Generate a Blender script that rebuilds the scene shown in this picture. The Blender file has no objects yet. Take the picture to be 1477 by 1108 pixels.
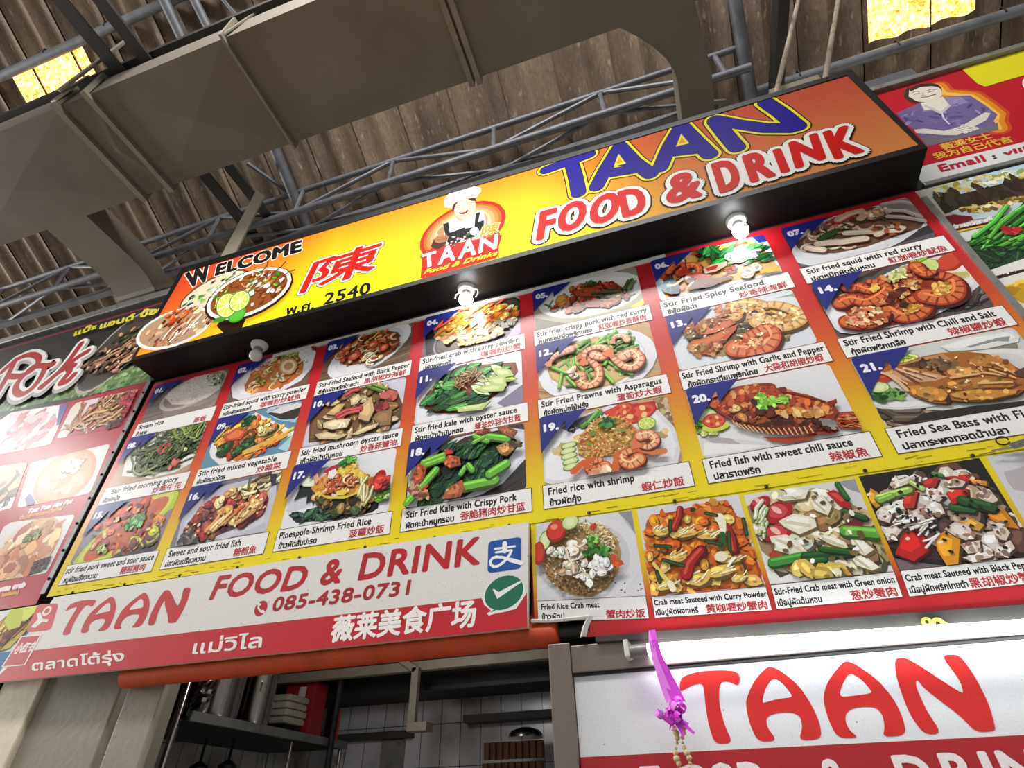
import bpy, bmesh, math, random
from mathutils import Vector, Matrix, geometry
import numpy as np

# ------------------------------------------------------------------ camera, world, lights, exposure
SC = bpy.context.scene
COL = SC.collection
CAM_C = Vector((0.8754, -1.5542, 1.55))
CAM_R = ((0.95234531, 0.30453876, -0.01716236),
         (-0.20379621, 0.59342426, -0.77866215),
         (-0.22694825, 0.74505288, 0.62720866))      # rows: right, down, forward in the world
cam = bpy.data.cameras.new('camera')
cam.sensor_width = 36.0
cam.lens = 790.2046 / 1477 * 36.0
cam.clip_start = 0.02
cam.clip_end = 200
camo = bpy.data.objects.new('camera', cam)
COL.objects.link(camo)
rx, dn, fw = (Vector(v) for v in CAM_R)
m3 = Matrix((rx, -dn, -fw)).transposed()
camo.matrix_world = Matrix.Translation(CAM_C) @ m3.to_4x4()
SC.camera = camo

SC.view_settings.view_transform = 'Standard'
SC.view_settings.look = 'None'
SC.view_settings.gamma = 1.0
SC.view_settings.use_curve_mapping = False
SC.view_settings.exposure = 0.0

world = bpy.data.worlds.new('market_daylight')
SC.world = world
world.use_nodes = True
wb = world.node_tree.nodes['Background']
wb.inputs[0].default_value = (0.93, 0.97, 1.0, 1)
wb.inputs[1].default_value = 0.43


def light(name, kind, loc, target, energy, color=(1, 1, 1), **kw):
    l = bpy.data.lights.new(name, kind)
    l.energy = energy
    l.color = color
    for k, v in kw.items():
        setattr(l, k, v)
    o = bpy.data.objects.new(name, l)
    COL.objects.link(o)
    o.location = loc
    d = Vector(target) - Vector(loc)
    o.rotation_euler = d.to_track_quat('-Z', 'Y').to_euler()
    return o


# the sun on the roof (comes through the translucent sheets only), then unseen lights
light('sun', 'SUN', (0, 6, 12), (0, 2.0, 0), 7.5, (1.0, 0.93, 0.8), angle=0.01)
light('hall_opening_daylight', 'AREA', (-6.4, -2.5, 5.05), (-2.0, 0, 3.0), 52, (1, 0.98, 0.96), shape='RECTANGLE', size=1.0, size_y=0.9)  # unseen area light, assumed from the glare on the left menu; no opening modelled
light('kitchen_lamp', 'POINT', (-0.3, 0.40, 2.2), (0, 1, 0), 7.5, (1, 0.98, 0.97), shadow_soft_size=0.08)  # unseen fill light, added to brighten the kitchen
light('aisle_lamp', 'AREA', (0.5, -2.2, 5.95), (0.4, 0, 2.7), 190, (1, 0.98, 0.95), shape='RECTANGLE', size=3.4, size_y=0.5)  # unseen light added to brighten the boards, placed by the lightbox's assumed shadow
light('hall_end_daylight', 'AREA', (-12.0, -1.2, 4.0), (0, 0.0, 5.3), 950, (1, 0.97, 0.92), shape='RECTANGLE', size=4.0, size_y=2.0)  # unseen light added at left, assumed from the roof ridges' brighter left sides

# ------------------------------------------------------------------ helpers
PI = math.pi


def lin(c):
    if isinstance(c, str):
        c = tuple(int(c[i:i + 2], 16) / 255 for i in (0, 2, 4))
    return tuple(x / 12.92 if x <= 0.04045 else ((x + 0.055) / 1.055) ** 2.4 for x in c[:3])


def link(o, parent=None):
    COL.objects.link(o)
    if parent is not None:
        o.parent = parent
    return o


def tag(o, label=None, cat=None, group=None, kind=None):
    if label:
        o['label'] = label
    if cat:
        o['category'] = cat
    if group:
        o['group'] = group
    if kind:
        o['kind'] = kind
    return o


def empty(name, loc=(0, 0, 0), **kw):
    o = bpy.data.objects.new(name, None)
    o.empty_display_size = 0.05
    o.location = loc
    COL.objects.link(o)
    bpy_parent_loc[o.name] = Vector(loc)
    return tag(o, **kw)


bpy_parent_loc = {}


def mesh_obj(name, verts, faces, mat, parent=None, smooth=False, **kw):
    """One mesh object; verts are world coordinates even when parented to an Empty."""
    off = bpy_parent_loc.get(parent.name, Vector()) if parent is not None else Vector()
    me = bpy.data.meshes.new(name)
    me.from_pydata([tuple(Vector(v) - off) for v in verts], [], faces)
    me.validate()
    if mat is not None:
        me.materials.append(mat)
    if smooth:
        me.polygons.foreach_set('use_smooth', [True] * len(me.polygons))
    o = bpy.data.objects.new(name, me)
    link(o, parent)
    bpy_parent_loc[o.name] = off.copy()
    return tag(o, **kw)


class MB:
    """collects boxes, tubes, lathes ... in world coordinates; build() links them as one mesh object"""

    def __init__(self):
        self.v, self.f = [], []

    def add(self, v, f):
        n = len(self.v)
        self.v += [tuple(p) for p in v]
        self.f += [tuple(i + n for i in q) for q in f]
        return self

    def box(self, a, b):
        (x0, y0, z0), (x1, y1, z1) = a, b
        v = [(x, y, z) for x in (x0, x1) for y in (y0, y1) for z in (z0, z1)]
        return self.add(v, [(0, 1, 3, 2), (4, 6, 7, 5), (0, 4, 5, 1), (2, 3, 7, 6), (0, 2, 6, 4), (1, 5, 7, 3)])

    def bar(self, p, q, w, h, up=(0, 0, 1)):
        """rectangular bar from p to q, w across, h along up"""
        p, q = Vector(p), Vector(q)
        d = (q - p).normalized()
        u = Vector(up)
        s = d.cross(u)
        if s.length < 1e-4:
            s = d.cross(Vector((1, 0, 0)))
        s.normalize()
        u = s.cross(d).normalized()
        v = []
        for c in (p, q):
            for a, b in ((-1, -1), (1, -1), (1, 1), (-1, 1)):
                v.append(c + s * (a * w / 2) + u * (b * h / 2))
        return self.add(v, [(0, 1, 2, 3), (7, 6, 5, 4), (0, 4, 5, 1), (1, 5, 6, 2), (2, 6, 7, 3), (3, 7, 4, 0)])

    def angle(self, p, q, w, t, up=(0, 0, 1)):
        """L-section steel from p to q"""
        p, q = Vector(p), Vector(q)
        d = (q - p).normalized()
        s = d.cross(Vector(up)).normalized()
        u = s.cross(d).normalized()
        self.bar(p + u * (w / 2), q + u * (w / 2), t, w, up)
        self.bar(p + s * (w / 2), q + s * (w / 2), w, t, up)
        return self

    def tube(self, pts, r, n=10, caps=True, radii=None):
        pts = [Vector(p) for p in pts]
        rings, prev = [], None
        for i, p in enumerate(pts):
            d = (pts[min(i + 1, len(pts) - 1)] - pts[max(i - 1, 0)]).normalized()
            if prev is None:
                a = d.orthogonal().normalized()
            else:
                a = (prev - d * prev.dot(d)).normalized()
            prev = a
            b = d.cross(a)
            rr = radii[i] if radii else r
            rings.append([p + (a * math.cos(2 * PI * k / n) + b * math.sin(2 * PI * k / n)) * rr for k in range(n)])
        v = [p for ring in rings for p in ring]
        f = []
        for i in range(len(rings) - 1):
            for k in range(n):
                f.append((i * n + k, i * n + (k + 1) % n, (i + 1) * n + (k + 1) % n, (i + 1) * n + k))
        if caps:
            f.append(tuple(range(n))[::-1])
            f.append(tuple((len(rings) - 1) * n + k for k in range(n)))
        return self.add(v, f)

    def lathe(self, c, prof, n=24, axis=(0, 0, 1), caps=True):
        """prof: [(radius, height)] about axis from c"""
        ax = Vector(axis).normalized()
        c = Vector(c)
        pts = [c + ax * h for _, h in prof]
        a = ax.orthogonal().normalized()
        b = ax.cross(a)
        v, f = [], []
        for (r, h) in prof:
            for k in range(n):
                t = 2 * PI * k / n
                v.append(c + ax * h + (a * math.cos(t) + b * math.sin(t)) * max(r, 1e-5))
        for i in range(len(prof) - 1):
            for k in range(n):
                f.append((i * n + k, i * n + (k + 1) % n, (i + 1) * n + (k + 1) % n, (i + 1) * n + k))
        if caps:
            f.append(tuple(range(n))[::-1])
            f.append(tuple((len(prof) - 1) * n + k for k in range(n)))
        return self.add(v, f)

    def build(self, name, mat, parent=None, smooth=False, bevel=0.0, **kw):
        o = mesh_obj(name, self.v, self.f, mat, parent, **kw)
        bm = bmesh.new()
        bm.from_mesh(o.data)
        bmesh.ops.recalc_face_normals(bm, faces=bm.faces)
        if bevel:
            bmesh.ops.bevel(bm, geom=[e for e in bm.edges if e.calc_face_angle(0) > 0.6], offset=bevel, segments=2, profile=0.6, affect='EDGES', clamp_overlap=True)
        bm.to_mesh(o.data)
        bm.free()
        if smooth:
            me = o.data
            me.polygons.foreach_set('use_smooth', [True] * len(me.polygons))
            try:
                me.set_sharp_from_angle(angle=0.7)
            except Exception:
                pass
        return o


# ------------------------------------------------------------------ materials
def mat_new(name):
    m = bpy.data.materials.new(name)
    m.use_nodes = True
    nt = m.node_tree
    return m, nt, nt.nodes['Principled BSDF']


def mat(name, col, rough=0.5, metal=0.0, var=0.12, scale=8.0, stain=None, stain_scale=3.0, stain_amt=0.5, bump=0.0, bump_scale=60.0, spec=0.5, stretch=(1, 1, 1)):
    """paint / metal / concrete: a base colour, soft mottling, stains with a shape of their own"""
    m, nt, b = mat_new(name)
    N, L = nt.nodes, nt.links
    tc = N.new('ShaderNodeTexCoord')
    mp = N.new('ShaderNodeMapping')
    mp.inputs['Scale'].default_value = stretch
    L.new(tc.outputs['Object'], mp.inputs[0])
    n1 = N.new('ShaderNodeTexNoise')
    n1.inputs['Scale'].default_value = scale
    n1.inputs['Detail'].default_value = 6
    L.new(mp.outputs[0], n1.inputs['Vector'])
    c = lin(col)
    r1 = N.new('ShaderNodeValToRGB')
    r1.color_ramp.elements[0].position = 0.3
    r1.color_ramp.elements[1].position = 0.7
    r1.color_ramp.elements[0].color = tuple(x * (1 - var) for x in c) + (1,)
    r1.color_ramp.elements[1].color = tuple(min(1, x * (1 + var)) for x in c) + (1,)
    L.new(n1.outputs['Fac'], r1.inputs[0])
    out = r1.outputs[0]
    if stain:
        n2 = N.new('ShaderNodeTexNoise')
        n2.inputs['Scale'].default_value = stain_scale
        n2.inputs['Detail'].default_value = 8
        n2.inputs['Roughness'].default_value = 0.65
        L.new(mp.outputs[0], n2.inputs['Vector'])
        r2 = N.new('ShaderNodeValToRGB')
        r2.color_ramp.elements[0].position = 0.52
        r2.color_ramp.elements[1].position = 0.72
        r2.color_ramp.elements[0].color = (0, 0, 0, 1)
        r2.color_ramp.elements[1].color = (stain_amt,) * 3 + (1,)
        L.new(n2.outputs['Fac'], r2.inputs[0])
        mx = N.new('ShaderNodeMixRGB')
        L.new(r2.outputs[0], mx.inputs[0])
        L.new(out, mx.inputs[1])
        mx.inputs[2].default_value = lin(stain) + (1,)
        out = mx.outputs[0]
    L.new(out, b.inputs['Base Color'])
    b.inputs['Roughness'].default_value = rough
    b.inputs['Metallic'].default_value = metal
    b.inputs['Specular IOR Level'].default_value = spec
    if bump:
        n3 = N.new('ShaderNodeTexNoise')
        n3.inputs['Scale'].default_value = bump_scale
        n3.inputs['Detail'].default_value = 4
        L.new(mp.outputs[0], n3.inputs['Vector'])
        bp = N.new('ShaderNodeBump')
        bp.inputs['Strength'].default_value = bump
        bp.inputs['Distance'].default_value = 0.01
        L.new(n3.outputs['Fac'], bp.inputs['Height'])
        L.new(bp.outputs[0], b.inputs['Normal'])
    return m


def mat_emit(name, col, strength):
    m, nt, b = mat_new(name)
    b.inputs['Base Color'].default_value = lin(col) + (1,)
    b.inputs['Emission Color'].default_value = lin(col) + (1,)
    b.inputs['Emission Strength'].default_value = strength
    return m


def mat_print(name, rough=0.3, speck=0.0, mottle=0.08, mottle_scale=260.0, glow=False, ribs=False, fade=None):
    """printed vinyl: colours from the print, fine grain, fly specks and dirt; glow = lit from inside the box"""
    m, nt, b = mat_new(name)
    N, L = nt.nodes, nt.links
    at = N.new('ShaderNodeAttribute')
    at.attribute_name = 'Col'
    tc = N.new('ShaderNodeTexCoord')
    n1 = N.new('ShaderNodeTexNoise')
    n1.inputs['Scale'].default_value = mottle_scale
    n1.inputs['Detail'].default_value = 3
    L.new(tc.outputs['Object'], n1.inputs['Vector'])
    mr = N.new('ShaderNodeMapRange')
    mr.inputs[1].default_value = 0.25
    mr.inputs[2].default_value = 0.75
    mr.inputs[3].default_value = 1 - mottle
    mr.inputs[4].default_value = 1 + mottle
    L.new(n1.outputs['Fac'], mr.inputs[0])
    mul = N.new('ShaderNodeMixRGB')
    mul.blend_type = 'MULTIPLY'
    mul.inputs[0].default_value = 1
    L.new(at.outputs['Color'], mul.inputs[1])
    L.new(mr.outputs[0], mul.inputs[2])
    out = mul.outputs[0]
    if speck:
        for sc, th, am in ((55.0, 0.11, 0.85), (150.0, 0.20, 0.45)):
            vo = N.new('ShaderNodeTexVoronoi')
            vo.inputs['Scale'].default_value = sc
            L.new(tc.outputs['Object'], vo.inputs['Vector'])
            lt = N.new('ShaderNodeMapRange')
            lt.inputs[1].default_value = th
            lt.inputs[2].default_value = th * 0.6
            L.new(vo.outputs['Distance'], lt.inputs[0])
            # only some cells carry a speck
            sp = N.new('ShaderNodeSeparateColor')
            L.new(vo.outputs['Color'], sp.inputs[0])
            gt = N.new('ShaderNodeMath')
            gt.operation = 'LESS_THAN'
            gt.inputs[1].default_value = speck
            L.new(sp.outputs[0], gt.inputs[0])
            pr = N.new('ShaderNodeMath')
            pr.operation = 'MULTIPLY'
            L.new(lt.outputs[0], pr.inputs[0])
            L.new(gt.outputs[0], pr.inputs[1])
            p2 = N.new('ShaderNodeMath')
            p2.operation = 'MULTIPLY'
            p2.inputs[1].default_value = am
            L.new(pr.outputs[0], p2.inputs[0])
            mx = N.new('ShaderNodeMixRGB')
            L.new(p2.outputs[0], mx.inputs[0])
            L.new(out, mx.inputs[1])
            mx.inputs[2].default_value = (0.03, 0.022, 0.016, 1)
            out = mx.outputs[0]
    L.new(out, b.inputs['Base Color'])
    b.inputs['Roughness'].default_value = rough
    if glow:
        b.inputs['Specular IOR Level'].default_value = 0.03
        ga = N.new('ShaderNodeAttribute')
        ga.attribute_name = 'Glow'
        dk = N.new('ShaderNodeMixRGB')          # backlit film reflects less than paper
        dk.blend_type = 'MULTIPLY'
        dk.inputs[0].default_value = 1
        dk.inputs[2].default_value = (0.5, 0.5, 0.5, 1)
        L.new(out, dk.inputs[1])
        L.new(dk.outputs[0], b.inputs['Base Color'])
        L.new(out, b.inputs['Emission Color'])
        L.new(ga.outputs['Fac'], b.inputs['Emission Strength'])
    return m


M = {}
M['print'] = mat_print('menu_print', 0.24, speck=0.06)
M['print_dirty'] = mat_print('banner_print', 0.34, speck=0.45)
M['print_gloss'] = mat_print('left_menu_print', 0.31, speck=0.05)
M['print_lit'] = mat_print('lightbox_print', 0.35, mottle=0.03, glow=True)
M['black'] = mat('black_enamel', '0d0c0b', 0.42, 0, 0.2, 5, spec=0.25)
M['white_plastic'] = mat('white_plastic', 'd8d6d0', 0.4, 0, 0.04)
M['duct'] = mat('duct_galvanised', '6e665a', 0.65, 0.1, 0.10, 3, '544b3e', 1.6, 0.45)
M['duct_edge'] = mat('duct_flange', '80786b', 0.6, 0.25, 0.14, 6, '4c443a', 5, 0.5)
M['steel_pipe'] = mat('grey_painted_pipe', '63646a', 0.5, 0.3, 0.2, 12, '3a332d', 7, 0.6)
M['steel_dark'] = mat('dark_painted_steel', '2b2927', 0.55, 0.2, 0.2, 9, '231f1b', 6, 0.6)
M['purlin'] = mat('purlin_paint', '777a80', 0.5, 0.2, 0.15, 9, '3f3a36', 6, 0.5)
M['beige_steel'] = mat('beige_painted_steel', '978e7c', 0.55, 0.1, 0.1, 8, '7c6b55', 6, 0.5)
M['rust_rod'] = mat('weathered_rod', '9b8e80', 0.7, 0.1, 0.15, 18, '4f3c2e', 22, 0.8)
M['column'] = mat('column_paint', '8c8373', 0.6, 0, 0.07, 5, '7a6c58', 3.5, 0.35, 0.15, 40)  # shaded copy of the pillar paint: the shade is in the colour
M['column_light'] = mat('column_light_paint', 'dccfb8', 0.6, 0, 0.06, 5, '9c8f7a', 4, 0.35, 0.15, 40)  # lit copy of the pillar paint, lighter where light falls
M['stainless'] = mat('stainless', '8f8279', 0.36, 0.8, 0.12, 4, '6e5f55', 7, 0.45, 0.05, 30, stretch=(1, 1, 0.25))
M['steel_shiny'] = mat('polished_steel', 'b8b4b0', 0.2, 1.0, 0.06, 4)
M['orange'] = mat('orange_awning', 'cf4a1a', 0.5, 0, 0.12, 5, '6b2a14', 6, 0.4)
M['concrete'] = mat('concrete', '9a958c', 0.8, 0, 0.1, 3)
M['dark_board'] = mat('dark_backing', '1c1917', 0.8, 0, 0.2, 6)
M['soot'] = mat('sooty_metal', '1d1b1a', 0.6, 0.3, 0.35, 3, '4a443d', 2.2, 0.5, stretch=(0.4, 1, 3))
M['alu'] = mat('aluminium_strip', '8d8c88', 0.45, 0.5, 0.12, 10, '3a352f', 14, 0.7)
M['wood_grime'] = mat('grimy_ledge', '3f3c37', 0.75, 0, 0.15, 12, '2b2520', 9, 0.8)


def mat_roof():
    m, nt, b = mat_new('cement_roof_sheet')
    N, L = nt.nodes, nt.links
    tc = N.new('ShaderNodeTexCoord')
    mp = N.new('ShaderNodeMapping')
    mp.inputs['Scale'].default_value = (1, 0.35, 0.35)
    L.new(tc.outputs['Object'], mp.inputs[0])
    n1 = N.new('ShaderNodeTexNoise')
    n1.inputs['Scale'].default_value = 2.2
    n1.inputs['Detail'].default_value = 8
    n1.inputs['Roughness'].default_value = 0.7
    L.new(mp.outputs[0], n1.inputs['Vector'])
    r = N.new('ShaderNodeValToRGB')
    r.color_ramp.elements[0].position = 0.32
    r.color_ramp.elements[1].position = 0.70
    r.color_ramp.elements[0].color = lin('51423a') + (1,)
    r.color_ramp.elements[1].color = lin('927e69') + (1,)
    L.new(n1.outputs['Fac'], r.inputs[0])
    # pale lichen flecks, stretched down the slope
    n2 = N.new('ShaderNodeTexNoise')
    n2.inputs['Scale'].default_value = 34
    n2.inputs['Detail'].default_value = 3
    L.new(mp.outputs[0], n2.inputs['Vector'])
    r2 = N.new('ShaderNodeValToRGB')
    r2.color_ramp.elements[0].position = 0.62
    r2.color_ramp.elements[1].position = 0.72
    r2.color_ramp.elements[0].color = (0, 0, 0, 1)
    r2.color_ramp.elements[1].color = (0.4, 0.4, 0.4, 1)
    L.new(n2.outputs['Fac'], r2.inputs[0])
    mx = N.new('ShaderNodeMixRGB')
    L.new(r2.outputs[0], mx.inputs[0])
    L.new(r.outputs[0], mx.inputs[1])
    mx.inputs[2].default_value = lin('c4b39c') + (1,)
    n3 = N.new('ShaderNodeTexNoise')
    n3.inputs['Scale'].default_value = 90
    L.new(mp.outputs[0], n3.inputs['Vector'])
    mr = N.new('ShaderNodeMapRange')
    mr.inputs[1].default_value = 0.3
    mr.inputs[2].default_value = 0.7
    mr.inputs[3].default_value = 0.8
    mr.inputs[4].default_value = 1.15
    L.new(n3.outputs['Fac'], mr.inputs[0])
    mu = N.new('ShaderNodeMixRGB')
    mu.blend_type = 'MULTIPLY'
    mu.inputs[0].default_value = 1
    L.new(mx.outputs[0], mu.inputs[1])
    L.new(mr.outputs[0], mu.inputs[2])
    L.new(mu.outputs[0], b.inputs['Base Color'])
    b.inputs['Roughness'].default_value = 0.9
    return m


def mat_skylight():
    m, nt, b = mat_new('translucent_roof_sheet')
    N, L = nt.nodes, nt.links
    N.remove(b)
    out = N['Material Output']
    tc = N.new('ShaderNodeTexCoord')
    n = N.new('ShaderNodeTexNoise')
    n.inputs['Scale'].default_value = 30
    n.inputs['Detail'].default_value = 6
    n.inputs['Roughness'].default_value = 0.75
    L.new(tc.outputs['Object'], n.inputs['Vector'])
    r = N.new('ShaderNodeValToRGB')
    e = r.color_ramp.elements
    e[0].position, e[1].position = 0.36, 0.58
    e[0].color = lin('b06a14') + (1,)
    e[1].color = lin('ffe7b4') + (1,)
    e2 = r.color_ramp.elements.new(0.47)
    e2.color = lin('f6c25e') + (1,)
    L.new(n.outputs['Fac'], r.inputs[0])
    tr = N.new('ShaderNodeBsdfTranslucent')
    L.new(r.outputs[0], tr.inputs[0])
    L.new(tr.outputs[0], out.inputs[0])
    return m


M['roof'] = mat_roof()
M['skylight'] = mat_skylight()


# ------------------------------------------------------------------ printed art: flat coloured shapes on a board
def loops_of(text):
    """outline loops of a text string in font units (size 1), via a wire-only text curve"""
    c = bpy.data.curves.new('lettering', 'FONT')
    c.body = text
    c.fill_mode = 'NONE'
    c.resolution_u = 3
    if text[:1].isascii():
        c.space_character = 1.06
    o = bpy.data.objects.new('lettering', c)
    COL.objects.link(o)
    dg = bpy.context.evaluated_depsgraph_get()
    me = bpy.data.meshes.new_from_object(o.evaluated_get(dg))
    bpy.data.objects.remove(o)
    bpy.data.curves.remove(c)
    co = [(v.co.x, v.co.y) for v in me.vertices]
    nb = {}
    for e in me.edges:
        a, b = e.vertices
        nb.setdefault(a, []).append(b)
        nb.setdefault(b, []).append(a)
    bpy.data.meshes.remove(me)
    seen, loops = set(), []
    for s in sorted(nb):
        if s in seen:
            continue
        loop, prev, cur = [], None, s
        while cur not in seen:
            seen.add(cur)
            loop.append(co[cur])
            nx = [k for k in nb[cur] if k not in seen]
            if not nx:
                break
            # keep the curve's own direction where there is a choice
            nxt = cur + 1 if (cur + 1) in nx else nx[0]
            prev, cur = cur, nxt
        if len(loop) > 2:
            loops.append(loop)
    return loops


_tcache = {}


def text_tris(text):
    """(loops, triangles as three points) with the non-zero rule, per glyph cluster so that each triangulation stays small"""
    if text in _tcache:
        return _tcache[text]
    loops = loops_of(text)
    # cluster the loops by overlapping x ranges
    items = sorted(((min(p[0] for p in l), max(p[0] for p in l), l) for l in loops), key=lambda t: t[0])
    clusters, cur, hi = [], [], -1e9
    for lo, h, l in items:
        if cur and lo > hi - 1e-4:
            clusters.append(cur)
            cur, hi = [], -1e9
        cur.append(l)
        hi = max(hi, h)
    if cur:
        clusters.append(cur)
    tris = []
    for cl in clusters:
        vs, es, segs = [], [], []
        for l in cl:
            n0 = len(vs)
            vs += [Vector(p) for p in l]
            k = len(l)
            es += [(n0 + i, n0 + (i + 1) % k) for i in range(k)]
            segs += [(l[i], l[(i + 1) % k]) for i in range(k)]
        r = geometry.delaunay_2d_cdt(vs, es, [], 0, 1e-5)
        V = np.array([tuple(v) for v in r[0]])
        F = np.array([f for f in r[2] if len(f) == 3])
        if not len(F):
            continue
        cen = V[F].mean(axis=1)
        A = np.array([s[0] for s in segs])
        B = np.array([s[1] for s in segs])
        x, y = cen[:, 0][:, None], cen[:, 1][:, None]
        ay, by = A[:, 1][None], B[:, 1][None]
        ax, bx = A[:, 0][None], B[:, 0][None]
        dy = by - ay
        dy = np.where(abs(dy) < 1e-12, 1e-12, dy)
        xi = ax + (y - ay) * (bx - ax) / dy
        up = (ay <= y) & (by > y) & (xi > x)
        dnn = (by <= y) & (ay > y) & (xi > x)
        w = up.sum(1) - dnn.sum(1)
        for f in F[w != 0]:
            tris.append([tuple(V[i]) for i in f])
    _tcache[text] = (loops, tris)
    return _tcache[text]


def clip_poly(pts, clip):
    """Sutherland-Hodgman against a convex counter-clockwise polygon"""
    out = list(pts)
    n = len(clip)
    for i in range(n):
        a, b = clip[i], clip[(i + 1) % n]
        ex, ey = b[0] - a[0], b[1] - a[1]
        if not out:
            return out
        inp, out = out, []
        for j in range(len(inp)):
            p, q = inp[j - 1], inp[j]
            dp = ex * (p[1] - a[1]) - ey * (p[0] - a[0])
            dq = ex * (q[1] - a[1]) - ey * (q[0] - a[0])
            if dq >= 0:
                if dp < 0:
                    t = dp / (dp - dq)
                    out.append((p[0] + (q[0] - p[0]) * t, p[1] + (q[1] - p[1]) * t))
                out.append(q)
            elif dp >= 0:
                t = dp / (dp - dq)
                out.append((p[0] + (q[0] - p[0]) * t, p[1] + (q[1] - p[1]) * t))
    return out


def round_rect(x0, z0, x1, z1, r=0.012, n=4):
    pts = []
    for cx, cz, a in ((x1 - r, z0 + r, -90), (x1 - r, z1 - r, 0), (x0 + r, z1 - r, 90), (x0 + r, z0 + r, 180)):
        for k in range(n + 1):
            t = math.radians(a + 90 * k / n)
            pts.append((cx + r * math.cos(t), cz + r * math.sin(t)))
    return pts


STEP = 0.000009


class Art:
    """flat shapes printed on the plane y = self.y (facing -y); each one lies a hair in front of the one before"""

    def __init__(self, y, clip=None):
        self.y, self.k, self.clip = y, 0, clip
        self.v, self.f, self.c = [], [], []

    def _put(self, pts, cols):
        n = len(self.v)
        y = self.y - self.k * STEP
        self.v += [(p[0], y, p[1]) for p in pts]
        self.f.append(tuple(range(n, n + len(pts))))
        self.c.append(cols)

    def up(self, n=1):
        self.k += n

    def poly(self, pts, col, up=True):
        """any simple polygon"""
        if up:
            self.k += 1
        c = lin(col)
        if self.clip:
            pts = clip_poly(pts, self.clip)
            if len(pts) < 3:
                return
        if len(pts) > 4:
            try:
                tri = geometry.tessellate_polygon([[Vector((p[0], p[1], 0)) for p in pts]])
            except Exception:
                return
            for t in tri:
                self._put([pts[i] for i in t], [c] * 3)
        else:
            self._put(pts, [c] * len(pts))

    def conv(self, pts, col, up=True):
        """a convex polygon, left as one face"""
        if up:
            self.k += 1
        if self.clip:
            pts = clip_poly(pts, self.clip)
            if len(pts) < 3:
                return
        self._put(pts, [lin(col)] * len(pts))

    def grad(self, pts, cols):
        self.k += 1
        self._put(pts, [lin(c) for c in cols])

    def rect(self, x0, z0, x1, z1, col):
        self.conv([(x0, z0), (x1, z0), (x1, z1), (x0, z1)], col)

    def frame(self, pts, w, col):
        """closed outline of width w"""
        n = len(pts)
        for i in range(n):
            self.k += 1
            self._seg(pts[i], pts[(i + 1) % n], w, col)

    def _seg(self, p, q, w, col, w2=None):
        dx, dz = q[0] - p[0], q[1] - p[1]
        l = math.hypot(dx, dz) or 1e-9
        nx, nz = -dz / l * 0.5, dx / l * 0.5
        w2 = w if w2 is None else w2
        pts = [(p[0] - nx * w, p[1] - nz * w), (q[0] - nx * w2, q[1] - nz * w2), (q[0] + nx * w2, q[1] + nz * w2), (p[0] + nx * w, p[1] + nz * w)]
        if self.clip:
            pts = clip_poly(pts, self.clip)
            if len(pts) < 3:
                return
        self._put(pts, [lin(col)] * len(pts))

    def _dot(self, p, r, col, n=10):
        pts = [(p[0] + r * math.cos(2 * PI * k / n), p[1] + r * math.sin(2 * PI * k / n)) for k in range(n)]
        if self.clip:
            pts = clip_poly(pts, self.clip)
            if len(pts) < 3:
                return
        self._put(pts, [lin(col)] * len(pts))

    def stroke(self, pts, w, col, w1=None, cap=True, up=True):
        """round-jointed line, optionally tapering from w to w1"""
        if up:
            self.k += 1
        n = len(pts)
        ws = [w + ((w1 if w1 is not None else w) - w) * i / max(1, n - 1) for i in range(n)]
        k0 = self.k
        if n > 7:                                # long or curled lines: every piece on its own level
            for i in range(n):
                self.k += 0.34
                if i < n - 1:
                    self._seg(pts[i], pts[i + 1], ws[i], col, ws[i + 1])
                if cap:
                    self.k += 0.34
                    self._dot(pts[i], ws[i] / 2, col, 8 if ws[i] < 0.01 else 20)
            self.k += 0.34
            return
        for i in range(n - 1):
            self.k = k0 + 0.3 * (i % 3)
            self._seg(pts[i], pts[i + 1], ws[i], col, ws[i + 1])
        if cap:
            for i, (p, ww) in enumerate(zip(pts, ws)):
                if n > 2 or ww > 0.004:
                    self.k = k0 + 0.9 + 0.3 * (i % 3)
                    self._dot(p, ww / 2, col, 8 if ww < 0.01 else 20)
        self.k = k0 + 1.6

    def ell(self, c, a, b, col, n=22, up=True, arc=None):
        """ellipse about c with conjugate half-axes a and b (vectors)"""
        pts = []
        for k in range(n):
            t = 2 * PI * k / n
            pts.append((c[0] + a[0] * math.cos(t) + b[0] * math.sin(t), c[1] + a[1] * math.cos(t) + b[1] * math.sin(t)))
        if a[0] * b[1] - a[1] * b[0] < 0:
            pts.reverse()
        self.conv(pts, col, up)

    def blob(self, c, rx, rz, col, rot=0.0, jag=0.25, n=9, rng=random, up=True):
        pts = []
        ca, sa = math.cos(rot), math.sin(rot)
        for k in range(n):
            t = 2 * PI * k / n
            s = 1 + rng.uniform(-jag, jag)
            x, z = rx * s * math.cos(t), rz * s * math.sin(t)
            pts.append((c[0] + x * ca - z * sa, c[1] + x * sa + z * ca))
        self.poly(pts, col, up)

    def text(self, s, p, q, h, col, bold=0.0, shear=0.0, up=True, top=None, fit=True):
        """writing from p to q along its baseline, cap height h; bold = extra stroke width"""
        if up:
            self.k += 1
        loops, tris = text_tris(s)
        if not tris:
            return
        xs = [x for l in loops for x, _ in l]
        x0, x1 = min(xs), max(xs)
        ux, uz = q[0] - p[0], q[1] - p[1]
        L = math.hypot(ux, uz)
        ux, uz = ux / L, uz / L
        sx = (L / (x1 - x0)) if fit else None
        sz = h / 0.70
        if sx is None:
            sx = sz
        vx, vz = -uz, ux

        def T(pt):
            a = (pt[0] - x0) * sx + shear * pt[1] * sz
            b = pt[1] * sz
            return (p[0] + ux * a + vx * b, p[1] + uz * a + vz * b)
        c = lin(col)
        sh_ = [(0.0, 0.0)]
        r_ = bold / 2
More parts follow.
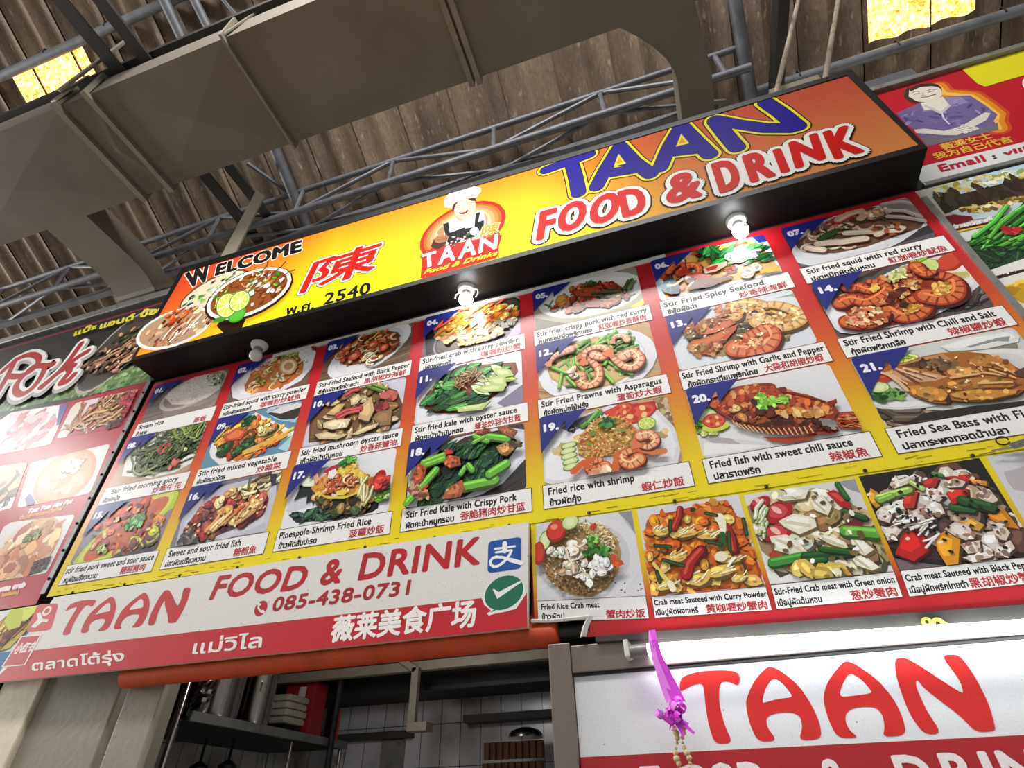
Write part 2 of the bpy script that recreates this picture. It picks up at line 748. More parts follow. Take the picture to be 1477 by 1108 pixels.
        if 0 < bold <= 0.0035:
            sh_ = [(-r_, -r_), (r_, -r_), (r_, r_), (-r_, r_)]
        elif bold > 0:
            m = 8 if bold < 0.012 else 16
            sh_ += [(r_ * math.cos(2 * PI * k / m), r_ * math.sin(2 * PI * k / m)) for k in range(m)]
            if bold > 0.03:
                sh_ += [(0.5 * r_ * math.cos(2 * PI * k / 8), 0.5 * r_ * math.sin(2 * PI * k / 8)) for k in range(8)]
        P_ = [[T(pt) for pt in t] for t in tris]
        for dx, dz in sh_:
            self.k += 1
            for t in P_:
                self._put([(q_[0] + dx, q_[1] + dz) for q_ in t], [c] * 3)

    def build(self, name, mt, parent=None, glow=None, **kw):
        off = bpy_parent_loc.get(parent.name, Vector()) if parent is not None else Vector()
        me = bpy.data.meshes.new(name)
        me.from_pydata([(v[0] - off.x, v[1] - off.y, v[2] - off.z) for v in self.v], [], self.f)
        ca = me.color_attributes.new('Col', 'FLOAT_COLOR', 'CORNER')
        buf = []
        for cs in self.c:
            for c in cs:
                buf += [c[0], c[1], c[2], 1.0]
        ca.data.foreach_set('color', buf)
        if glow:
            ga = me.attributes.new('Glow', 'FLOAT', 'POINT')
            ga.data.foreach_set('value', [glow(v[0], v[2]) for v in self.v])
        me.materials.append(mt)
        # every face looks out of the board
        bm = bmesh.new()
        bm.from_mesh(me)
        flip = [f for f in bm.faces if f.normal.y > 0]
        bmesh.ops.reverse_faces(bm, faces=flip)
        bm.to_mesh(me)
        bm.free()
        o = bpy.data.objects.new(name, me)
        link(o, parent)
        bpy_parent_loc[o.name] = off.copy()
        return tag(o, **kw)


# ------------------------------------------------------------------ the setting
MB().box((-9, -9, -0.1), (9, 6, 0)).build('floor', M['concrete'], kind='structure')

RZ, RS = 5.6, 0.53                     # roof height over the stall front, fall towards the back


def roof_z(y):
    return RZ - RS * y


SKY = [(-3.30, -2.62, -0.985, -0.70), (2.69, 3.27, -0.02, 0.447)]      # translucent sheets: x0, x1, y0, y1


def build_roof():
    pitch, amp = 0.19, 0.040
    xs, prof = [], []
    x = -8.0
    sheet = 0.38
    n = 8
    while x < 7.6:
        # each sheet: two waves; its right edge laps over the next one with a 9 mm step
        for k in range(2 * n + 1):
            t = k / (2 * n)
            px = x + t * sheet
            h = amp * (0.5 - 0.5 * math.cos(2 * PI * 2 * t)) ** 0.8 - 0.012 * t
            xs.append(px)
            prof.append(h)
        x += sheet
        xs.append(x)
        prof.append(-0.028)
    ys = [-6.5, -0.985, -0.70, -0.02, 0.447, 3.2]
    v, f, fs = [], [], []
    for y in ys:
        for px, h in zip(xs, prof):
            v.append((px, y, roof_z(y) + h))
    N = len(xs)
    for j in range(len(ys) - 1):
        for i in range(N - 1):
            q = (j * N + i, (j + 1) * N + i, (j + 1) * N + i + 1, j * N + i + 1)
            cx, cy = (xs[i] + xs[i + 1]) / 2, (ys[j] + ys[j + 1]) / 2
            hit = -1
            for s, (a, b_, c, d) in enumerate(SKY):
                if a < cx < b_ and c < cy < d:
                    hit = s
            if hit < 0:
                f.append(q)
            else:
                fs.append((hit, q))
    o = mesh_obj('ceiling', v, f, M['roof'], kind='structure')
    for s in range(len(SKY)):
        idx, vv, ff = {}, [], []
        for h, q in fs:
            if h == s:
                nq = []
                for i in q:
                    if i not in idx:
                        idx[i] = len(vv)
                        vv.append(v[i])
                    nq.append(idx[i])
                ff.append(tuple(nq))
        mesh_obj('window_%d' % (s + 1), vv, ff, M['skylight'], kind='structure')


build_roof()

# purlins: pipes under the sheets, with their hook bolts
for (y, x0, x1, lab) in ((-1.02, -6.0, 3.0, 'grey pipe purlin under the roof above the left skylight'),
                         (0.475, 1.93, 6.0, 'grey pipe purlin under the roof below the right skylight')):
    p = empty('purlin', (x0, y, roof_z(y) - 0.05), label=lab, cat='purlin', group='roof purlins')
    MB().tube([(x0, y, roof_z(y) - 0.073), (x1, y, roof_z(y) - 0.073)], 0.033, 12).build('pipe', M['purlin'], p, smooth=True)
    x = x0 + 0.31
    while x < x1 - 0.2:
        MB().tube([(x, y - 0.028, roof_z(y) - 0.09), (x, y - 0.038, roof_z(y) - 0.045), (x, y - 0.02, roof_z(y) - 0.03)], 0.006, 6).tube([(x, y - 0.028, roof_z(y) - 0.09), (x, y + 0.03, roof_z(y) - 0.085)], 0.006, 6).build('hook_bolt', M['steel_dark'], p)
        x += 0.57

# the lattice girder behind the duct: top and bottom chord, third chord behind, posts and diagonals
GY = 0.225
g = empty('lattice_girder', (-1.0, GY, 5.1), label='long welded pipe lattice girder running under the roof behind the duct', cat='girder')
zt, zb, zc, yc = 5.405, 5.115, 5.14, 0.40
MB().tube([(-6, GY, zt), (1.895, GY, zt)], 0.021, 10).build('top_chord', M['steel_pipe'], g, smooth=True)
MB().tube([(-6, GY, zb), (1.895, GY, zb)], 0.026, 10).build('bottom_chord', M['steel_pipe'], g, smooth=True)
MB().bar((-6, yc, zc - 0.01), (1.6, yc, zc - 0.01), 0.05, 0.05).build('rear_chord', M['steel_pipe'], g)
posts = [-4.45, -3.67, -2.9, -2.1, -1.32, -0.55, 0.24, 1.0, 1.75]
for i, x in enumerate(posts):
    MB().tube([(x, GY, zb), (x, GY, zt)], 0.017, 8).build('post', M['steel_pipe'], g, smooth=True)
    if i + 1 < len(posts):
        x2 = posts[i + 1]
        a, b_ = ((x, GY, zt), (x2, GY, zb)) if i % 2 else ((x, GY, zb), (x2, GY, zt))
        MB().tube([a, b_], 0.015, 8).build('diagonal', M['steel_pipe'], g, smooth=True)
        a, b_ = ((x, GY, zb), (x2, yc, zc)) if i % 2 else ((x, yc, zc), (x2, GY, zb))
        MB().tube([a, b_], 0.015, 8).build('rear_diagonal', M['steel_pipe'], g, smooth=True)

# rafters and tie beams
for (x0, y0, x1, y1, r, lab) in ((-1.74, -1.7, -1.70, -0.62, 0.036, 'grey pipe rafter rising over the duct beside the tie beams'),
                                 (-1.565, -1.7, -1.47, -0.62, 0.030, 'second grey pipe rafter over the duct, right of the first'),
                                 (-1.37, -0.35, -1.38, 0.62, 0.040, 'grey pipe rafter crossing the lattice girder above WELCOME'),
                                 (1.875, -0.3, 1.945, 0.72, 0.040, 'grey pipe rafter at the right end of the lattice girder')):
    o = MB().tube([(x0, y0, roof_z(y0) - 0.15), (x1, y1, roof_z(y1) - 0.15)], r, 12).build('rafter', M['steel_pipe'], smooth=True)
    tag(o, lab, 'rafter', 'pipe rafters under the roof')
for (x, y0, y1, w, lab) in ((-1.755, -2.4, 0.50, 0.085, 'left one of two dark steel tie beams above the duct'),
                            (-1.55, -2.4, 0.42, 0.075, 'right one of two dark steel tie beams above the duct'),
                            (2.075, -1.2, 0.66, 0.06, 'dark steel tie beam behind the hanger rods at upper right')):
    t = empty('tie_beam', (x, y0, 5.15), label=lab, cat='beam', group='dark steel tie beams')
    MB().box((x - w / 2, y0, 5.135), (x + w / 2, y1, 5.15)).build('flange', M['steel_dark'], t)
    MB().box((x - w / 2, y0, 5.15), (x - w / 2 + 0.012, y1, 5.25)).build('web', M['steel_dark'], t)
o = MB().tube([(-1.58, -0.1, 5.40), (-1.44, 0.19, 5.40)], 0.017, 8).build('brace_pipe', M['steel_pipe'], smooth=True)
tag(o, 'short slanting pipe brace meeting the girder above WELCOME', 'brace')
o = MB().tube([(-1.40, -1.15, 6.03), (-1.25, -0.8, 5.90)], 0.012, 8).build('brace_pipe', M['steel_pipe'], smooth=True)
tag(o, 'thin dark pipe brace above the duct at the top edge', 'brace')

# the ventilation duct
d = empty('ventilation_duct', (-1, -0.62, 4.9), label='big grey galvanised ventilation duct hanging under the roof', cat='duct')
DY0, DY1, DZ0, DZ1 = -0.93, -0.312, 4.9, 5.10


def duct_section(x0, x1):
    b = MB()
    cx, cy = (x0 + x1) / 2, (DY0 + DY1) / 2
    v = [(x0, DY0, DZ0), (x1, DY0, DZ0), (x1, DY1, DZ0), (x0, DY1, DZ0), (x0, DY0, DZ1), (x1, DY0, DZ1), (x1, DY1, DZ1), (x0, DY1, DZ1),
         (cx, cy, DZ0 - 0.018), (cx, DY0 - 0.006, (DZ0 + DZ1) / 2)]
    b.add(v, [(0, 1, 8), (1, 2, 8), (2, 3, 8), (3, 0, 8), (0, 4, 9), (4, 5, 9), (5, 1, 9), (1, 0, 9), (4, 7, 6, 5), (3, 2, 6, 7), (0, 3, 7, 4), (1, 5, 6, 2)])
    return b.build('duct_section', M['duct'], d)


def duct_flange(x, w=0.035, drop=0.028):
    b = MB()
    b.box((x - w / 2, DY0 - drop, DZ0 - drop), (x + w / 2, DY1 + drop, DZ0 - 0.0005))
    b.box((x - w / 2, DY0 - drop, DZ0), (x + w / 2, DY0 - 0.0065, DZ1))
    b.box((x - w / 2, DY1 + 0.0005, DZ0), (x + w / 2, DY1 + drop, DZ1))
    b.box((x - w / 2, DY0 - drop, DZ1 + 0.0005), (x + w / 2, DY1 + drop, DZ1 + drop))
    return b.build('duct_flange', M['duct_edge'], d)


xs = [-5.2, -3.6, -2.06, -1.84, -0.90, 0.315, 1.60]
for a, b_ in zip(xs[:-1], xs[1:]):
    duct_section(a, b_)
for x, w in ((-2.075, 0.04), (-1.85, 0.035), (-0.90, 0.016), (0.29, 0.03), (0.335, 0.03), (-3.6, 0.03)):
    duct_flange(x, w)


def rect_sweep(path, name, mt):
    """path: list of (x0, x1, lower point (y,z), upper point (y,z))"""
    v, f = [], []
    for (x0, x1, lo, up) in path:
        v += [(x0, lo[0], lo[1]), (x1, lo[0], lo[1]), (x1, up[0], up[1]), (x0, up[0], up[1])]
    for i in range(len(path) - 1):
        for k in range(4):
            f.append((i * 4 + k, i * 4 + (k + 1) % 4, (i + 1) * 4 + (k + 1) % 4, (i + 1) * 4 + k))
    b = MB().add(v, f)
    return b.build(name, mt, d, smooth=True)


def elbow(x0, x1, y0, flare=None, cy=0.08, cz=4.45, r0=0.45, r1=0.63, zend=2.6):
    path = [(flare[0] if flare else x0, flare[1] if flare else x1, (y0, DZ0), (y0, DZ1))]
    if flare:
        for t in (0.2, 0.4, 0.6, 0.8):
            s = 1 - (1 - t) ** 1.8
            path.append((flare[0] + (x0 - flare[0]) * s, flare[1] + (x1 - flare[1]) * t, (y0 + (cy - y0) * t, DZ0), (y0 + (cy - y0) * t, DZ1)))
    path.append((x0, x1, (cy, cz + r0), (cy, cz + r1)))
    for k in range(1, 9):
        t = PI / 2 * k / 8
        path.append((x0, x1, (cy + r0 * math.sin(t), cz + r0 * math.cos(t)), (cy + r1 * math.sin(t), cz + r1 * math.cos(t))))
    path.append((x0, x1, (cy + r0, zend), (cy + r1, zend)))
    rect_sweep(path, 'branch_elbow', M['duct'])
    # the flange ring half-way down
    t = PI / 2 * 0.36
    b = MB()
    dy, dz = math.sin(t), math.cos(t)
    py, pz = math.cos(t) * 0.016, -math.sin(t) * 0.016
    for (xa, xb, ra, rb) in ((x0 - 0.012, x1 + 0.012, r0 - 0.014, r0), (x0 - 0.012, x1 + 0.012, r1, r1 + 0.014), (x0 - 0.012, x0, r0, r1), (x1, x1 + 0.012, r0, r1)):
        v = []
        for x in (xa, xb):
            for rr in (ra, rb):
                for s in (-1, 1):
                    v.append((x, cy + rr * dy + s * py, cz + rr * dz + s * pz))
        b.add(v, [(0, 1, 3, 2), (4, 6, 7, 5), (0, 4, 5, 1), (2, 3, 7, 6), (0, 2, 6, 4), (1, 5, 7, 3)])
    b.build('branch_flange', M['duct_edge'], d)


elbow(-2.93, -2.57, DY1, r1=0.63)
elbow(1.43, 1.62, DY1, flare=(1.15, 1.545))

# square support pipe along the duct and its straps
o = MB().box((-5.5, -0.955, 5.165), (2.2, -0.905, 5.215)).build('support_pipe', M['steel_dark'])
tag(o, 'dark square support pipe running along the top edge of the duct', 'pipe')
o = MB().bar((-2.06, -0.985, 4.98), (-1.72, -1.02, 5.36), 0.012, 0.075, up=(0.7, 0, -0.7)).build('duct_strap', M['duct_edge'])
tag(o, 'wide bent flat strap holding the duct joint at upper left', 'strap')
o = MB().bar((-2.075, -0.965, 4.90), (-1.98, -0.965, 5.17), 0.01, 0.05, up=(1, 0, 0)).build('duct_strap', M['duct_edge'])
tag(o, 'short strap from the duct flange up to the support pipe at left', 'strap')
o = MB().bar((-0.905, -0.945, 4.90), (-0.80, -0.93, 5.17), 0.008, 0.03, up=(1, 0, 0)).build('duct_strap', M['duct_edge'])
tag(o, 'narrow strap at the second duct joint, right of the tie beams', 'strap')

# the wall behind the signs
b = MB()
b.box((-6.0, 0.045, 2.0), (-1.64, 0.075, 4.10))
b.box((-1.64, 0.045, 2.0), (0.50, 0.075, 3.95))
b.box((0.50, 0.07, 1.94), (2.02, 0.10, 3.95))
b.box((2.02, 0.045, 1.75), (6.0, 0.075, 4.05))
b.build('wall_front', M['dark_board'], kind='structure')


# kitchen behind the counter
def mat_tile():
    m, nt, bs = mat_new('white_tile')
    N, L = nt.nodes, nt.links
    tc = N.new('ShaderNodeTexCoord')
    mp = N.new('ShaderNodeMapping')
    mp.inputs['Rotation'].default_value = (PI / 2, 0, 0)
    L.new(tc.outputs['Object'], mp.inputs[0])
    br = N.new('ShaderNodeTexBrick')
    br.offset = 0
    br.inputs['Scale'].default_value = 1
    br.inputs['Brick Width'].default_value = 0.118
    br.inputs['Row Height'].default_value = 0.20
    br.inputs['Mortar Size'].default_value = 0.0022
    br.inputs['Color1'].default_value = lin('c9c8ca') + (1,)
    br.inputs['Color2'].default_value = lin('bdbcbf') + (1,)
    br.inputs['Mortar'].default_value = lin('4c4a49') + (1,)
    L.new(mp.outputs[0], br.inputs['Vector'])
    n = N.new('ShaderNodeTexNoise')
    n.inputs['Scale'].default_value = 2.5
    n.inputs['Detail'].default_value = 6
    L.new(tc.outputs['Object'], n.inputs['Vector'])
    r = N.new('ShaderNodeValToRGB')
    r.color_ramp.elements[0].position = 0.35
    r.color_ramp.elements[1].position = 0.6
    r.color_ramp.elements[0].color = lin('a39a8c') + (1,)
    r.color_ramp.elements[1].color = (1, 1, 1, 1)
    L.new(n.outputs['Fac'], r.inputs[0])
    mu = N.new('ShaderNodeMixRGB')
    mu.blend_type = 'MULTIPLY'
    mu.inputs[0].default_value = 1
    L.new(br.outputs[0], mu.inputs[1])
    L.new(r.outputs[0], mu.inputs[2])
    L.new(mu.outputs[0], bs.inputs['Base Color'])
    bs.inputs['Roughness'].default_value = 0.25
    return m


M['tile'] = mat_tile()
KB = 1.75
MB().box((-2.8, KB, 0), (0.9, KB + 0.08, 2.6)).build('wall_back', M['tile'], kind='structure')
MB().box((0.86, 0.12, 0), (0.92, KB, 2.6)).build('wall_right', M['tile'], kind='structure')
MB().box((-2.88, 0.12, 0), (-2.8, KB, 2.6)).build('wall_left', M['tile'], kind='structure')
# corrugated kitchen ceiling
v, f = [], []
n = 160
for j, y in enumerate((0.12, KB)):
    for i in range(n + 1):
        x = -2.8 + 3.66 * i / n
        v.append((x, y, 2.42 + 0.018 * math.sin(2 * PI * x / 0.12)))
for i in range(n):
    f.append((i, i + 1, n + 1 + i + 1, n + 1 + i))
mesh_obj('ceiling_kitchen', v, f, M['soot'], kind='structure')

hood = empty('extractor_hood', (-0.9, 1.6, 2.14), label='long sooty black extractor hood along the kitchen back wall', cat='hood')
MB().box((-1.9, 1.42, 2.115), (0.84, 1.74, 2.40)).build('hood_body', M['soot'], hood, bevel=0.01)
MB().box((-1.9, 1.40, 2.235), (0.84, 1.42, 2.262)).build('hood_rail', M['steel_dark'], hood)
MB().box((-1.9, 1.41, 2.108), (0.84, 1.44, 2.128)).build('hood_lip', M['steel_dark'], hood)
rl = empty('kitchen_ceiling_rail', (-0.3, 1.2, 2.2), label='pale steel ceiling rail with bolts above the kitchen hood', cat='rail')
MB().box((-1.6, 1.18, 2.158), (0.84, 1.22, 2.20)).build('rail_bar', M['beige_steel'], rl)
for x in (-1.0, -0.72, -0.44, -0.30, -0.16, 0.10, 0.2):
    MB().lathe((x, 1.185, 2.21), [(0.012, 0), (0.018, 0.01), (0.012, 0.028), (0.004, 0.034)], 8).build('bolt', M['alu'], rl)
hb = empty('hanging_bracket', (-0.48, 1.16, 1.93), label='pale steel hanging bracket with a slanted arm below the kitchen ceiling', cat='bracket')
MB().bar((-0.478, 1.16, 1.92), (-0.478, 1.16, 2.165), 0.036, 0.03, up=(0, 1, 0)).build('upright', M['beige_steel'], hb)
MB().bar((-0.66, 1.16, 2.27), (-0.478, 1.16, 2.155), 0.03, 0.03).build('slanted_arm', M['beige_steel'], hb)
MB().box((-0.49, 1.13, 1.895), (-0.39, 1.20, 1.93)).build('foot_plate', M['beige_steel'], hb)
o = MB().box((-0.42, KB - 0.10, 1.985), (0.86, KB, 2.02)).build('tile_ledge', M['wood_grime'])
tag(o, 'grey ledge on the white kitchen tiles right of the hanging bracket', 'ledge')
o = MB().box((-1.8, KB - 0.05, 1.94), (-0.75, KB, 1.975)).build('tile_ledge', M['wood_grime'])
tag(o, 'grey ledge on the white kitchen tiles left of the hanging bracket', 'ledge')
o = MB().tube([(-0.955, 1.25, 1.0), (-0.955, 1.25, 2.40)], 0.016, 8).build('kitchen_pole', M['soot'], smooth=True)
tag(o, 'thin black upright pole inside the kitchen right of the shelf', 'pole')
o = MB().box((-0.93, KB - 0.04, 1.0), (-0.80, KB, 1.93)).build('wall_cabinet', M['alu'])
tag(o, 'narrow grey cabinet edge against the kitchen tiles', 'cabinet')

# basket with lid low in the opening
bk = empty('ribbed_basket', (-0.08, 1.5, 1.70), label='dark brown ribbed basket with a steel lid beside the steel post', cat='basket')
for r_ in range(2):
    b = MB()
    for k in range(9):
        x = -0.225 + 0.034 * k
        b.tube([(x, 1.5 - 0.02 * r_, 1.80 - 0.085 * r_), (x, 1.5 - 0.02 * r_, 1.87 - 0.085 * r_)], 0.018, 8)
    b.build('rib_row', mat('basket_brown%d' % r_, '5a3826', 0.4, 0, 0.3, 30), bk, smooth=True)
MB().box((-0.26, 1.40, 1.685), (0.09, 1.56, 1.705)).build('tray', M['soot'], bk)
MB().lathe((-0.03, 1.52, 1.885), [(0.085, 0), (0.085, 0.012), (0.07, 0.03), (0.03, 0.042), (0.004, 0.046)], 28).build('steel_lid', M['steel_shiny'], bk, smooth=True, label='bright steel lid')

# pillars
def pillar(name, x0, x1, y0, y1, z1, mt, groove=None):
    b = MB().box((x0, y0, 0), (x1, y1, z1))
    return b.build(name, mt, bevel=0.006, kind='structure')


pillar('pillar', -1.39, -1.035, 0.05, 0.30, 2.0, M['column'])
pillar('pillar', -1.595, -1.395, 0.035, 0.28, 2.0, M['column_light'])
pillar('pillar', -2.3, -1.615, 0.035, 0.28, 2.0, M['column_light'])
pillar('pillar', -0.998, -0.845, 0.05, 0.075, 2.0, M['column'])
o = MB().box((-1.612, 0.03, 0.6), (-1.600, 0.05, 2.0)).build('cable', M['black'])
tag(o, 'thin black cable running down beside the pale pillar at left', 'cable')

# kitchen shelf along the left with its things
sh = empty('wire_shelf', (-1.3, 0.9, 1.9), label='dark steel kitchen shelf on tube posts behind the pillar', cat='shelf')
MB().box((-1.62, 0.45, 1.895), (-1.10, 1.62, 1.905)).build('shelf_deck', M['soot'], sh)
MB().box((-1.11, 0.45, 1.893), (-1.09, 1.62, 1.927)).build('shelf_lip', M['alu'], sh)
MB().tube([(-1.150, 0.45, 0.9), (-1.155, 0.45, 2.03)], 0.0145, 12).build('post', M['steel_shiny'], sh, smooth=True)
MB().tube([(-1.60, 1.6, 0.9), (-1.60, 1.6, 2.09)], 0.0145, 12).build('post', M['steel_shiny'], sh, smooth=True)
MB().tube([(-1.12, 1.6, 0.9), (-1.12, 1.6, 1.90)], 0.0115, 10).build('post', M['steel_shiny'], sh, smooth=True)
MB().tube([(-1.15, 1.2, 0.9), (-1.15, 1.2, 1.90)], 0.0095, 10).build('post', M['steel_shiny'], sh, smooth=True)


def pot(c, r, h, lab, knob=True):
    t = empty('steel_pot', c, label=lab, cat='pot', group='steel pots on the kitchen shelf')
    MB().lathe(c, [(r * 0.97, 0), (r, 0.008), (r, h - 0.006), (r * 1.05, h), (r * 1.05, h + 0.006)], 36).build('pot_body', M['steel_shiny'], t, smooth=True)
    cz = Vector(c) + Vector((0, 0, h + 0.006))
    MB().lathe(cz, [(r * 1.04, 0), (r * 1.04, 0.008), (r * 0.7, 0.022), (r * 0.12, 0.028)], 36).build('pot_lid', M['steel_shiny'], t, smooth=True)
    for s in (-1, 1):
        a = Vector(c) + Vector((s * r * 0.7, -r * 0.72, h * 0.82))
        MB().tube([a, a + Vector((s * 0.014, -0.02, 0.0)), a + Vector((s * 0.014, -0.02, -0.03)), a + Vector((0, 0, -0.03))], 0.0035, 6).build('pot_handle', M['steel_shiny'], t, smooth=True)


pot((-1.215, 0.70, 1.906), 0.098, 0.33, 'tall polished steel pot on the shelf, nearest the pillar')
pot((-1.205, 0.945, 1.906), 0.075, 0.235, 'smaller polished steel pot on the shelf, beside the stacked boxes')
M['foam'] = mat('grey_woven_plastic', 'a59c8c', 0.7, 0, 0.15, 30, '5b5348', 8, 0.6)
st = empty('box_stack', (-1.19, 1.16, 1.906), label='stack of pale grimy food containers on the shelf before the red box', cat='stack')
for k in range(4):
    w = 0.082 + 0.003 * (k % 2)
    MB().box((-1.19 - w, 1.14 - w, 1.955 + 0.032 * k), (-1.19 + w, 1.14 + w, 1.955 + 0.032 * k + 0.0315)).build('container', M['foam'], st, bevel=0.02)
MB().box((-1.25, 1.10, 1.906), (-1.13, 1.22, 1.955)).build('base_tray', M['soot'], st, bevel=0.01)
M['red_box'] = mat('red_carton', 'a32a2e', 0.45, 0, 0.1)
rb = empty('red_carton', (-1.12, 1.42, 1.906), label='red printed carton on the shelf behind the stacked containers', cat='box')
MB().box((-1.30, 1.27, 1.9055), (-1.12, 1.39, 2.17)).build('carton', M['red_box'], rb, bevel=0.004)
MB().box((-1.215, 1.2665, 2.10), (-1.175, 1.2701, 2.15)).build('printed_panel', M['white_plastic'], rb)
fb = empty('foil_pack', (-1.08, 1.54, 1.906), label='upright foil pack with an orange edge at the far shelf end', cat='pack')
MB().box((-1.19, 1.51, 1.906), (-1.135, 1.56, 2.09)).build('foil', M['steel_shiny'], fb, bevel=0.006)
MB().box((-1.135, 1.51, 1.906), (-1.123, 1.56, 2.07)).build('orange_edge', M['orange'], fb)
# foil bag at the near end, hanging tools below
rng = random.Random(4)
b = MB()
v, f = [], []
nn, mm = 14, 12
for j in range(mm + 1):
    for i in range(nn):
        t = 2 * PI * i / nn
        r_ = 0.042 * (1 - 0.35 * (j / mm) ** 3) * (1 + rng.uniform(-0.16, 0.16))
        v.append((-1.155 + r_ * math.cos(t), 0.545 + r_ * 0.7 * math.sin(t), 1.906 + 0.19 * j / mm))
for j in range(mm):
    for i in range(nn):
        f.append((j * nn + i, j * nn + (i + 1) % nn, (j + 1) * nn + (i + 1) % nn, (j + 1) * nn + i))
f.append(tuple(range(nn))[::-1])
f.append(tuple(mm * nn + i for i in range(nn)))
o = mesh_obj('plastic_bag', v, f, M['steel_shiny'])
tag(o, 'crumpled shiny clear plastic bag at the near end of the shelf', 'bag')
for k, (x, y, dz, lab) in enumerate(((-1.40, 0.9, 0.0, 'dark ladle hanging under the shelf, nearer the pillar'), (-1.33, 1.0, 0.01, 'dark ladle hanging under the shelf, farther from the pillar'))):
    t = empty('ladle', (x, y, 1.74), label=lab, cat='ladle', group='ladles hanging under the shelf')
    MB().tube([(x, y, 1.893), (x, y, 1.79)], 0.006, 8).build('handle', M['soot'], t, smooth=True)
    MB().lathe((x, y, 1.70 + dz), [(0.006, 0), (0.032, 0.014), (0.042, 0.045), (0.040, 0.08), (0.012, 0.10)], 16).build('bowl', M['soot'], t, smooth=True)
b = MB()
for k in range(30):
    x = -1.22 + 0.22 * rng.random()
    y = 1.2 + 0.2 * rng.random()
    b.box((x, y, 1.70 + 0.02 * rng.random()), (x + 0.05, y + 0.05, 1.735 + 0.03 * rng.random()))
o = b.build('plastic_wrap', M['alu'], bevel=0.006)
tag(o, 'crumpled grey plastic wrap bundle low behind the shelf posts', 'wrap')
M['dark_red'] = mat('dark_red_cloth', '5e1f26', 0.7, 0, 0.2)
o = MB().box((-1.56, 0.7, 1.906), (-1.43, 0.9, 2.14)).build('red_sack', M['dark_red'], bevel=0.02)
tag(o, 'dark red sack on the shelf behind the near steel post', 'sack')

# ------------------------------------------------------------------ steel frame of the right counter front
fr = empty('steel_framework', (0.515, 0.0, 0), label='brushed stainless steel frame around the lower white sign', cat='frame')
MB().box((0.487, 0.0, 0.0), (0.547, 0.06, 1.93)).build('post', M['stainless'], fr, bevel=0.003)
MB().box((0.5475, 0.004, 1.8555), (2.4, 0.06, 1.922)).build('top_rail', M['stainless'], fr, bevel=0.003)
MB().box((0.5475, 0.012, 1.849), (2.4, 0.05, 1.855)).build('sill', M['steel_dark'], fr)

# orange awning roller under the name banner
aw = empty('awning_roller', (-0.5, 0.02, 1.955), label='long orange awning roller under the white name banner', cat='awning')
MB().lathe((-1.0, 0.024, 1.962), [(0.026, 0), (0.033, 0.006), (0.033, 1.50), (0.028, 1.512), (0.018, 1.516)], 24, axis=(1, 0, 0)).build('roller', M['orange'], aw, smooth=True)
MB().box((-1.0, 0.034, 1.965), (0.50, 0.060, 2.02)).build('valance', M['orange'], aw)
MB().tube([(0.515, 0.024, 1.962), (0.60, 0.024, 1.962)], 0.017, 12).build('axle', M['steel_dark'], aw, smooth=True)
o = MB().box((0.44, 0.032, 1.985), (0.462, 0.044, 2.30)).build('edge_strip', M['orange'])
tag(o, 'narrow dark orange strip between the banner and the crab menu', 'strip')

# ledge over the tube lamp
v = [(x, y, z) for y in (-0.012, 0.003) for x, z in ((0.62, 1.922), (2.4, 1.845), (2.4, 1.892), (0.62, 1.936))]
o = MB().add(v, [(0, 1, 2, 3), (7, 6, 5, 4), (0, 4, 5, 1), (1, 5, 6, 2), (2, 6, 7, 3), (3, 7, 4, 0)]).build('sign_ledge', M['wood_grime'])
tag(o, 'grimy grey ledge under the crab menu, above the tube lamp', 'ledge')

# fluorescent tube
tl = empty('tube_lamp', (0.7, -0.035, 1.89), label='bright white fluorescent tube lamp under the crab menu', cat='lamp')
M['tube'] = mat_emit('tube_glow', 'f2f8ff', 14)
MB().tube([(0.752, -0.033, 1.886), (1.96, -0.033, 1.852)], 0.0145, 16).build('glass_tube', M['tube'], tl, smooth=True, label='glowing glass tube')
MB().tube([(0.705, -0.033, 1.886), (0.752, -0.033, 1.886)], 0.0155, 16).build('end_cap', M['alu'], tl, smooth=True)
MB().box((0.695, -0.050, 1.872), (0.708, 0.0035, 1.912)).build('lamp_holder', M['white_plastic'], tl, bevel=0.003)
MB().box((1.96, -0.050, 1.838), (1.975, -0.0125, 1.876)).build('lamp_holder', M['white_plastic'], tl, bevel=0.003)

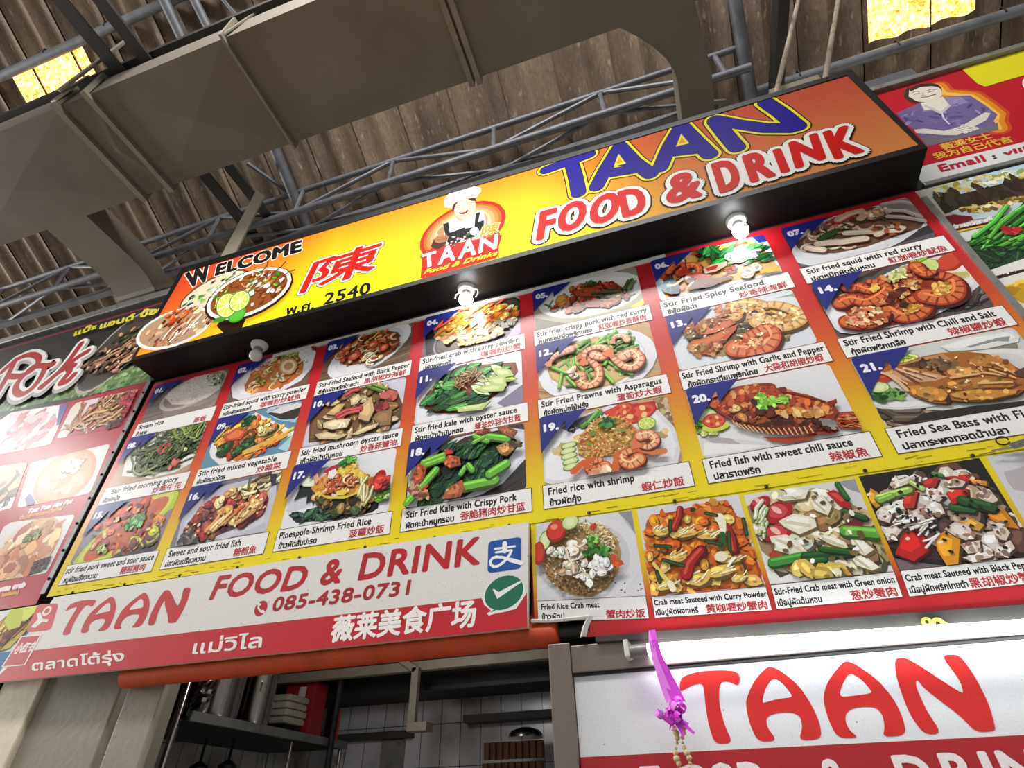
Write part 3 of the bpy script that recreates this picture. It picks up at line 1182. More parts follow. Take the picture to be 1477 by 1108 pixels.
# ------------------------------------------------------------------ lightbox housing is with its print; bulbs under it
M['bulb_on'] = mat_emit('led_bulb_glow', 'ffffff', 55)
M['bulb_off'] = mat('bulb_off_glass', 'cfd2d2', 0.12, 0, 0.02)
for (x, y, on, lab) in ((-0.845, -0.068, False, 'unlit white bulb under the lightbox, above the squid dish'),
                        (0.229, -0.082, True, 'lit white bulb under the lightbox, above the curry crab dish'),
                        (1.352, -0.074, True, 'lit white bulb under the lightbox, above the spicy seafood dish')):
    t = empty('led_bulb', (x, y, 3.375), label=lab, cat='bulb', group='bulbs under the lightbox')
    MB().lathe((x, y, 3.376), [(0.040, 0), (0.040, -0.006), (0.034, -0.020), (0.022, -0.026)], 28).build('socket_base', M['white_plastic'], t, smooth=True)
    MB().lathe((x, y, 3.352), [(0.021, 0), (0.021, -0.022)], 20).build('collar', M['alu'], t, smooth=True)
    MB().lathe((x, y, 3.330), [(0.020, 0), (0.027, -0.010), (0.030, -0.024), (0.027, -0.038), (0.016, -0.048), (0.003, -0.051)], 24).build('globe', M['bulb_on'] if on else M['bulb_off'], t, smooth=True, label='glowing globe' if on else 'unlit globe')
    if lab.startswith('lit') and x < 1:
        MB().tube([(x + 0.03, y, 3.365), (x + 0.052, y, 3.35), (x + 0.056, y, 3.325), (x + 0.045, y, 3.305)], 0.003, 6).build('wire', M['white_plastic'], t, smooth=True)
        MB().tube([(x - 0.03, y, 3.365), (x - 0.05, y, 3.35), (x - 0.05, y, 3.33)], 0.003, 6).build('wire', M['white_plastic'], t, smooth=True)

# hanger rods and brackets on top of the lightbox
for (a, b_, lab) in (((1.69, -0.06, 4.07), (2.30, 0.10, 5.545), 'left one of two weathered hanger rods above the lightbox'),
                     ((1.90, -0.06, 4.06), (2.52, 0.17, 5.51), 'right one of two weathered hanger rods above the lightbox')):
    o = MB().tube([a, b_], 0.0125, 10).build('hanger_rod', M['rust_rod'], smooth=True)
    tag(o, lab, 'rod', 'hanger rods of the lightbox')
o = MB().box((1.80, 0.045, 4.03), (2.035, 0.07, 4.47)).build('mounting_plate', M['beige_steel'], bevel=0.003)
tag(o, 'pale mounting plate behind the top right end of the lightbox', 'plate')
pb = empty('hanger_channel', (-1.26, -0.1, 4.1), label='pale steel channel post above the left part of the lightbox', cat='post')
MB().add([(-1.32, -0.13, 4.098), (-1.22, -0.13, 4.096), (-1.20, -0.13, 4.74), (-1.29, -0.13, 4.85),
          (-1.32, -0.12, 4.098), (-1.22, -0.12, 4.096), (-1.20, -0.12, 4.74), (-1.29, -0.12, 4.85)],
         [(0, 1, 2, 3), (7, 6, 5, 4), (0, 4, 5, 1), (1, 5, 6, 2), (2, 6, 7, 3), (3, 7, 4, 0)]).build('channel_web', M['beige_steel'], pb)
MB().bar((-1.325, -0.10, 4.10), (-1.30, -0.10, 4.85), 0.012, 0.05, up=(0, 1, 0)).build('channel_flange', M['beige_steel'], pb)
MB().bar((-1.30, 0.0, 4.105), (-1.22, 0.0, 4.24), 0.10, 0.01).build('gusset', M['beige_steel'], pb)

# pink ribbon garland hanging from the rail
M['ribbon'] = mat('pink_ribbon', 'e24be0', 0.35, 0, 0.1, 20)
M['ribbon2'] = mat('pale_pink_ribbon', 'f08cf2', 0.35, 0, 0.1, 20)
M['bead'] = mat('dried_flower_beads', 'c8b489', 0.7, 0, 0.2, 60)
ga = empty('ribbon_garland', (0.79, -0.06, 1.75), label='pink ribbon garland with bow and dried flower strings over the lower sign', cat='garland')


def band(pts, w, mt, name):
    v, f = [], []
    for i, (x, y, z) in enumerate(pts):
        ww = w[i]
        v += [(x - ww / 2, y, z), (x + ww / 2, y - 0.002, z), (x + ww / 2, y - 0.0008, z), (x - ww / 2, y + 0.0012, z)]
    for i in range(len(pts) - 1):
        for k in range(4):
            f.append((i * 4 + k, i * 4 + (k + 1) % 4, (i + 1) * 4 + (k + 1) % 4, (i + 1) * 4 + k))
    return MB().add(v, f).build(name, mt, ga)


band([(0.773, -0.058, 1.925), (0.775, -0.064, 1.90), (0.778, -0.062, 1.86), (0.795, -0.060, 1.80), (0.806, -0.060, 1.765)], [0.014, 0.014, 0.018, 0.028, 0.030], M['ribbon'], 'ribbon_band')
band([(0.770, -0.057, 1.925), (0.766, -0.0625, 1.90), (0.768, -0.061, 1.86), (0.780, -0.059, 1.80), (0.790, -0.058, 1.765)], [0.012, 0.012, 0.014, 0.020, 0.026], M['ribbon2'], 'ribbon_band')
rng = random.Random(9)
for k in range(22):
    a = rng.uniform(0, 2 * PI)
    r_ = rng.uniform(0.006, 0.028)
    c = Vector((0.790 + r_ * 1.2 * math.cos(a), -0.062 - rng.uniform(0, 0.02), 1.742 + r_ * math.sin(a) * 0.9))
    pts = []
    R_ = 0.0095
    ax = Vector((rng.uniform(-1, 1), rng.uniform(-1, 1), rng.uniform(-1, 1))).normalized()
    u = ax.orthogonal().normalized()
    w_ = ax.cross(u)
    v, f = [], []
    for i in range(9):
        t = 2 * PI * i / 9 * 0.85
        p_ = c + (u * math.cos(t) + w_ * math.sin(t)) * R_
        v += [p_ + ax * 0.006, p_ - ax * 0.006]
    for i in range(8):
        f.append((2 * i, 2 * i + 1, 2 * i + 3, 2 * i + 2))
    o = mesh_obj('bow_loop', v, f, M['ribbon'] if k % 3 else M['ribbon2'], ga)
for k, (dx, dz) in enumerate(((0.035, -0.032), (0.012, -0.036), (-0.016, -0.022), (0.026, -0.014))):
    c = Vector((0.79, -0.066, 1.735))
    v = [c + Vector((-0.008, 0, 0)), c + Vector((0.008, 0, 0)), c + Vector((dx + 0.004, -0.006, dz)), c + Vector((dx, -0.006, dz - 0.004))]
    mesh_obj('bow_tail', v, [(0, 1, 2, 3)], M['ribbon'], ga)
for s, x0 in ((0, 0.785), (1, 0.802)):
    b = MB()
    z = 1.715
    k = 0
    while z > 1.50:
        r_ = 0.0052 + 0.002 * math.sin(k * 1.3 + s)
        xx = x0 + 0.004 * math.sin(k * 0.9 + s * 2) - (1.715 - z) * (0.05 if s == 0 else 0.0)
        b.lathe((xx, -0.058, z), [(0.001, -r_), (r_ * 0.8, -r_ * 0.6), (r_, 0), (r_ * 0.8, r_ * 0.6), (0.001, r_)], 8)
        z -= 0.0095
        k += 1
    b.build('flower_string', M['bead'], ga, smooth=True)

# little things on the ledge and board
M['yellow_plastic'] = mat('yellow_plastic', 'd6da4a', 0.35, 0, 0.08)
YZ = -0.045
yc_ = empty('yellow_clip', (1.395, -0.05, 1.89), label='small yellow plastic clip with two round holes on the ledge', cat='clip')
for (x, r_) in ((1.379, 0.010), (1.399, 0.013)):
    MB().lathe((x, -0.022, 1.938 + YZ - (x - 1.379) * 0.3), [(r_, -0.004), (r_, 0.004), (r_ * 0.45, 0.004), (r_ * 0.45, -0.004), (r_, -0.004)], 18, axis=(0, 1, 0.25), caps=False).build('ring', M['yellow_plastic'], yc_, smooth=True)
MB().add([(1.405, -0.026, 1.942 + YZ), (1.427, -0.024, 1.921 + YZ), (1.405, -0.024, 1.922 + YZ), (1.405, -0.018, 1.942 + YZ), (1.427, -0.017, 1.921 + YZ), (1.405, -0.017, 1.922 + YZ)],
         [(0, 2, 1), (3, 4, 5), (0, 1, 4, 3), (1, 2, 5, 4), (2, 0, 3, 5)]).build('tip', M['yellow_plastic'], yc_)
wc = empty('wire_hook', (1.74, -0.02, 2.285), label='twisted grey wire hook at the right edge between both menus', cat='hook')
pts = [(1.735 + 0.014 * math.cos(t), -0.02, 2.305 + 0.012 * math.sin(t)) for t in [k * 0.45 for k in range(14)]]
MB().tube(pts, 0.0022, 6).build('loop', M['steel_dark'], wc, smooth=True)
for k in range(4):
    MB().tube([(1.742, -0.02 - 0.003 * k, 2.293 - 0.006 * k), (1.79, -0.022, 2.30 - 0.005 * k), (1.84, -0.02, 2.292 - 0.005 * k)], 0.0024, 6).build('strand', M['alu'], wc, smooth=True)
MB().tube([(1.70, -0.02, 2.283), (1.76, -0.024, 2.279)], 0.002, 6).build('strand', M['alu'], wc, smooth=True)


# ------------------------------------------------------------------ painting of the printed dish photographs
def sh(c, k):
    """a printed colour k times as bright"""
    if isinstance(c, str):
        c = tuple(int(c[i:i + 2], 16) / 255 for i in (0, 2, 4))
    return tuple(max(0, min(1, x * k)) for x in c)


def jit(c, rng, a=0.08):
    c = sh(c, 1 + rng.uniform(-a * 1.6, a * 1.6))
    return tuple(max(0, min(1, x + rng.uniform(-a, a) * 0.4)) for x in c)


def inside(p, poly):
    x, y = p
    r = False
    for i in range(len(poly)):
        (x0, y0), (x1, y1) = poly[i - 1], poly[i]
        if (y0 > y) != (y1 > y) and x < (x1 - x0) * (y - y0) / (y1 - y0) + x0:
            r = not r
    return r


def ring_pts(c, a, b, n=20):
    return [(c[0] + (a[0] - c[0]) * math.cos(2 * PI * k / n) + (b[0] - c[0]) * math.sin(2 * PI * k / n),
             c[1] + (a[1] - c[1]) * math.cos(2 * PI * k / n) + (b[1] - c[1]) * math.sin(2 * PI * k / n)) for k in range(n)]


class Paint:
    def __init__(self, art, seed=1):
        self.a, self.r = art, random.Random(seed)

    def E(self, c, a, b, col):
        self.a.ell(c, (a[0] - c[0], a[1] - c[1]), (b[0] - c[0], b[1] - c[1]), col)

    def plate(self, c, a, b, col, rim=0.80, well=None, shade=0.9):
        """plate: shadow, rim, well"""
        v = lambda k: ((c[0] + (a[0] - c[0]) * k, c[1] + (a[1] - c[1]) * k), (c[0] + (b[0] - c[0]) * k, c[1] + (b[1] - c[1]) * k))
        self.E((c[0] + 0.002, c[1] - 0.005), (a[0] + 0.002, a[1] - 0.005), (b[0] + 0.002, b[1] - 0.005), sh(col, 0.55))
        self.E(c, a, b, col)
        a2, b2 = v(rim + 0.02)
        self.E(c, a2, b2, sh(col, shade))
        a2, b2 = v(rim)
        self.E((c[0], c[1] - 0.001), a2, b2, well or sh(col, 0.97))

    def P(self, pts, col):
        self.a.poly(pts, col)

    def S(self, pts, w, col, w1=None):
        self.a.stroke(pts, w, col, w1)

    def stem(self, p, q, w, col, bend=0.0):
        """a green stalk or stick with its dark and light side"""
        m = ((p[0] + q[0]) / 2 - (q[1] - p[1]) * bend, (p[1] + q[1]) / 2 + (q[0] - p[0]) * bend)
        o = (0.0, -w * 0.22)
        self.S([(x + o[0], z + o[1]) for x, z in (p, m, q)], w, sh(col, 0.5))
        self.S([p, m, q], w * 0.88, col)
        self.S([(x, z + w * 0.2) for x, z in (p, m, q)], w * 0.25, sh(col, 1.35))

    def leaf(self, c, l, w, rot, col):
        ca, sa = math.cos(rot), math.sin(rot)
        pts = []
        n = 7
        for k in range(n):
            t = k / (n - 1)
            pts.append((-l / 2 + l * t, w / 2 * math.sin(PI * t ** 0.8) * (1 + self.r.uniform(-0.2, 0.2))))
        for k in range(n):
            t = 1 - k / (n - 1)
            pts.append((-l / 2 + l * t, -w / 2 * math.sin(PI * t ** 0.8) * (1 + self.r.uniform(-0.2, 0.2))))
        T = lambda x, z, s=1.0: (c[0] + (x * ca - z * sa) * s, c[1] + (x * sa + z * ca) * s)
        self.P([T(x, z, 1.1) for x, z in pts], sh(col, 0.45))
        self.P([T(x, z) for x, z in pts], col)
        self.S([T(-l * 0.42, 0), T(l * 0.4, 0)], w * 0.09, sh(col, 1.6))
        for s in (-0.2, 0.1):
            self.S([T(l * s, 0), T(l * (s + 0.16), w * 0.26)], w * 0.06, sh(col, 1.4))
            self.S([T(l * s, 0), T(l * (s + 0.16), -w * 0.26)], w * 0.06, sh(col, 0.7))

    def chunk(self, c, r, col, rot=None, asp=0.7):
        rot = self.r.uniform(0, PI) if rot is None else rot
        R = self.r
        self.a.blob((c[0] + r * 0.12, c[1] - r * 0.2), r * 1.06, r * asp * 1.06, sh(col, 0.42), rot, 0.15, 9, R)
        self.a.blob(c, r, r * asp, col, rot, 0.16, 9, R)
        self.a.blob((c[0] - r * 0.15, c[1] + r * 0.17), r * 0.55, r * asp * 0.4, sh(col, 1.28), rot, 0.25, 7, R)
        self.a.blob((c[0] + r * 0.3, c[1] - r * 0.2), r * 0.3, r * asp * 0.2, sh(col, 0.72), rot, 0.3, 6, R)

    def shrimp(self, pts, w, c1='e9a47c', c2='d9622f', tail=True):
        """curled prawn along pts (head end first), with cross bands and tail fan"""
        fine = []
        n = len(pts)
        for i in range(n - 1):
            p0, p1, p2, p3 = pts[max(i - 1, 0)], pts[i], pts[i + 1], pts[min(i + 2, n - 1)]
            for k in range(4):
                t = k / 4
                fine.append(tuple(0.5 * (2 * p1[j] + (p2[j] - p0[j]) * t + (2 * p0[j] - 5 * p1[j] + 4 * p2[j] - p3[j]) * t * t + (3 * p1[j] - p0[j] - 3 * p2[j] + p3[j]) * t ** 3) for j in (0, 1)))
        fine.append(pts[-1])
        m = len(fine)
        w = w * 1.3
        self.S([(x + w * 0.05, z - w * 0.16) for x, z in fine], w * 1.08, sh(c2, 0.4), w * 0.5)
        self.S(fine, w, c2, w * 0.42)
        self.S(fine, w * 0.74, c1, w * 0.3)
        for i in range(1, m - 1, 2):
            (x0, z0), (x1, z1) = fine[i - 1], fine[i + 1]
            l = math.hypot(x1 - x0, z1 - z0) or 1
            ww = w * (1 - 0.62 * i / m) * 0.45
            nx, nz = -(z1 - z0) / l * ww, (x1 - x0) / l * ww
            self.S([(fine[i][0] - nx, fine[i][1] - nz), (fine[i][0] + nx, fine[i][1] + nz)], w * 0.09, sh(c2, 0.85))
        self.S([(x - w * 0.05, z + w * 0.15) for x, z in fine[: int(m * 0.7)]], w * 0.14, sh(c1, 1.25))
        if tail:
            (x0, z0), (x1, z1) = fine[-2], fine[-1]
            a = math.atan2(z1 - z0, x1 - x0)
            for da in (-0.45, 0.0, 0.45):
                q = (x1 + math.cos(a + da) * w * 0.75, z1 + math.sin(a + da) * w * 0.75)
                self.S([(x1, z1), q], w * 0.26, c2, w * 0.34)

    def scat(self, poly, n, kind, s, cols, asp=None, rot=None):
        """n pieces of one kind spread over a region; s = (smallest, largest) size"""
        R = self.r
        xs = [p[0] for p in poly]
        zs = [p[1] for p in poly]
        done = 0
        tries = 0
        while done < n and tries < n * 30:
            tries += 1
            p = (R.uniform(min(xs), max(xs)), R.uniform(min(zs), max(zs)))
            if not inside(p, poly):
                continue
            done += 1
            z = R.uniform(*s)
            col = jit(R.choice(cols), R)
            t = R.uniform(0, PI) if rot is None else rot + R.uniform(-0.35, 0.35)
            d = (math.cos(t), math.sin(t))
            if kind == 'bit':
                self.a.blob(p, z, z * (asp or 0.65), col, t, 0.3, 6, R)
            elif kind == 'grain':
                q = (p[0] + d[0] * z, p[1] + d[1] * z)
                self.a.stroke([p, q], z * 0.36, col, cap=False)
            elif kind == 'stick':
                q = (p[0] + d[0] * z, p[1] + d[1] * z)
                self.stem(p, q, z * (asp or 0.2), col, R.uniform(-0.12, 0.12))
            elif kind == 'leaf':
                self.leaf(p, z, z * (asp or 0.5), t, col)
            elif kind == 'chunk':
                self.chunk(p, z, col, t, asp or 0.7)
            elif kind == 'ring':
                self.a.blob(p, z * 1.1, z * (asp or 0.8) * 1.1, sh(col, 0.55), t, 0.05, 12, R)
                self.a.blob(p, z, z * (asp or 0.8), col, t, 0.05, 12, R)
                self.a.blob(p, z * 0.55, z * (asp or 0.8) * 0.5, sh(col, 0.6), t, 0.05, 10, R)
            elif kind == 'curl':
                pts = [(p[0] + z * math.cos(t + k * 0.6), p[1] + z * (asp or 0.8) * math.sin(t + k * 0.6)) for k in range(6)]
                self.S([(x + z * .05, y - z * .1) for x, y in pts], z * 0.55, sh(col, 0.45), z * 0.35)
                self.S(pts, z * 0.46, col, z * 0.3)
                self.S(pts[1:4], z * 0.14, sh(col, 1.3))
            elif kind == 'noodle':
                pts = [p]
                aa = t
                for k in range(5):
                    aa += R.uniform(-0.5, 0.5)
                    pts.append((pts[-1][0] + math.cos(aa) * z / 5, pts[-1][1] + math.sin(aa) * z / 5))
                self.S([(x, y - z * 0.03) for x, y in pts], z * 0.1, sh(col, 0.55))
                self.S(pts, z * 0.075, col)

    def wood(self, x0, z0, x1, z1, cols, rot=0.0, n=18):
        """plank background"""
        R = self.r
        self.a.rect(x0, z0, x1, z1, cols[0])
        for k in range(n):
            z = R.uniform(z0 - 0.1, z1 + 0.1)
            pts = [(x0 - 0.05, z - math.tan(rot) * (x1 - x0) * 0.5), (x1 + 0.05, z + math.tan(rot) * (x1 - x0) * 0.5)]
            self.a.stroke(pts, R.uniform(0.001, 0.006), jit(R.choice(cols), R), cap=False)

    def lime(self, c, r, asp=0.8):
        self.a.ell(c, (r, 0), (0, r * asp), '6f9a2a')
        self.a.ell(c, (r * 0.88, 0), (0, r * asp * 0.88), 'e3eba0')
        for k in range(8):
            t = 2 * PI * k / 8
            p = [(c[0] + r * 0.12 * math.cos(t), c[1] + r * 0.12 * asp * math.sin(t))]
            for dt in (-0.3, 0, 0.3):
                p.append((c[0] + r * 0.78 * math.cos(t + dt), c[1] + r * 0.78 * asp * math.sin(t + dt)))
            self.P(p, 'bccf52')

    def tomato(self, c, a, b):
        self.E(c, a, b, 'b8321f')
        s = lambda k: ((c[0] + (a[0] - c[0]) * k, c[1] + (a[1] - c[1]) * k), (c[0] + (b[0] - c[0]) * k, c[1] + (b[1] - c[1]) * k))
        self.E(c, *s(0.86), 'd9573a')
        for k in range(6):
            t = 2 * PI * k / 6
            q = (c[0] + ((a[0] - c[0]) * math.cos(t) + (b[0] - c[0]) * math.sin(t)) * 0.52, c[1] + ((a[1] - c[1]) * math.cos(t) + (b[1] - c[1]) * math.sin(t)) * 0.52)
            f = math.hypot(a[0] - c[0], a[1] - c[1]) * 0.2
            self.a.blob(q, f, f * 0.8, 'eec17a' if k % 2 else 'c2301e', t, 0.2, 7, self.r)

    def cucumber(self, c, a, b):
        self.E(c, a, b, '5f8c2d')
        s = lambda k: ((c[0] + (a[0] - c[0]) * k, c[1] + (a[1] - c[1]) * k), (c[0] + (b[0] - c[0]) * k, c[1] + (b[1] - c[1]) * k))
        self.E(c, *s(0.88), 'cfdc96')
        self.E(c, *s(0.5), 'dfe6b4')

    def herb(self, c, r, cols=('3f7a24', '5a9a2e', '2c5a1c', '78b040'), n=14):
        for k in range(n):
            t = self.r.uniform(0, 2 * PI)
            q = (c[0] + r * self.r.uniform(0, 1) * math.cos(t), c[1] + r * self.r.uniform(0, 0.8) * math.sin(t))
            self.a.blob(q, r * 0.42, r * 0.3, jit(self.r.choice(cols), self.r), t, 0.35, 7, self.r)


# ------------------------------------------------------------------ the main menu board
def txt(a, s, p, q, top, col, bold=0.0, box=False, dx=0.0):
    """writing from p to q along the baseline; top = a point at the top of the first letter (sets height and slant)"""
    ux, uz = q[0] - p[0], q[1] - p[1]
    L = math.hypot(ux, uz)
    ux, uz = ux / L, uz / L
    tx, tz = top[0] - p[0], top[1] - p[1]
    h = -tx * uz + tz * ux
    s_ = (tx * ux + tz * uz) / h
    a_text(a, s, p, q, h, col, bold, s_, box)


def a_text(a, s, p, q, h, col, bold=0.0, shear=0.0, box=False):
    loops, tris = text_tris(s)
    if not tris:
        return
    if box:
        ys = [y for l in loops for _, y in l]
        y0, y1 = min(ys), max(ys)
        # write with the glyphs' own box: shift the baseline so that the lowest point sits on p-q
        sz = h / (y1 - y0)
        ux, uz = q[0] - p[0], q[1] - p[1]
        L = math.hypot(ux, uz)
        ux, uz = ux / L, uz / L
        off = -y0 * sz
        p = (p[0] - uz * off, p[1] + ux * off)
        q = (q[0] - uz * off, q[1] + ux * off)
        h = sz * 0.70
    a.text(s, p, q, h, col, bold, shear)


GRADZ = [(3.36, 'c5202a'), (3.10, 'c3222a'), (2.93, 'c4342a'), (2.78, 'cf5528'), (2.66, 'd67a24'), (2.54, 'dda31e'), (2.42, 'e6c81a'), (2.281, 'e8d517')]
MENU_Y = -0.006
LW, LH, RP, TOP0 = 0.4616, 0.0830, 0.3483, 3.1003

mb = empty('menu_board', (0.2, MENU_Y, 2.28), label='large red and yellow menu board with twenty-one dish photos above the banner', cat='menu')
a = Art(MENU_Y)
X0, X1 = -1.532, 1.985
for (z0, c0), (z1, c1) in zip(GRADZ[:-1], GRADZ[1:]):
    a._put([(X0, z1), (X1, z1), (X1, z0), (X0, z0)], [lin(c1), lin(c1), lin(c0), lin(c0)])
# scuffs and ripples printed through use along the lower edge
rng = random.Random(3)
for k in range(70):
    x = rng.uniform(X0, X1 - 0.06)
    z = 2.289 + rng.uniform(-0.012, 0.016)
    a.stroke([(x, z), (x + rng.uniform(0.01, 0.05), z + rng.uniform(-0.002, 0.003))], rng.uniform(0.0008, 0.002), '6d5a1a', cap=False)
a.build('board_print', M['print'], mb)
MB().box((X0, MENU_Y + 0.0003, 2.298), (X1, 0.03, 3.37)).build('backing_sheet', M['dark_board'], mb)
for k in range(14):
    x = -1.40 + k * 0.255
    MB().lathe((x, MENU_Y, 2.283 + 0.002 * (k % 3)), [(0.0055, 0.0), (0.0055, -0.003), (0.003, -0.005)], 8, axis=(0, 1, 0)).build('screw', M['steel_dark'], mb)
o = MB().bar((-0.80, MENU_Y - 0.004, 3.337), (1.07, MENU_Y - 0.004, 3.345), 0.008, 0.019, up=(0, 0, 1)).build('top_strip', M['white_plastic'], mb, label='white plastic strip')


def caption(c, r, eng, e0, e1, th, t1, zh, z0, z1, style=0):
    x0, zt = -1.5 + 0.5 * c, TOP0 - RP * r
    y = MENU_Y - 0.0012
    a = Art(y)
    a.rect(x0, zt - LH, x0 + LW, zt, 'ece9e6')
    if r == 2 or c > 3:
        a.frame([(x0, zt - LH), (x0 + LW, zt - LH), (x0 + LW, zt), (x0, zt)], 0.0022, '3a2a22' if r == 2 else '7a2a22')
    else:
        a.frame([(x0, zt - LH), (x0 + LW, zt - LH), (x0 + LW, zt), (x0, zt)], 0.0016, '8a3a30')
    a.text(eng, (x0 + e0 * LW, zt - 0.036), (x0 + e1 * LW, zt - 0.036), 0.0250, '2b2828', 0.0020)
    if th:
        a.text(th, (x0 + 0.045 * LW, zt - 0.0735), (x0 + t1 * LW, zt - 0.0735), 0.0200, '1f1c1c', 0.0022)
    if zh:
        a_text(a, zh, (x0 + z0 * LW, zt - 0.0755), (x0 + z1 * LW, zt - 0.0755), 0.0300, 'b0353c', 0.0016, box=True)
    return a.build('caption_strip', M['print'], mb)


CAP = {
    (0, 0): ('Steam rice', .04, .36, 'ข้าวสวย', .18, '蒸飯', .77, .92),
    (1, 0): ('Stir-fried squid with curry powder', .02, .97, 'หมึกผัดผงกะหรี่', .37, '咖喱粉炒魷魚', .48, .93),
    (2, 0): ('Stir-Fried Seafood with Black Pepper', .03, .98, 'ซีฟู้ดผัดพริกไทยดำ', .47, '黑胡椒炒海鮮', .53, .95),
    (3, 0): ('Stir-fried crab with curry powder', .03, .94, 'ปูผัดผงกะหรี่', .31, '咖喱粉炒蟹', .60, .96),
    (4, 0): ('Stir fried crispy pork with red curry', .03, .97, 'หมูกรอบผัดพริกแกง', .50, '紅咖喱炒香酥肉', .56, .95),
    (5, 0): ('Stir Fried Spicy Seafood', .03, .80, 'ซีฟู้ดผัดฉ่า', .27, '炒香辣海鮮', .60, .95),
    (6, 0): ('Stir fried squid with red curry', .04, .83, 'ปลาหมึกผัดต้นหอม', .48, '紅咖喱炒魷魚', .58, .96),
    (0, 1): ('Stir fried morning glory', .10, .88, 'ผัดผักบุ้ง', .24, '炒牽牛花', .62, .95),
    (1, 1): ('Stir fried mixed vegetable', .03, .86, 'ผัดผักรวมมิตร', .35, '炒雜菜', .68, .93),
    (2, 1): ('Stir fried mushroom oyster sauce', .03, .96, 'เห็ดผัดน้ำมันหอย', .45, '炒香菇蠔油.', .62, .97),
    (3, 1): ('Stir fried kale with oyster sauce', .03, .91, 'ผัดคะน้าน้ำมันหอย', .46, '蠔油炒羽衣甘藍', .56, .94),
    (4, 1): ('Stir Fried Prawns with Asparagus', .03, .95, 'กุ้งผัดหน่อไม้ฝรั่ง', .39, '蘆筍炒大蝦', .61, .94),
    (5, 1): ('Stir Fried Shrimp with Garlic and Pepper', .02, .98, 'กุ้งผัดกระเทียมพริกไทย', .52, '大蒜和胡椒炒蝦', .57, .95),
    (6, 1): ('Stir Fried Shrimp with Chili and Salt', .03, .93, 'กุ้งผัดพริกเกลือ', .37, '辣椒鹽炒蝦', .63, .95),
    (0, 2): ('stir fried pork sweet and sour sauce', .02, .97, 'หมูผัดเปรี้ยวหวาน', .41, '糖醋豬肉', .66, .92),
    (1, 2): ('Sweet and sour fried fish', .04, .75, 'ปลาผัดเปรี้ยวหวาน', .44, '糖醋魚', .71, .92),
    (2, 2): ('Pineapple-Shrimp Fried Rice', .03, .83, 'ข้าวผัดสับปะรด', .38, '菠蘿炒飯', .66, .95),
    (3, 2): ('Stir Fried Kale with Crispy Pork', .04, .89, 'ผัดคะน้าหมูกรอบ', .42, '香脆猪肉炒甘蓝', .47, .95),
    (4, 2): ('Fried rice with shrimp', .04, .63, 'ข้าวผัดกุ้ง', .26, '蝦仁炒飯', .67, .94),
    (5, 2): ('Fried fish with sweet chili sauce', .04, .88, 'ปลาราดพริก', .32, '辣椒魚', .73, .94),
    (6, 2): ('Fried Sea Bass with Fish Sauce', .05, .96, 'ปลากระพงทอดน้ำปลา', .58, '魚露炸鱸魚', .68, .97),
}
for (c, r), v in CAP.items():
    caption(c, r, *v)


def pic_box(c, r):
    """the rectangle of a dish photograph: left, bottom, right, top"""
    x0 = -1.5 + 0.5 * c
    zb = TOP0 - RP * r
    zt = TOP0 - RP * (r - 1) - LH if r else 3.337
    return x0 + 0.006, zb, x0 + LW - 0.016, zt - 0.004


DISH_NAMES = {1: 'steamed rice', 2: 'squid in curry', 3: 'seafood with black pepper', 4: 'curry crab', 5: 'crispy pork', 6: 'spicy seafood', 7: 'squid in red curry',
              8: 'morning glory', 9: 'mixed vegetables', 10: 'mushrooms', 11: 'kale in oyster sauce', 12: 'prawns with asparagus', 13: 'garlic shrimp', 14: 'chili and salt shrimp',
              15: 'sweet and sour pork', 16: 'sweet and sour fish', 17: 'pineapple fried rice', 18: 'kale with crispy pork', 19: 'shrimp fried rice', 20: 'whole fried fish', 21: 'fried sea bass'}
DISH = {}


def dish(n):
    def deco(fn):
        DISH[n] = fn
        return fn
    return deco


# ------------------------------------------------------------------ the dish photographs, one painter each
NAVY = '262a78'


@dish(1)
def rice(p, B):
    p.wood(*B, ['7d706b', '6a5e5a', '8c7f78', '5d524e'], 0.1, 22)
    p.P([(-1.417,3.224),(-1.368,3.136),(-1.326,3.084),(-1.064,3.064),(-1.039,3.155),(-1.017,3.214),(-1.038,3.242),(-1.114,3.188)], '9a8b83')
    p.P([(-1.395,3.185),(-1.353,3.111),(-1.303,3.078),(-1.139,3.081),(-1.069,3.127),(-1.044,3.185),(-1.047,3.157),(-1.158,3.128),(-1.307,3.150)], '8a7b74')
    p.E((-1.230,3.239), (-1.039,3.264), (-1.238,3.136), 'b8aaa0')
    p.E((-1.231,3.244), (-1.061,3.266), (-1.243,3.152), '8f8078')
    R_ = [(-1.402,3.238),(-1.384,3.287),(-1.312,3.321),(-1.215,3.334),(-1.121,3.313),(-1.075,3.266),(-1.065,3.205),(-1.120,3.168),(-1.223,3.151),(-1.334,3.178)]
    p.P(R_, 'dcd2ca')
    p.scat(R_, 240, 'grain', (0.006, 0.011), ['f1ece6', 'fbf8f4', 'd5c8be', 'e6ddd4', 'bfb0a6'])
    p.scat([(-1.176,3.308),(-1.148,3.328),(-1.087,3.300),(-1.049,3.252),(-1.094,3.227),(-1.136,3.245)], 26, 'leaf', (0.012, 0.024), ['3a6a34', '2c5228', '6a9a4c', 'c9d6b4'], 0.6)


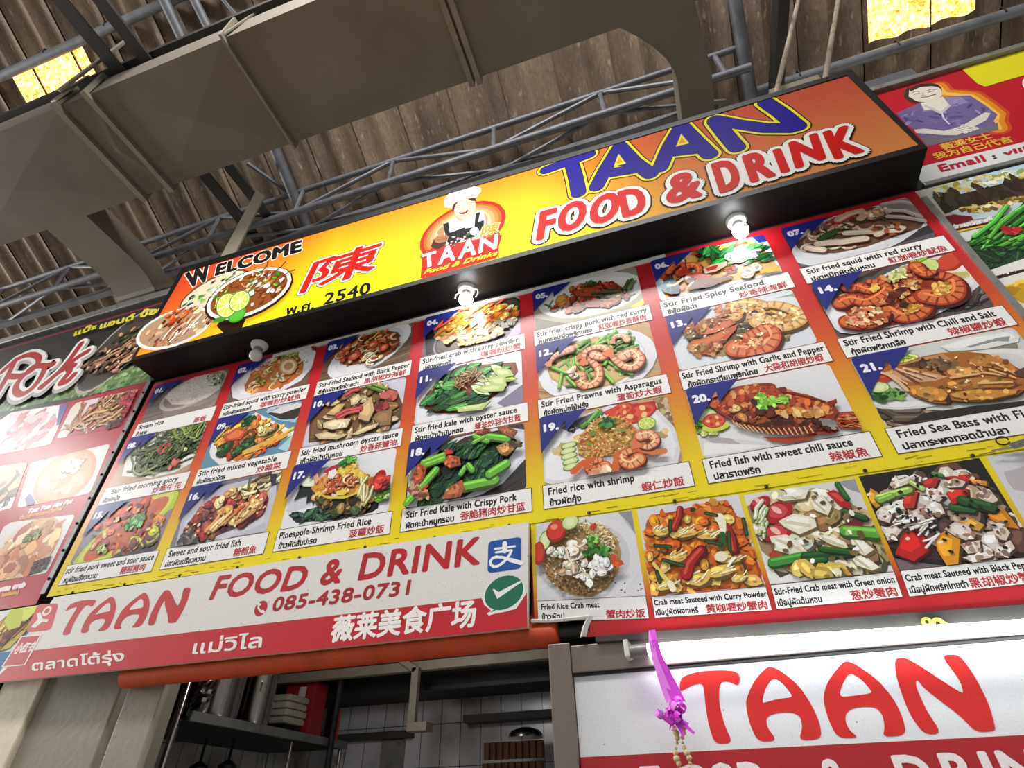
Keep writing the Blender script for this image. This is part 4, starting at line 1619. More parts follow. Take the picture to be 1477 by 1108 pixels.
@dish(2)
def squid_curry(p, B):
    p.a.rect(*B, '6f5a4e')
    p.P([(-1.037,3.337),(-.987,3.352),(-.980,3.247),(-.976,3.158)], '2c2a60')
    p.P([(-.995,3.198),(-.977,3.265),(-.898,3.326),(-.786,3.370),(-.670,3.365),(-.581,3.334),(-.545,3.281),(-.548,3.210),(-.594,3.136),(-.704,3.089),(-.827,3.086),(-.901,3.095),(-.962,3.128)], 'e3dfe2')
    p.P([(-.959,3.188),(-.946,3.248),(-.873,3.301),(-.762,3.344),(-.644,3.329),(-.585,3.284),(-.577,3.218),(-.630,3.154),(-.743,3.115),(-.854,3.118),(-.927,3.145)], 'f0edef')
    R_ = [(-.917,3.186),(-.902,3.263),(-.834,3.308),(-.741,3.329),(-.654,3.303),(-.607,3.244),(-.598,3.180),(-.655,3.135),(-.758,3.115),(-.857,3.127),(-.901,3.152)]
    p.P(R_, 'c9743a')
    p.scat(R_, 50, 'bit', (0.010, 0.022), ['d9833f', 'e39a52', 'b85a26', 'e8b070', 'c4692e'])
    p.scat(R_, 26, 'curl', (0.014, 0.026), ['efd3a8', 'e3b67e', 'd99a5c', 'f3e0c2'])
    p.scat([(-.807,3.329),(-.747,3.349),(-.679,3.339),(-.660,3.296),(-.715,3.293),(-.781,3.298)], 30, 'leaf', (0.016, 0.032), ['7f9a34', 'a8b85a', '5f7a28', 'd0cf7c'], 0.5)
    p.scat([(-.898,3.225),(-.859,3.233),(-.794,3.180),(-.802,3.156)], 8, 'leaf', (0.016, 0.03), ['5f7a2c', '8a9a3a'], 0.45)
    p.E((-.686,3.240), (-.649,3.261), (-.647,3.189), 'd9a86c')
    p.E((-.686,3.240), (-.657,3.257), (-.656,3.200), 'f3dfbc')
    p.E((-.684,3.239), (-.664,3.248), (-.666,3.215), 'cf9a5c')
    p.scat(R_, 18, 'bit', (0.004, 0.009), ['f7e6c8', 'b8431c', '6a8a2c'])
    p.scat([(-.601,3.349),(-.551,3.339),(-.535,3.304),(-.557,3.299)], 8, 'bit', (0.010, 0.016), ['b01c26', '8a141e'])


@dish(3)
def seafood_pepper(p, B):
    p.wood(*B, ['6b5744', '5a4838', '7d6852', '4d3d30'], 0.25, 24)
    p.plate((-.262,3.224), (-.062,3.272), (-.276,3.092), 'dfdde0', 0.78)
    R_ = [(-.414,3.225),(-.412,3.270),(-.352,3.316),(-.271,3.328),(-.188,3.321),(-.126,3.292),(-.111,3.233),(-.126,3.177),(-.192,3.149),(-.271,3.150),(-.344,3.153),(-.384,3.169)]
    p.P(R_, '8a4a26')
    p.scat(R_, 36, 'leaf', (0.022, 0.042), ['3f4a22', '5c6a30', '2f3a1c', '6f7d3c'], 0.35)
    p.scat(R_, 34, 'chunk', (0.012, 0.022), ['c24a2a', 'd9703f', 'b03a22', 'e8b07c', 'a0522d'])
    p.scat(R_, 14, 'curl', (0.018, 0.026), ['e8b48a', 'e39a6c', 'd9825a'])
    for c, r in (((-.246,3.243), .032), ((-.332,3.206), .034), ((-.184,3.211), .026), ((-.381,3.265), .026)):
        p.a.ell(c, (r, 0), (0, r * .9), 'a8321e')
        p.a.ell(c, (r * .8, 0.002), (0, r * .7), 'd9583c')
        p.a.ell(c, (r * .4, 0), (0, r * .35), 'ecae80')
    p.scat([(-.297,3.174),(-.264,3.191),(-.208,3.158),(-.225,3.133),(-.271,3.150)], 7, 'curl', (0.022, 0.03), ['f0dcb8'])
    p.scat(R_, 16, 'stick', (0.03, 0.055), ['7a3a1c', '4f5a28', 'd9a050'], 0.14, 0.6)


@dish(4)
def curry_crab(p, B):
    p.wood(*B, ['6a5f66', '5a5058', '7c7078', '4a424a'], 0.15, 18)
    p.P([(.011,3.228),(.012,3.265),(.042,3.262),(.092,3.118),(.026,3.108)], '1c1a1e')
    p.P([(.454,3.179),(.452,3.103),(.386,3.100),(.418,3.149)], 'a89ac0')
    p.E((.257,3.212), (.454,3.253), (.210,3.077), '9a8a92')
    p.E((.257,3.212), (.447,3.251), (.210,3.083), '2a2320')
    p.E((.257,3.209), (.440,3.249), (.210,3.090), '4a3f34')
    R_ = [(.052,3.202),(.073,3.252),(.138,3.308),(.215,3.335),(.293,3.341),(.355,3.313),(.434,3.267),(.442,3.220),(.423,3.183),(.377,3.144),(.341,3.120),(.250,3.118),(.195,3.117),(.118,3.146),(.097,3.176)]
    p.P([(.052,3.202),(.096,3.277),(.157,3.315),(.245,3.331),(.327,3.330),(.434,3.270),(.439,3.215),(.373,3.145),(.305,3.131),(.213,3.135),(.166,3.143),(.108,3.161)], 'd98a34')
    p.scat(R_, 120, 'chunk', (0.009, 0.020), ['f0c25a', 'e8a83c', 'e0892c', 'f6dca0', 'c9642a', 'f3cf7a', 'fbe9c0'])
    p.scat(R_, 34, 'stick', (0.03, 0.06), ['e0582c', 'c9401f', 'f0b04a', 'e8d08a'], 0.18, 0.5)
    p.scat([(.166,3.143),(.249,3.172),(.341,3.161),(.377,3.144),(.341,3.114),(.214,3.105)], 30, 'chunk', (0.010, 0.022), ['fbe8b0', 'f6d27a', 'e9b04c'])
    p.scat([(.341,3.198),(.387,3.195),(.427,3.176),(.377,3.156)], 8, 'leaf', (0.03, 0.045), ['4a4a24', '6a6430'], 0.4)
    for s in ([(.064,3.242),(.095,3.283),(.124,3.293)], [(.078,3.251),(.111,3.265),(.154,3.290)], [(.152,3.323),(.181,3.325),(.211,3.320)]):
        p.S(s, 0.012, 'cf3a20')
        p.S(s, 0.004, 'ee7a4a')
    p.P([(.104,3.156),(.122,3.166),(.142,3.151),(.129,3.131),(.109,3.143)], 'e9b45c')
    p.P([(.171,3.124),(.194,3.129),(.213,3.120),(.209,3.104),(.174,3.111)], 'e3ac4c')


@dish(5)
def crispy_pork(p, B):
    p.P([(.499,3.122),(.506,3.298),(.663,3.340),(.965,3.350),(.957,3.104)], '8a8876')
    p.a.rect(*B, '97957f')
    p.P([(.797,3.349),(.863,3.350),(.851,3.331),(.813,3.336)], '4a4a40')
    p.P([(.510,3.172),(.643,3.099),(.949,3.102),(.950,3.084),(.506,3.102)], '5e5340')
    p.P([(.891,3.110),(.952,3.142),(.953,3.100),(.905,3.099)], 'd6c21c')
    p.E((.745,3.230), (.963,3.198), (.710,3.106), 'a89c70')
    p.E((.744,3.234), (.962,3.205), (.711,3.115), 'e4e3df')
    p.E((.745,3.232), (.938,3.207), (.718,3.136), 'f1f0ee')
    R_ = [(.565,3.215),(.598,3.247),(.659,3.289),(.704,3.302),(.764,3.292),(.823,3.280),(.870,3.250),(.912,3.198),(.882,3.160),(.839,3.145),(.773,3.144),(.699,3.157),(.631,3.162),(.581,3.185)]
    p.scat([(.565,3.212),(.602,3.239),(.666,3.267),(.743,3.259),(.833,3.226),(.912,3.198),(.870,3.164),(.808,3.162),(.689,3.149),(.606,3.174)], 34, 'stick', (0.035, 0.07), ['4f5a34', '3c4728', '6a7242', '5d6838'], 0.16)
    p.scat(R_, 46, 'chunk', (0.014, 0.028), ['8a3420', 'a5482a', '6d2618', 'b8603a', '7d3020', 'c9784a'])
    for q, w in (([(.671,3.272),(.712,3.289),(.786,3.256),(.807,3.217),(.755,3.211),(.685,3.236)], 'a04427'), ([(.712,3.201),(.747,3.214),(.794,3.179),(.773,3.144),(.724,3.161)], '8f3a2a'), ([(.775,3.161),(.828,3.185),(.862,3.161),(.838,3.140),(.780,3.139)], 'b04e2c'), ([(.801,3.276),(.844,3.276),(.868,3.238),(.848,3.215),(.810,3.241)], '8a3220')):
        p.P(q, sh(w, 0.6))
        c = (sum(x for x, _ in q) / len(q), sum(z for _, z in q) / len(q))
        p.P([(c[0] + (x - c[0]) * .88, c[1] + (z - c[1]) * .84 + 0.001) for x, z in q], w)
        p.scat(q, 9, 'bit', (0.004, 0.010), [sh(w, 1.35), sh(w, 0.65), sh(w, 1.6)])
    p.P([(.597,3.235),(.613,3.267),(.640,3.270),(.650,3.235),(.627,3.218),(.601,3.221)], 'b0743a')
    p.P([(.604,3.236),(.617,3.260),(.637,3.262),(.644,3.237),(.623,3.226)], 'd09a50')
    p.P([(.833,3.195),(.857,3.215),(.866,3.193),(.859,3.174),(.835,3.179)], 'd9a85a')
    p.scat([(.707,3.240),(.760,3.253),(.815,3.214),(.804,3.194),(.738,3.211)], 9, 'stick', (0.05, 0.08), ['3a3e24', '4f4a30'], 0.18, -0.15)
    p.scat([(.723,3.311),(.774,3.299),(.781,3.283),(.730,3.292)], 9, 'leaf', (0.018, 0.03), ['4a6a34', '3a5528'], 0.5)
    p.scat([(.865,3.215),(.892,3.230),(.917,3.202),(.883,3.166)], 9, 'stick', (0.04, 0.06), ['566a38', '6a7a44', '44562c'], 0.2, 1.0)


@dish(6)
def spicy_seafood(p, B):
    p.a.rect(*B, 'b8cfe0')
    p.P([(1.018,3.265),(1.100,3.314),(1.177,3.344),(1.403,3.340),(1.452,3.281),(1.452,3.118),(1.433,3.092),(1.250,3.088),(1.018,3.104)], 'cfe0ea')
    p.P([(1.397,3.350),(1.455,3.336),(1.458,3.286),(1.416,3.289)], NAVY)
    R_ = [(1.030,3.168),(1.051,3.252),(1.093,3.302),(1.185,3.340),(1.286,3.336),(1.390,3.322),(1.408,3.262),(1.433,3.174),(1.432,3.113),(1.341,3.114),(1.217,3.127),(1.096,3.117),(1.040,3.123)]
    p.P([(1.025,3.142),(1.059,3.249),(1.122,3.305),(1.194,3.337),(1.390,3.322),(1.422,3.249),(1.443,3.122),(1.341,3.114),(1.198,3.120),(1.083,3.115),(1.028,3.111)], 'd9a04a')
    p.scat(R_, 60, 'chunk', (0.010, 0.024), ['c9462a', 'e06a3c', 'b03420', 'e8b08a', 'f3e6dc', '8a2a1c', 'd9dce0'])
    p.scat([(1.171,3.278),(1.238,3.288),(1.327,3.289),(1.408,3.262),(1.437,3.172),(1.360,3.182),(1.261,3.235)], 20, 'leaf', (0.06, 0.10), ['2f8a3c', '3fa04a', '247030', '57b84f', '1c5a2a'], 0.35, 0.35)
    p.scat([(1.262,3.242),(1.330,3.265),(1.393,3.254),(1.390,3.212),(1.326,3.216)], 12, 'curl', (0.018, 0.028), ['e8e4ea', 'd0ccd8', 'f5f2f2'])
    p.scat([(1.326,3.153),(1.381,3.167),(1.374,3.128),(1.326,3.120)], 9, 'ring', (0.014, 0.022), ['f0d8c0', 'e8c0a0'])
    p.shrimp([(1.105,3.224),(1.139,3.254),(1.172,3.241),(1.173,3.205),(1.152,3.192),(1.125,3.210)], 0.030, 'e0794a', 'c2401f')
    p.shrimp([(1.064,3.247),(1.092,3.273),(1.120,3.276),(1.123,3.246)], 0.026, 'd9643a', 'b5371c')
    p.P([(1.189,3.213),(1.223,3.225),(1.280,3.224),(1.274,3.201),(1.230,3.183),(1.191,3.184)], 'e8c8b0')
    p.P([(1.198,3.214),(1.225,3.217),(1.247,3.216),(1.233,3.196),(1.202,3.194)], 'd9402a')
    p.P([(1.134,3.213),(1.174,3.191),(1.210,3.170),(1.197,3.154),(1.148,3.173)], 'c23a24')
    p.P([(1.019,3.172),(1.046,3.204),(1.074,3.207),(1.089,3.146),(1.078,3.113),(1.048,3.120),(1.025,3.142)], '1c4a5c')
    p.scat([(1.026,3.169),(1.049,3.196),(1.072,3.198),(1.085,3.148),(1.070,3.119),(1.041,3.130)], 16, 'bit', (0.010, 0.02), ['2a7a8a', '15384a', '3f9aa0', '0f2a38'])
    p.S([(1.047,3.172),(1.070,3.163),(1.096,3.178),(1.107,3.188)], 0.010, 'e8dcc8')
    p.scat([(1.125,3.188),(1.155,3.163),(1.162,3.133),(1.122,3.134)], 8, 'chunk', (0.010, 0.018), ['e8e0d8', '9a3a2a', '5a2418'])
    p.P([(1.156,3.170),(1.262,3.137),(1.287,3.134),(1.195,3.108),(1.106,3.120)], '6a4438')
    p.scat([(1.189,3.338),(1.231,3.337),(1.275,3.295),(1.257,3.258),(1.219,3.288)], 10, 'leaf', (0.05, 0.08), ['1f5a2c', '2a7a38', '0f3a1c'], 0.35)
    p.P([(1.372,3.136),(1.443,3.135),(1.437,3.104),(1.374,3.115)], 'd9a83c')


@dish(7)
def red_curry_squid(p, B):
    p.a.rect(*B, '3a3638')
    p.P([(1.512,3.336),(1.672,3.375),(1.812,3.377),(1.709,3.348),(1.515,3.268)], '1c1a22')
    p.P([(1.508,3.160),(1.557,3.104),(1.792,3.104),(1.949,3.126),(1.923,3.078),(1.695,3.071),(1.509,3.108)], '57555c')
    p.E((1.740,3.211), (1.972,3.221), (1.673,3.079), 'cfcfd2')
    p.P([(1.511,3.270),(1.580,3.297),(1.654,3.323),(1.714,3.337),(1.957,3.340),(1.953,3.210),(1.942,3.167),(1.848,3.140),(1.739,3.119),(1.629,3.123),(1.540,3.148),(1.511,3.183)], 'dadadc')
    p.P([(1.529,3.238),(1.609,3.285),(1.691,3.323),(1.823,3.337),(1.938,3.274),(1.950,3.195),(1.919,3.162),(1.844,3.150),(1.735,3.132),(1.633,3.136),(1.553,3.173),(1.532,3.205)], '6e4a38')
    p.P([(1.541,3.233),(1.614,3.274),(1.704,3.308),(1.833,3.315),(1.925,3.263),(1.936,3.201),(1.902,3.170),(1.831,3.159),(1.723,3.144),(1.629,3.149),(1.560,3.182)], '7d5640')
    R_ = [(1.553,3.228),(1.604,3.271),(1.674,3.314),(1.766,3.330),(1.855,3.305),(1.853,3.256),(1.797,3.201),(1.729,3.161),(1.634,3.163),(1.561,3.185)]
    p.scat(R_, 34, 'curl', (0.016, 0.030), ['d9b49a', 'c99478', 'e8cfba', 'b87a60'])
    p.scat(R_, 22, 'leaf', (0.025, 0.05), ['2f4a24', '42602f', '1f3519'], 0.28)
    p.scat([(1.646,3.301),(1.707,3.316),(1.756,3.326),(1.753,3.294),(1.678,3.287)], 18, 'bit', (0.008, 0.016), ['b8323a', 'd0505a', 'a02830'])
    for s, w in (([(1.598,3.201),(1.636,3.193),(1.675,3.180),(1.709,3.177),(1.742,3.171)], .030), ([(1.699,3.221),(1.731,3.211),(1.762,3.201),(1.785,3.193)], .026), ([(1.560,3.193),(1.577,3.178),(1.600,3.165)], .028), ([(1.786,3.175),(1.819,3.192),(1.838,3.199)], .026), ([(1.822,3.179),(1.852,3.169),(1.868,3.178),(1.854,3.195),(1.831,3.202)], .020)):
        p.S([(x + .001, z - .004) for x, z in s], w * 1.1, '6a4636')
        p.S(s, w, 'e6cdb4')
        p.S([(x, z + w * .16) for x, z in s], w * .35, 'f4e6d6')
    p.E((1.852,3.185), (1.861,3.187), (1.849,3.174), '6d4a34')
    p.S([(1.701,3.301),(1.744,3.319),(1.786,3.321),(1.789,3.294),(1.769,3.278)], 0.028, 'cfa886')
    p.S([(1.705,3.298),(1.742,3.314),(1.779,3.316)], 0.008, 'e3c7ac')
    p.P([(1.595,3.226),(1.643,3.253),(1.694,3.255),(1.666,3.227),(1.615,3.209)], '33542a')
    p.scat([(1.787,3.312),(1.833,3.315),(1.873,3.305),(1.856,3.263),(1.806,3.270)], 10, 'chunk', (0.014, 0.026), ['c99a7c', 'ddb898', 'b07c60'])
    p.P([(1.853,3.323),(1.933,3.344),(1.957,3.340),(1.945,3.221),(1.919,3.250),(1.870,3.298)], '8d7f80')
    for s in ([(1.876,3.346),(1.914,3.340),(1.954,3.333)], [(1.864,3.326),(1.921,3.315),(1.951,3.284)], [(1.861,3.286),(1.908,3.263),(1.941,3.211)], [(1.852,3.253),(1.890,3.231),(1.939,3.188)]):
        p.S(s, 0.020, 'b8a6a0')
        p.S([(x, z + .004) for x, z in s], 0.006, 'd9cac4')
    p.scat([(1.765,3.208),(1.839,3.222),(1.872,3.199),(1.829,3.133),(1.766,3.145)], 16, 'bit', (0.006, 0.014), ['8a3a22', 'b0603a', '5a3a28'])


@dish(8)
def morning_glory(p, B):
    p.a.rect(*B, 'b09a84')
    p.wood(B[0], B[1], B[2], B[1] + 0.1, ['b8987c', 'a88a70', 'c8a88a'], 0.2, 10)
    p.P([(-1.439,2.803),(-1.480,2.956),(-1.322,3.001),(-1.053,3.001),(-1.018,2.948),(-1.023,2.849),(-1.036,2.803),(-1.131,2.763),(-1.257,2.759)], 'e8e5e3')
    p.P([(-1.420,2.818),(-1.433,2.921),(-1.296,2.976),(-1.070,2.979),(-1.050,2.929),(-1.058,2.856),(-1.146,2.795),(-1.292,2.776)], 'f3f1ef')
    R_ = [(-1.390,2.812),(-1.399,2.894),(-1.340,2.953),(-1.261,2.988),(-1.165,3.000),(-1.061,2.957),(-1.045,2.903),(-1.066,2.846),(-1.127,2.810),(-1.216,2.779),(-1.321,2.781)]
    p.P([(-1.383,2.811),(-1.392,2.893),(-1.324,2.949),(-1.169,2.994),(-1.070,2.946),(-1.072,2.859),(-1.149,2.802),(-1.266,2.777)], '5f6a44')
    p.scat(R_, 120, 'noodle', (0.06, 0.13), ['5f6f3a', '78884c', '46552c', '8f9c64', '3c4a26', 'a3ae7a'])
    p.scat([(-1.254,2.973),(-1.172,3.002),(-1.068,2.959),(-1.067,2.908),(-1.143,2.905)], 40, 'noodle', (0.06, 0.11), ['6f8a3a', '88a04c', '55702c', 'a4b46a'])
    p.scat([(-1.289,2.904),(-1.272,2.926),(-1.216,2.920),(-1.193,2.884),(-1.252,2.884)], 10, 'bit', (0.014, 0.026), ['c2303a', 'd04a50', 'a02830'])
    p.scat([(-1.203,2.806),(-1.158,2.822),(-1.127,2.810),(-1.151,2.779)], 6, 'bit', (0.014, 0.024), ['c2403a', 'd8605a'])
    p.scat([(-1.156,2.889),(-1.110,2.873),(-1.105,2.847),(-1.144,2.861)], 5, 'chunk', (0.012, 0.018), ['d6cf9a', 'c8c088'])
    p.scat([(-1.397,2.850),(-1.276,2.933),(-1.150,2.951),(-1.080,2.879),(-1.211,2.796)], 16, 'leaf', (0.03, 0.055), ['4a5c2c', '3a4a22', '6a7a44'], 0.4)


@dish(9)
def mixed_vegetables(p, B):
    p.a.rect(*B, '5f8fa8')
    p.P([(-.735,2.991),(-.729,3.021),(-.560,3.004),(-.543,2.969),(-.561,2.896),(-.666,2.935)], 'a8c4d2')
    p.P([(-.724,2.980),(-.678,3.001),(-.556,2.987),(-.543,2.937),(-.572,2.914),(-.642,2.930)], '3a3530')
    p.P([(-.711,2.985),(-.663,3.001),(-.559,3.000),(-.546,2.977),(-.609,2.969),(-.652,2.963)], 'd8d6d2')
    p.P([(-.612,2.776),(-.546,2.841),(-.532,2.788),(-.549,2.749)], 'a9d0d8')
    p.P([(-.977,2.837),(-.980,2.883),(-.793,3.004),(-.547,2.845),(-.557,2.829),(-.801,2.745),(-.882,2.746),(-.957,2.804)], 'e6e3df')
    p.P([(-.989,2.885),(-.790,2.996),(-.567,2.853),(-.744,2.790),(-.812,2.754),(-.873,2.780)], 'f3f1ee')
    R_ = [(-.978,2.898),(-.936,2.950),(-.853,2.979),(-.784,2.978),(-.693,2.926),(-.626,2.873),(-.587,2.835),(-.662,2.801),(-.739,2.774),(-.804,2.752),(-.883,2.789),(-.942,2.845)]
    p.P(R_, 'c9742e')
    p.scat(R_, 26, 'stick', (0.05, 0.085), ['e6c05a', 'd9a63c', 'f0d88a', 'c9762c'], 0.3, 0.5)
    p.scat(R_, 26, 'chunk', (0.016, 0.028), ['c8442a', 'd96038', 'e08a4a', 'b5381f', '8a5a2c'])
    for c, r in (((-.813,2.962), .040), ((-.893,2.835), .046), ((-.781,2.833), .046), ((-.671,2.880), .034), ((-.823,2.806), .034)):
        p.a.blob(c, r, r * .75, '24381c', .3, .2, 11, p.r)
        for k in range(26):
            t, d_ = p.r.uniform(0, 2 * PI), p.r.uniform(0, .9)
            p.a.blob((c[0] + r * d_ * math.cos(t), c[1] + r * .75 * d_ * math.sin(t)), r * .2, r * .17, jit(p.r.choice(['35542a', '47702f', '2a4520', '5c8838', '1e3316']), p.r), t, .3, 7, p.r)
    p.P([(-.926,2.902),(-.869,2.935),(-.805,2.906),(-.821,2.864),(-.900,2.873)], 'c9502c')
    p.P([(-.908,2.896),(-.864,2.923),(-.820,2.905),(-.834,2.880),(-.886,2.878)], 'e07a48')
    p.P([(-.762,2.889),(-.717,2.909),(-.686,2.879),(-.718,2.864)], 'cf4a2a')
    p.scat([(-.779,2.938),(-.703,2.936),(-.652,2.887),(-.710,2.862)], 8, 'chunk', (0.018, 0.03), ['ecd898', 'd9b868', 'e07a40'])
    p.S([(-.808,2.891),(-.791,2.906),(-.762,2.889),(-.762,2.866),(-.789,2.868)], 0.012, '6d4a2c')
    p.P([(-.783,2.776),(-.660,2.793),(-.572,2.832),(-.591,2.851),(-.697,2.823),(-.791,2.799)], 'e0b04c')
    p.P([(-.958,2.886),(-.914,2.953),(-.932,2.981),(-.966,2.926)], 'd9b84a')
    p.scat([(-.744,2.790),(-.651,2.813),(-.600,2.831),(-.657,2.786),(-.719,2.756)], 10, 'bit', (0.008, 0.016), ['d0452a', 'e8702f'])


@dish(10)
def mushrooms(p, B):
    p.a.rect(*B, 'b0b0be')
    p.P([(-.487,2.761),(-.493,2.911),(-.424,3.010),(-.238,3.034),(-.056,3.001),(-.040,2.921),(-.041,2.764),(-.191,2.749),(-.387,2.754)], 'c9c9d4')
    p.P([(-.466,2.774),(-.491,2.903),(-.412,2.991),(-.303,3.011),(-.178,3.002),(-.090,2.948),(-.053,2.865),(-.051,2.794),(-.098,2.763),(-.256,2.757),(-.390,2.765)], '6a4a34')
    R_ = [(-.464,2.795),(-.476,2.899),(-.403,2.981),(-.289,3.007),(-.162,2.990),(-.081,2.931),(-.056,2.837),(-.086,2.767),(-.204,2.752),(-.349,2.759)]
    p.P([(-.464,2.795),(-.471,2.905),(-.394,2.971),(-.280,2.997),(-.161,2.982),(-.086,2.917),(-.065,2.832),(-.099,2.773),(-.258,2.764)], '7d5a3c')
    p.scat(R_, 54, 'leaf', (0.05, 0.10), ['b99a6c', 'a3855a', 'd0b78c', '8a6c46', 'c8ab7c', '937248', '6d5236'], 0.42)
    for q, w in (([(-.410,2.854),(-.357,2.860),(-.280,2.846),(-.292,2.806),(-.360,2.811),(-.405,2.831)], 'd9c7a4'), ([(-.245,2.838),(-.243,2.904),(-.202,2.939),(-.177,2.866),(-.195,2.812)], 'c4a878'), ([(-.439,2.803),(-.385,2.806),(-.290,2.764),(-.322,2.757),(-.413,2.776)], 'cdb890'), ([(-.177,2.823),(-.155,2.853),(-.096,2.846),(-.093,2.775),(-.138,2.779)], '8f6f4a'), ([(-.264,2.765),(-.210,2.788),(-.146,2.795),(-.156,2.776),(-.231,2.758)], 'd2bd94'), ([(-.406,2.898),(-.359,2.939),(-.323,2.931),(-.353,2.878)], 'c7a96e'), ([(-.302,2.948),(-.268,2.971),(-.250,2.943),(-.266,2.917),(-.293,2.916)], 'd0b88c')):
        c = (sum(x for x, _ in q) / len(q), sum(z for _, z in q) / len(q))
        p.P([(c[0] + (x - c[0]) * 1.1 + .001, c[1] + (z - c[1]) * 1.1 - .003) for x, z in q], '4a3524')
        p.P(q, w)
        p.P([(c[0] + (x - c[0]) * .6 - .002, c[1] + (z - c[1]) * .55 + .003) for x, z in q], sh(w, 1.14))
    for s in ([(-.354,2.882),(-.309,2.897),(-.241,2.892)], [(-.344,2.865),(-.299,2.880),(-.239,2.880)], [(-.326,2.981),(-.301,2.998),(-.273,2.995)]):
        p.S(s, 0.020, 'a83a38')
        p.S(s, 0.008, 'd06a60')
    p.scat([(-.166,2.878),(-.134,2.885),(-.117,2.859),(-.149,2.852)], 6, 'bit', (0.016, 0.026), ['8a2430', 'a83a44'])
    p.scat([(-.155,2.942),(-.095,2.942),(-.077,2.900),(-.130,2.906)], 8, 'bit', (0.016, 0.028), ['b03a38', 'c96a58', '8a2a2a'])
    p.stem((-.236,3.005), (-.158,2.958), 0.014, '5f7a34')
    p.stem((-.205,3.005), (-.138,2.965), 0.012, '6f8a3c')
    p.scat([(-.365,2.837),(-.311,2.835),(-.293,2.814),(-.347,2.815)], 5, 'bit', (0.008, 0.014), ['efe4cc'])


@dish(11)
def kale_oyster(p, B):
    p.a.rect(*B, 'd4d4dc')
    p.P([(.015,2.762),(.014,2.923),(.162,3.006),(.442,3.002),(.456,2.854),(.453,2.766),(.399,2.758),(.252,2.729)], 'e2e2e8')
    p.P([(.344,2.777),(.451,2.844),(.453,2.756),(.398,2.726)], '8a7f98')
    p.P([(.044,2.822),(.042,2.892),(.084,2.941),(.164,2.981),(.285,2.984),(.421,2.958),(.430,2.908),(.382,2.840),(.288,2.785),(.194,2.764),(.096,2.787)], '7a3a24')
    p.P([(.047,2.844),(.066,2.909),(.164,2.981),(.285,2.984),(.412,2.955),(.420,2.911),(.344,2.816),(.213,2.770),(.095,2.798)], '8a4a2c')
    R_ = [(.050,2.866),(.085,2.928),(.164,2.981),(.265,2.984),(.383,2.957),(.401,2.904),(.344,2.827),(.250,2.783),(.154,2.795),(.073,2.826)]
    p.scat([(.052,2.843),(.086,2.916),(.113,2.970),(.204,2.988),(.344,2.968),(.382,2.921),(.207,2.920),(.171,2.836)], 46, 'leaf', (0.05, 0.09), ['2f6a34', '3f8244', '245528', '58a050', '1c4420'], 0.5, 0.5)
    p.scat([(.051,2.854),(.170,2.859),(.344,2.838),(.363,2.800),(.212,2.781),(.075,2.809)], 24, 'leaf', (0.06, 0.10), ['357a38', '2a5f2c', '4f9a44', '20481f'], 0.32, 0.25)
    p.scat([(.248,2.874),(.286,2.923),(.363,2.938),(.421,2.922),(.410,2.867),(.344,2.827),(.287,2.830)], 14, 'leaf', (0.07, 0.10), ['c9d68a', 'a8c464', 'd8dfa4', '8fb44c'], 0.34, -0.55)
    for q in ([(.334,2.946),(.402,2.916),(.415,2.883),(.363,2.885),(.334,2.922)], [(.305,2.900),(.382,2.892),(.386,2.839),(.334,2.852)], [(.258,2.860),(.334,2.863),(.382,2.840),(.372,2.820),(.287,2.836)], [(.183,2.788),(.288,2.780),(.325,2.787),(.289,2.752),(.194,2.764)]):
        c = (sum(x for x, _ in q) / len(q), sum(z for _, z in q) / len(q))
        p.P([(x + .001, z - .004) for x, z in q], '2c4a1c')
        p.P(q, 'bfd07c')
        p.P([(c[0] + (x - c[0]) * .6, c[1] + (z - c[1]) * .5 + .002) for x, z in q], 'dbe3aa')
    p.scat([(.163,2.896),(.186,2.932),(.236,2.949),(.281,2.931),(.267,2.899),(.209,2.873),(.179,2.869)], 70, 'noodle', (0.020, 0.036), ['c98f5c', 'a86c3c', 'e0b482', '8a5228', 'd9a672'])
    p.scat([(.066,2.909),(.115,2.945),(.147,2.912),(.099,2.877)], 10, 'bit', (0.005, 0.01), ['b8d090', '7ab45a'])


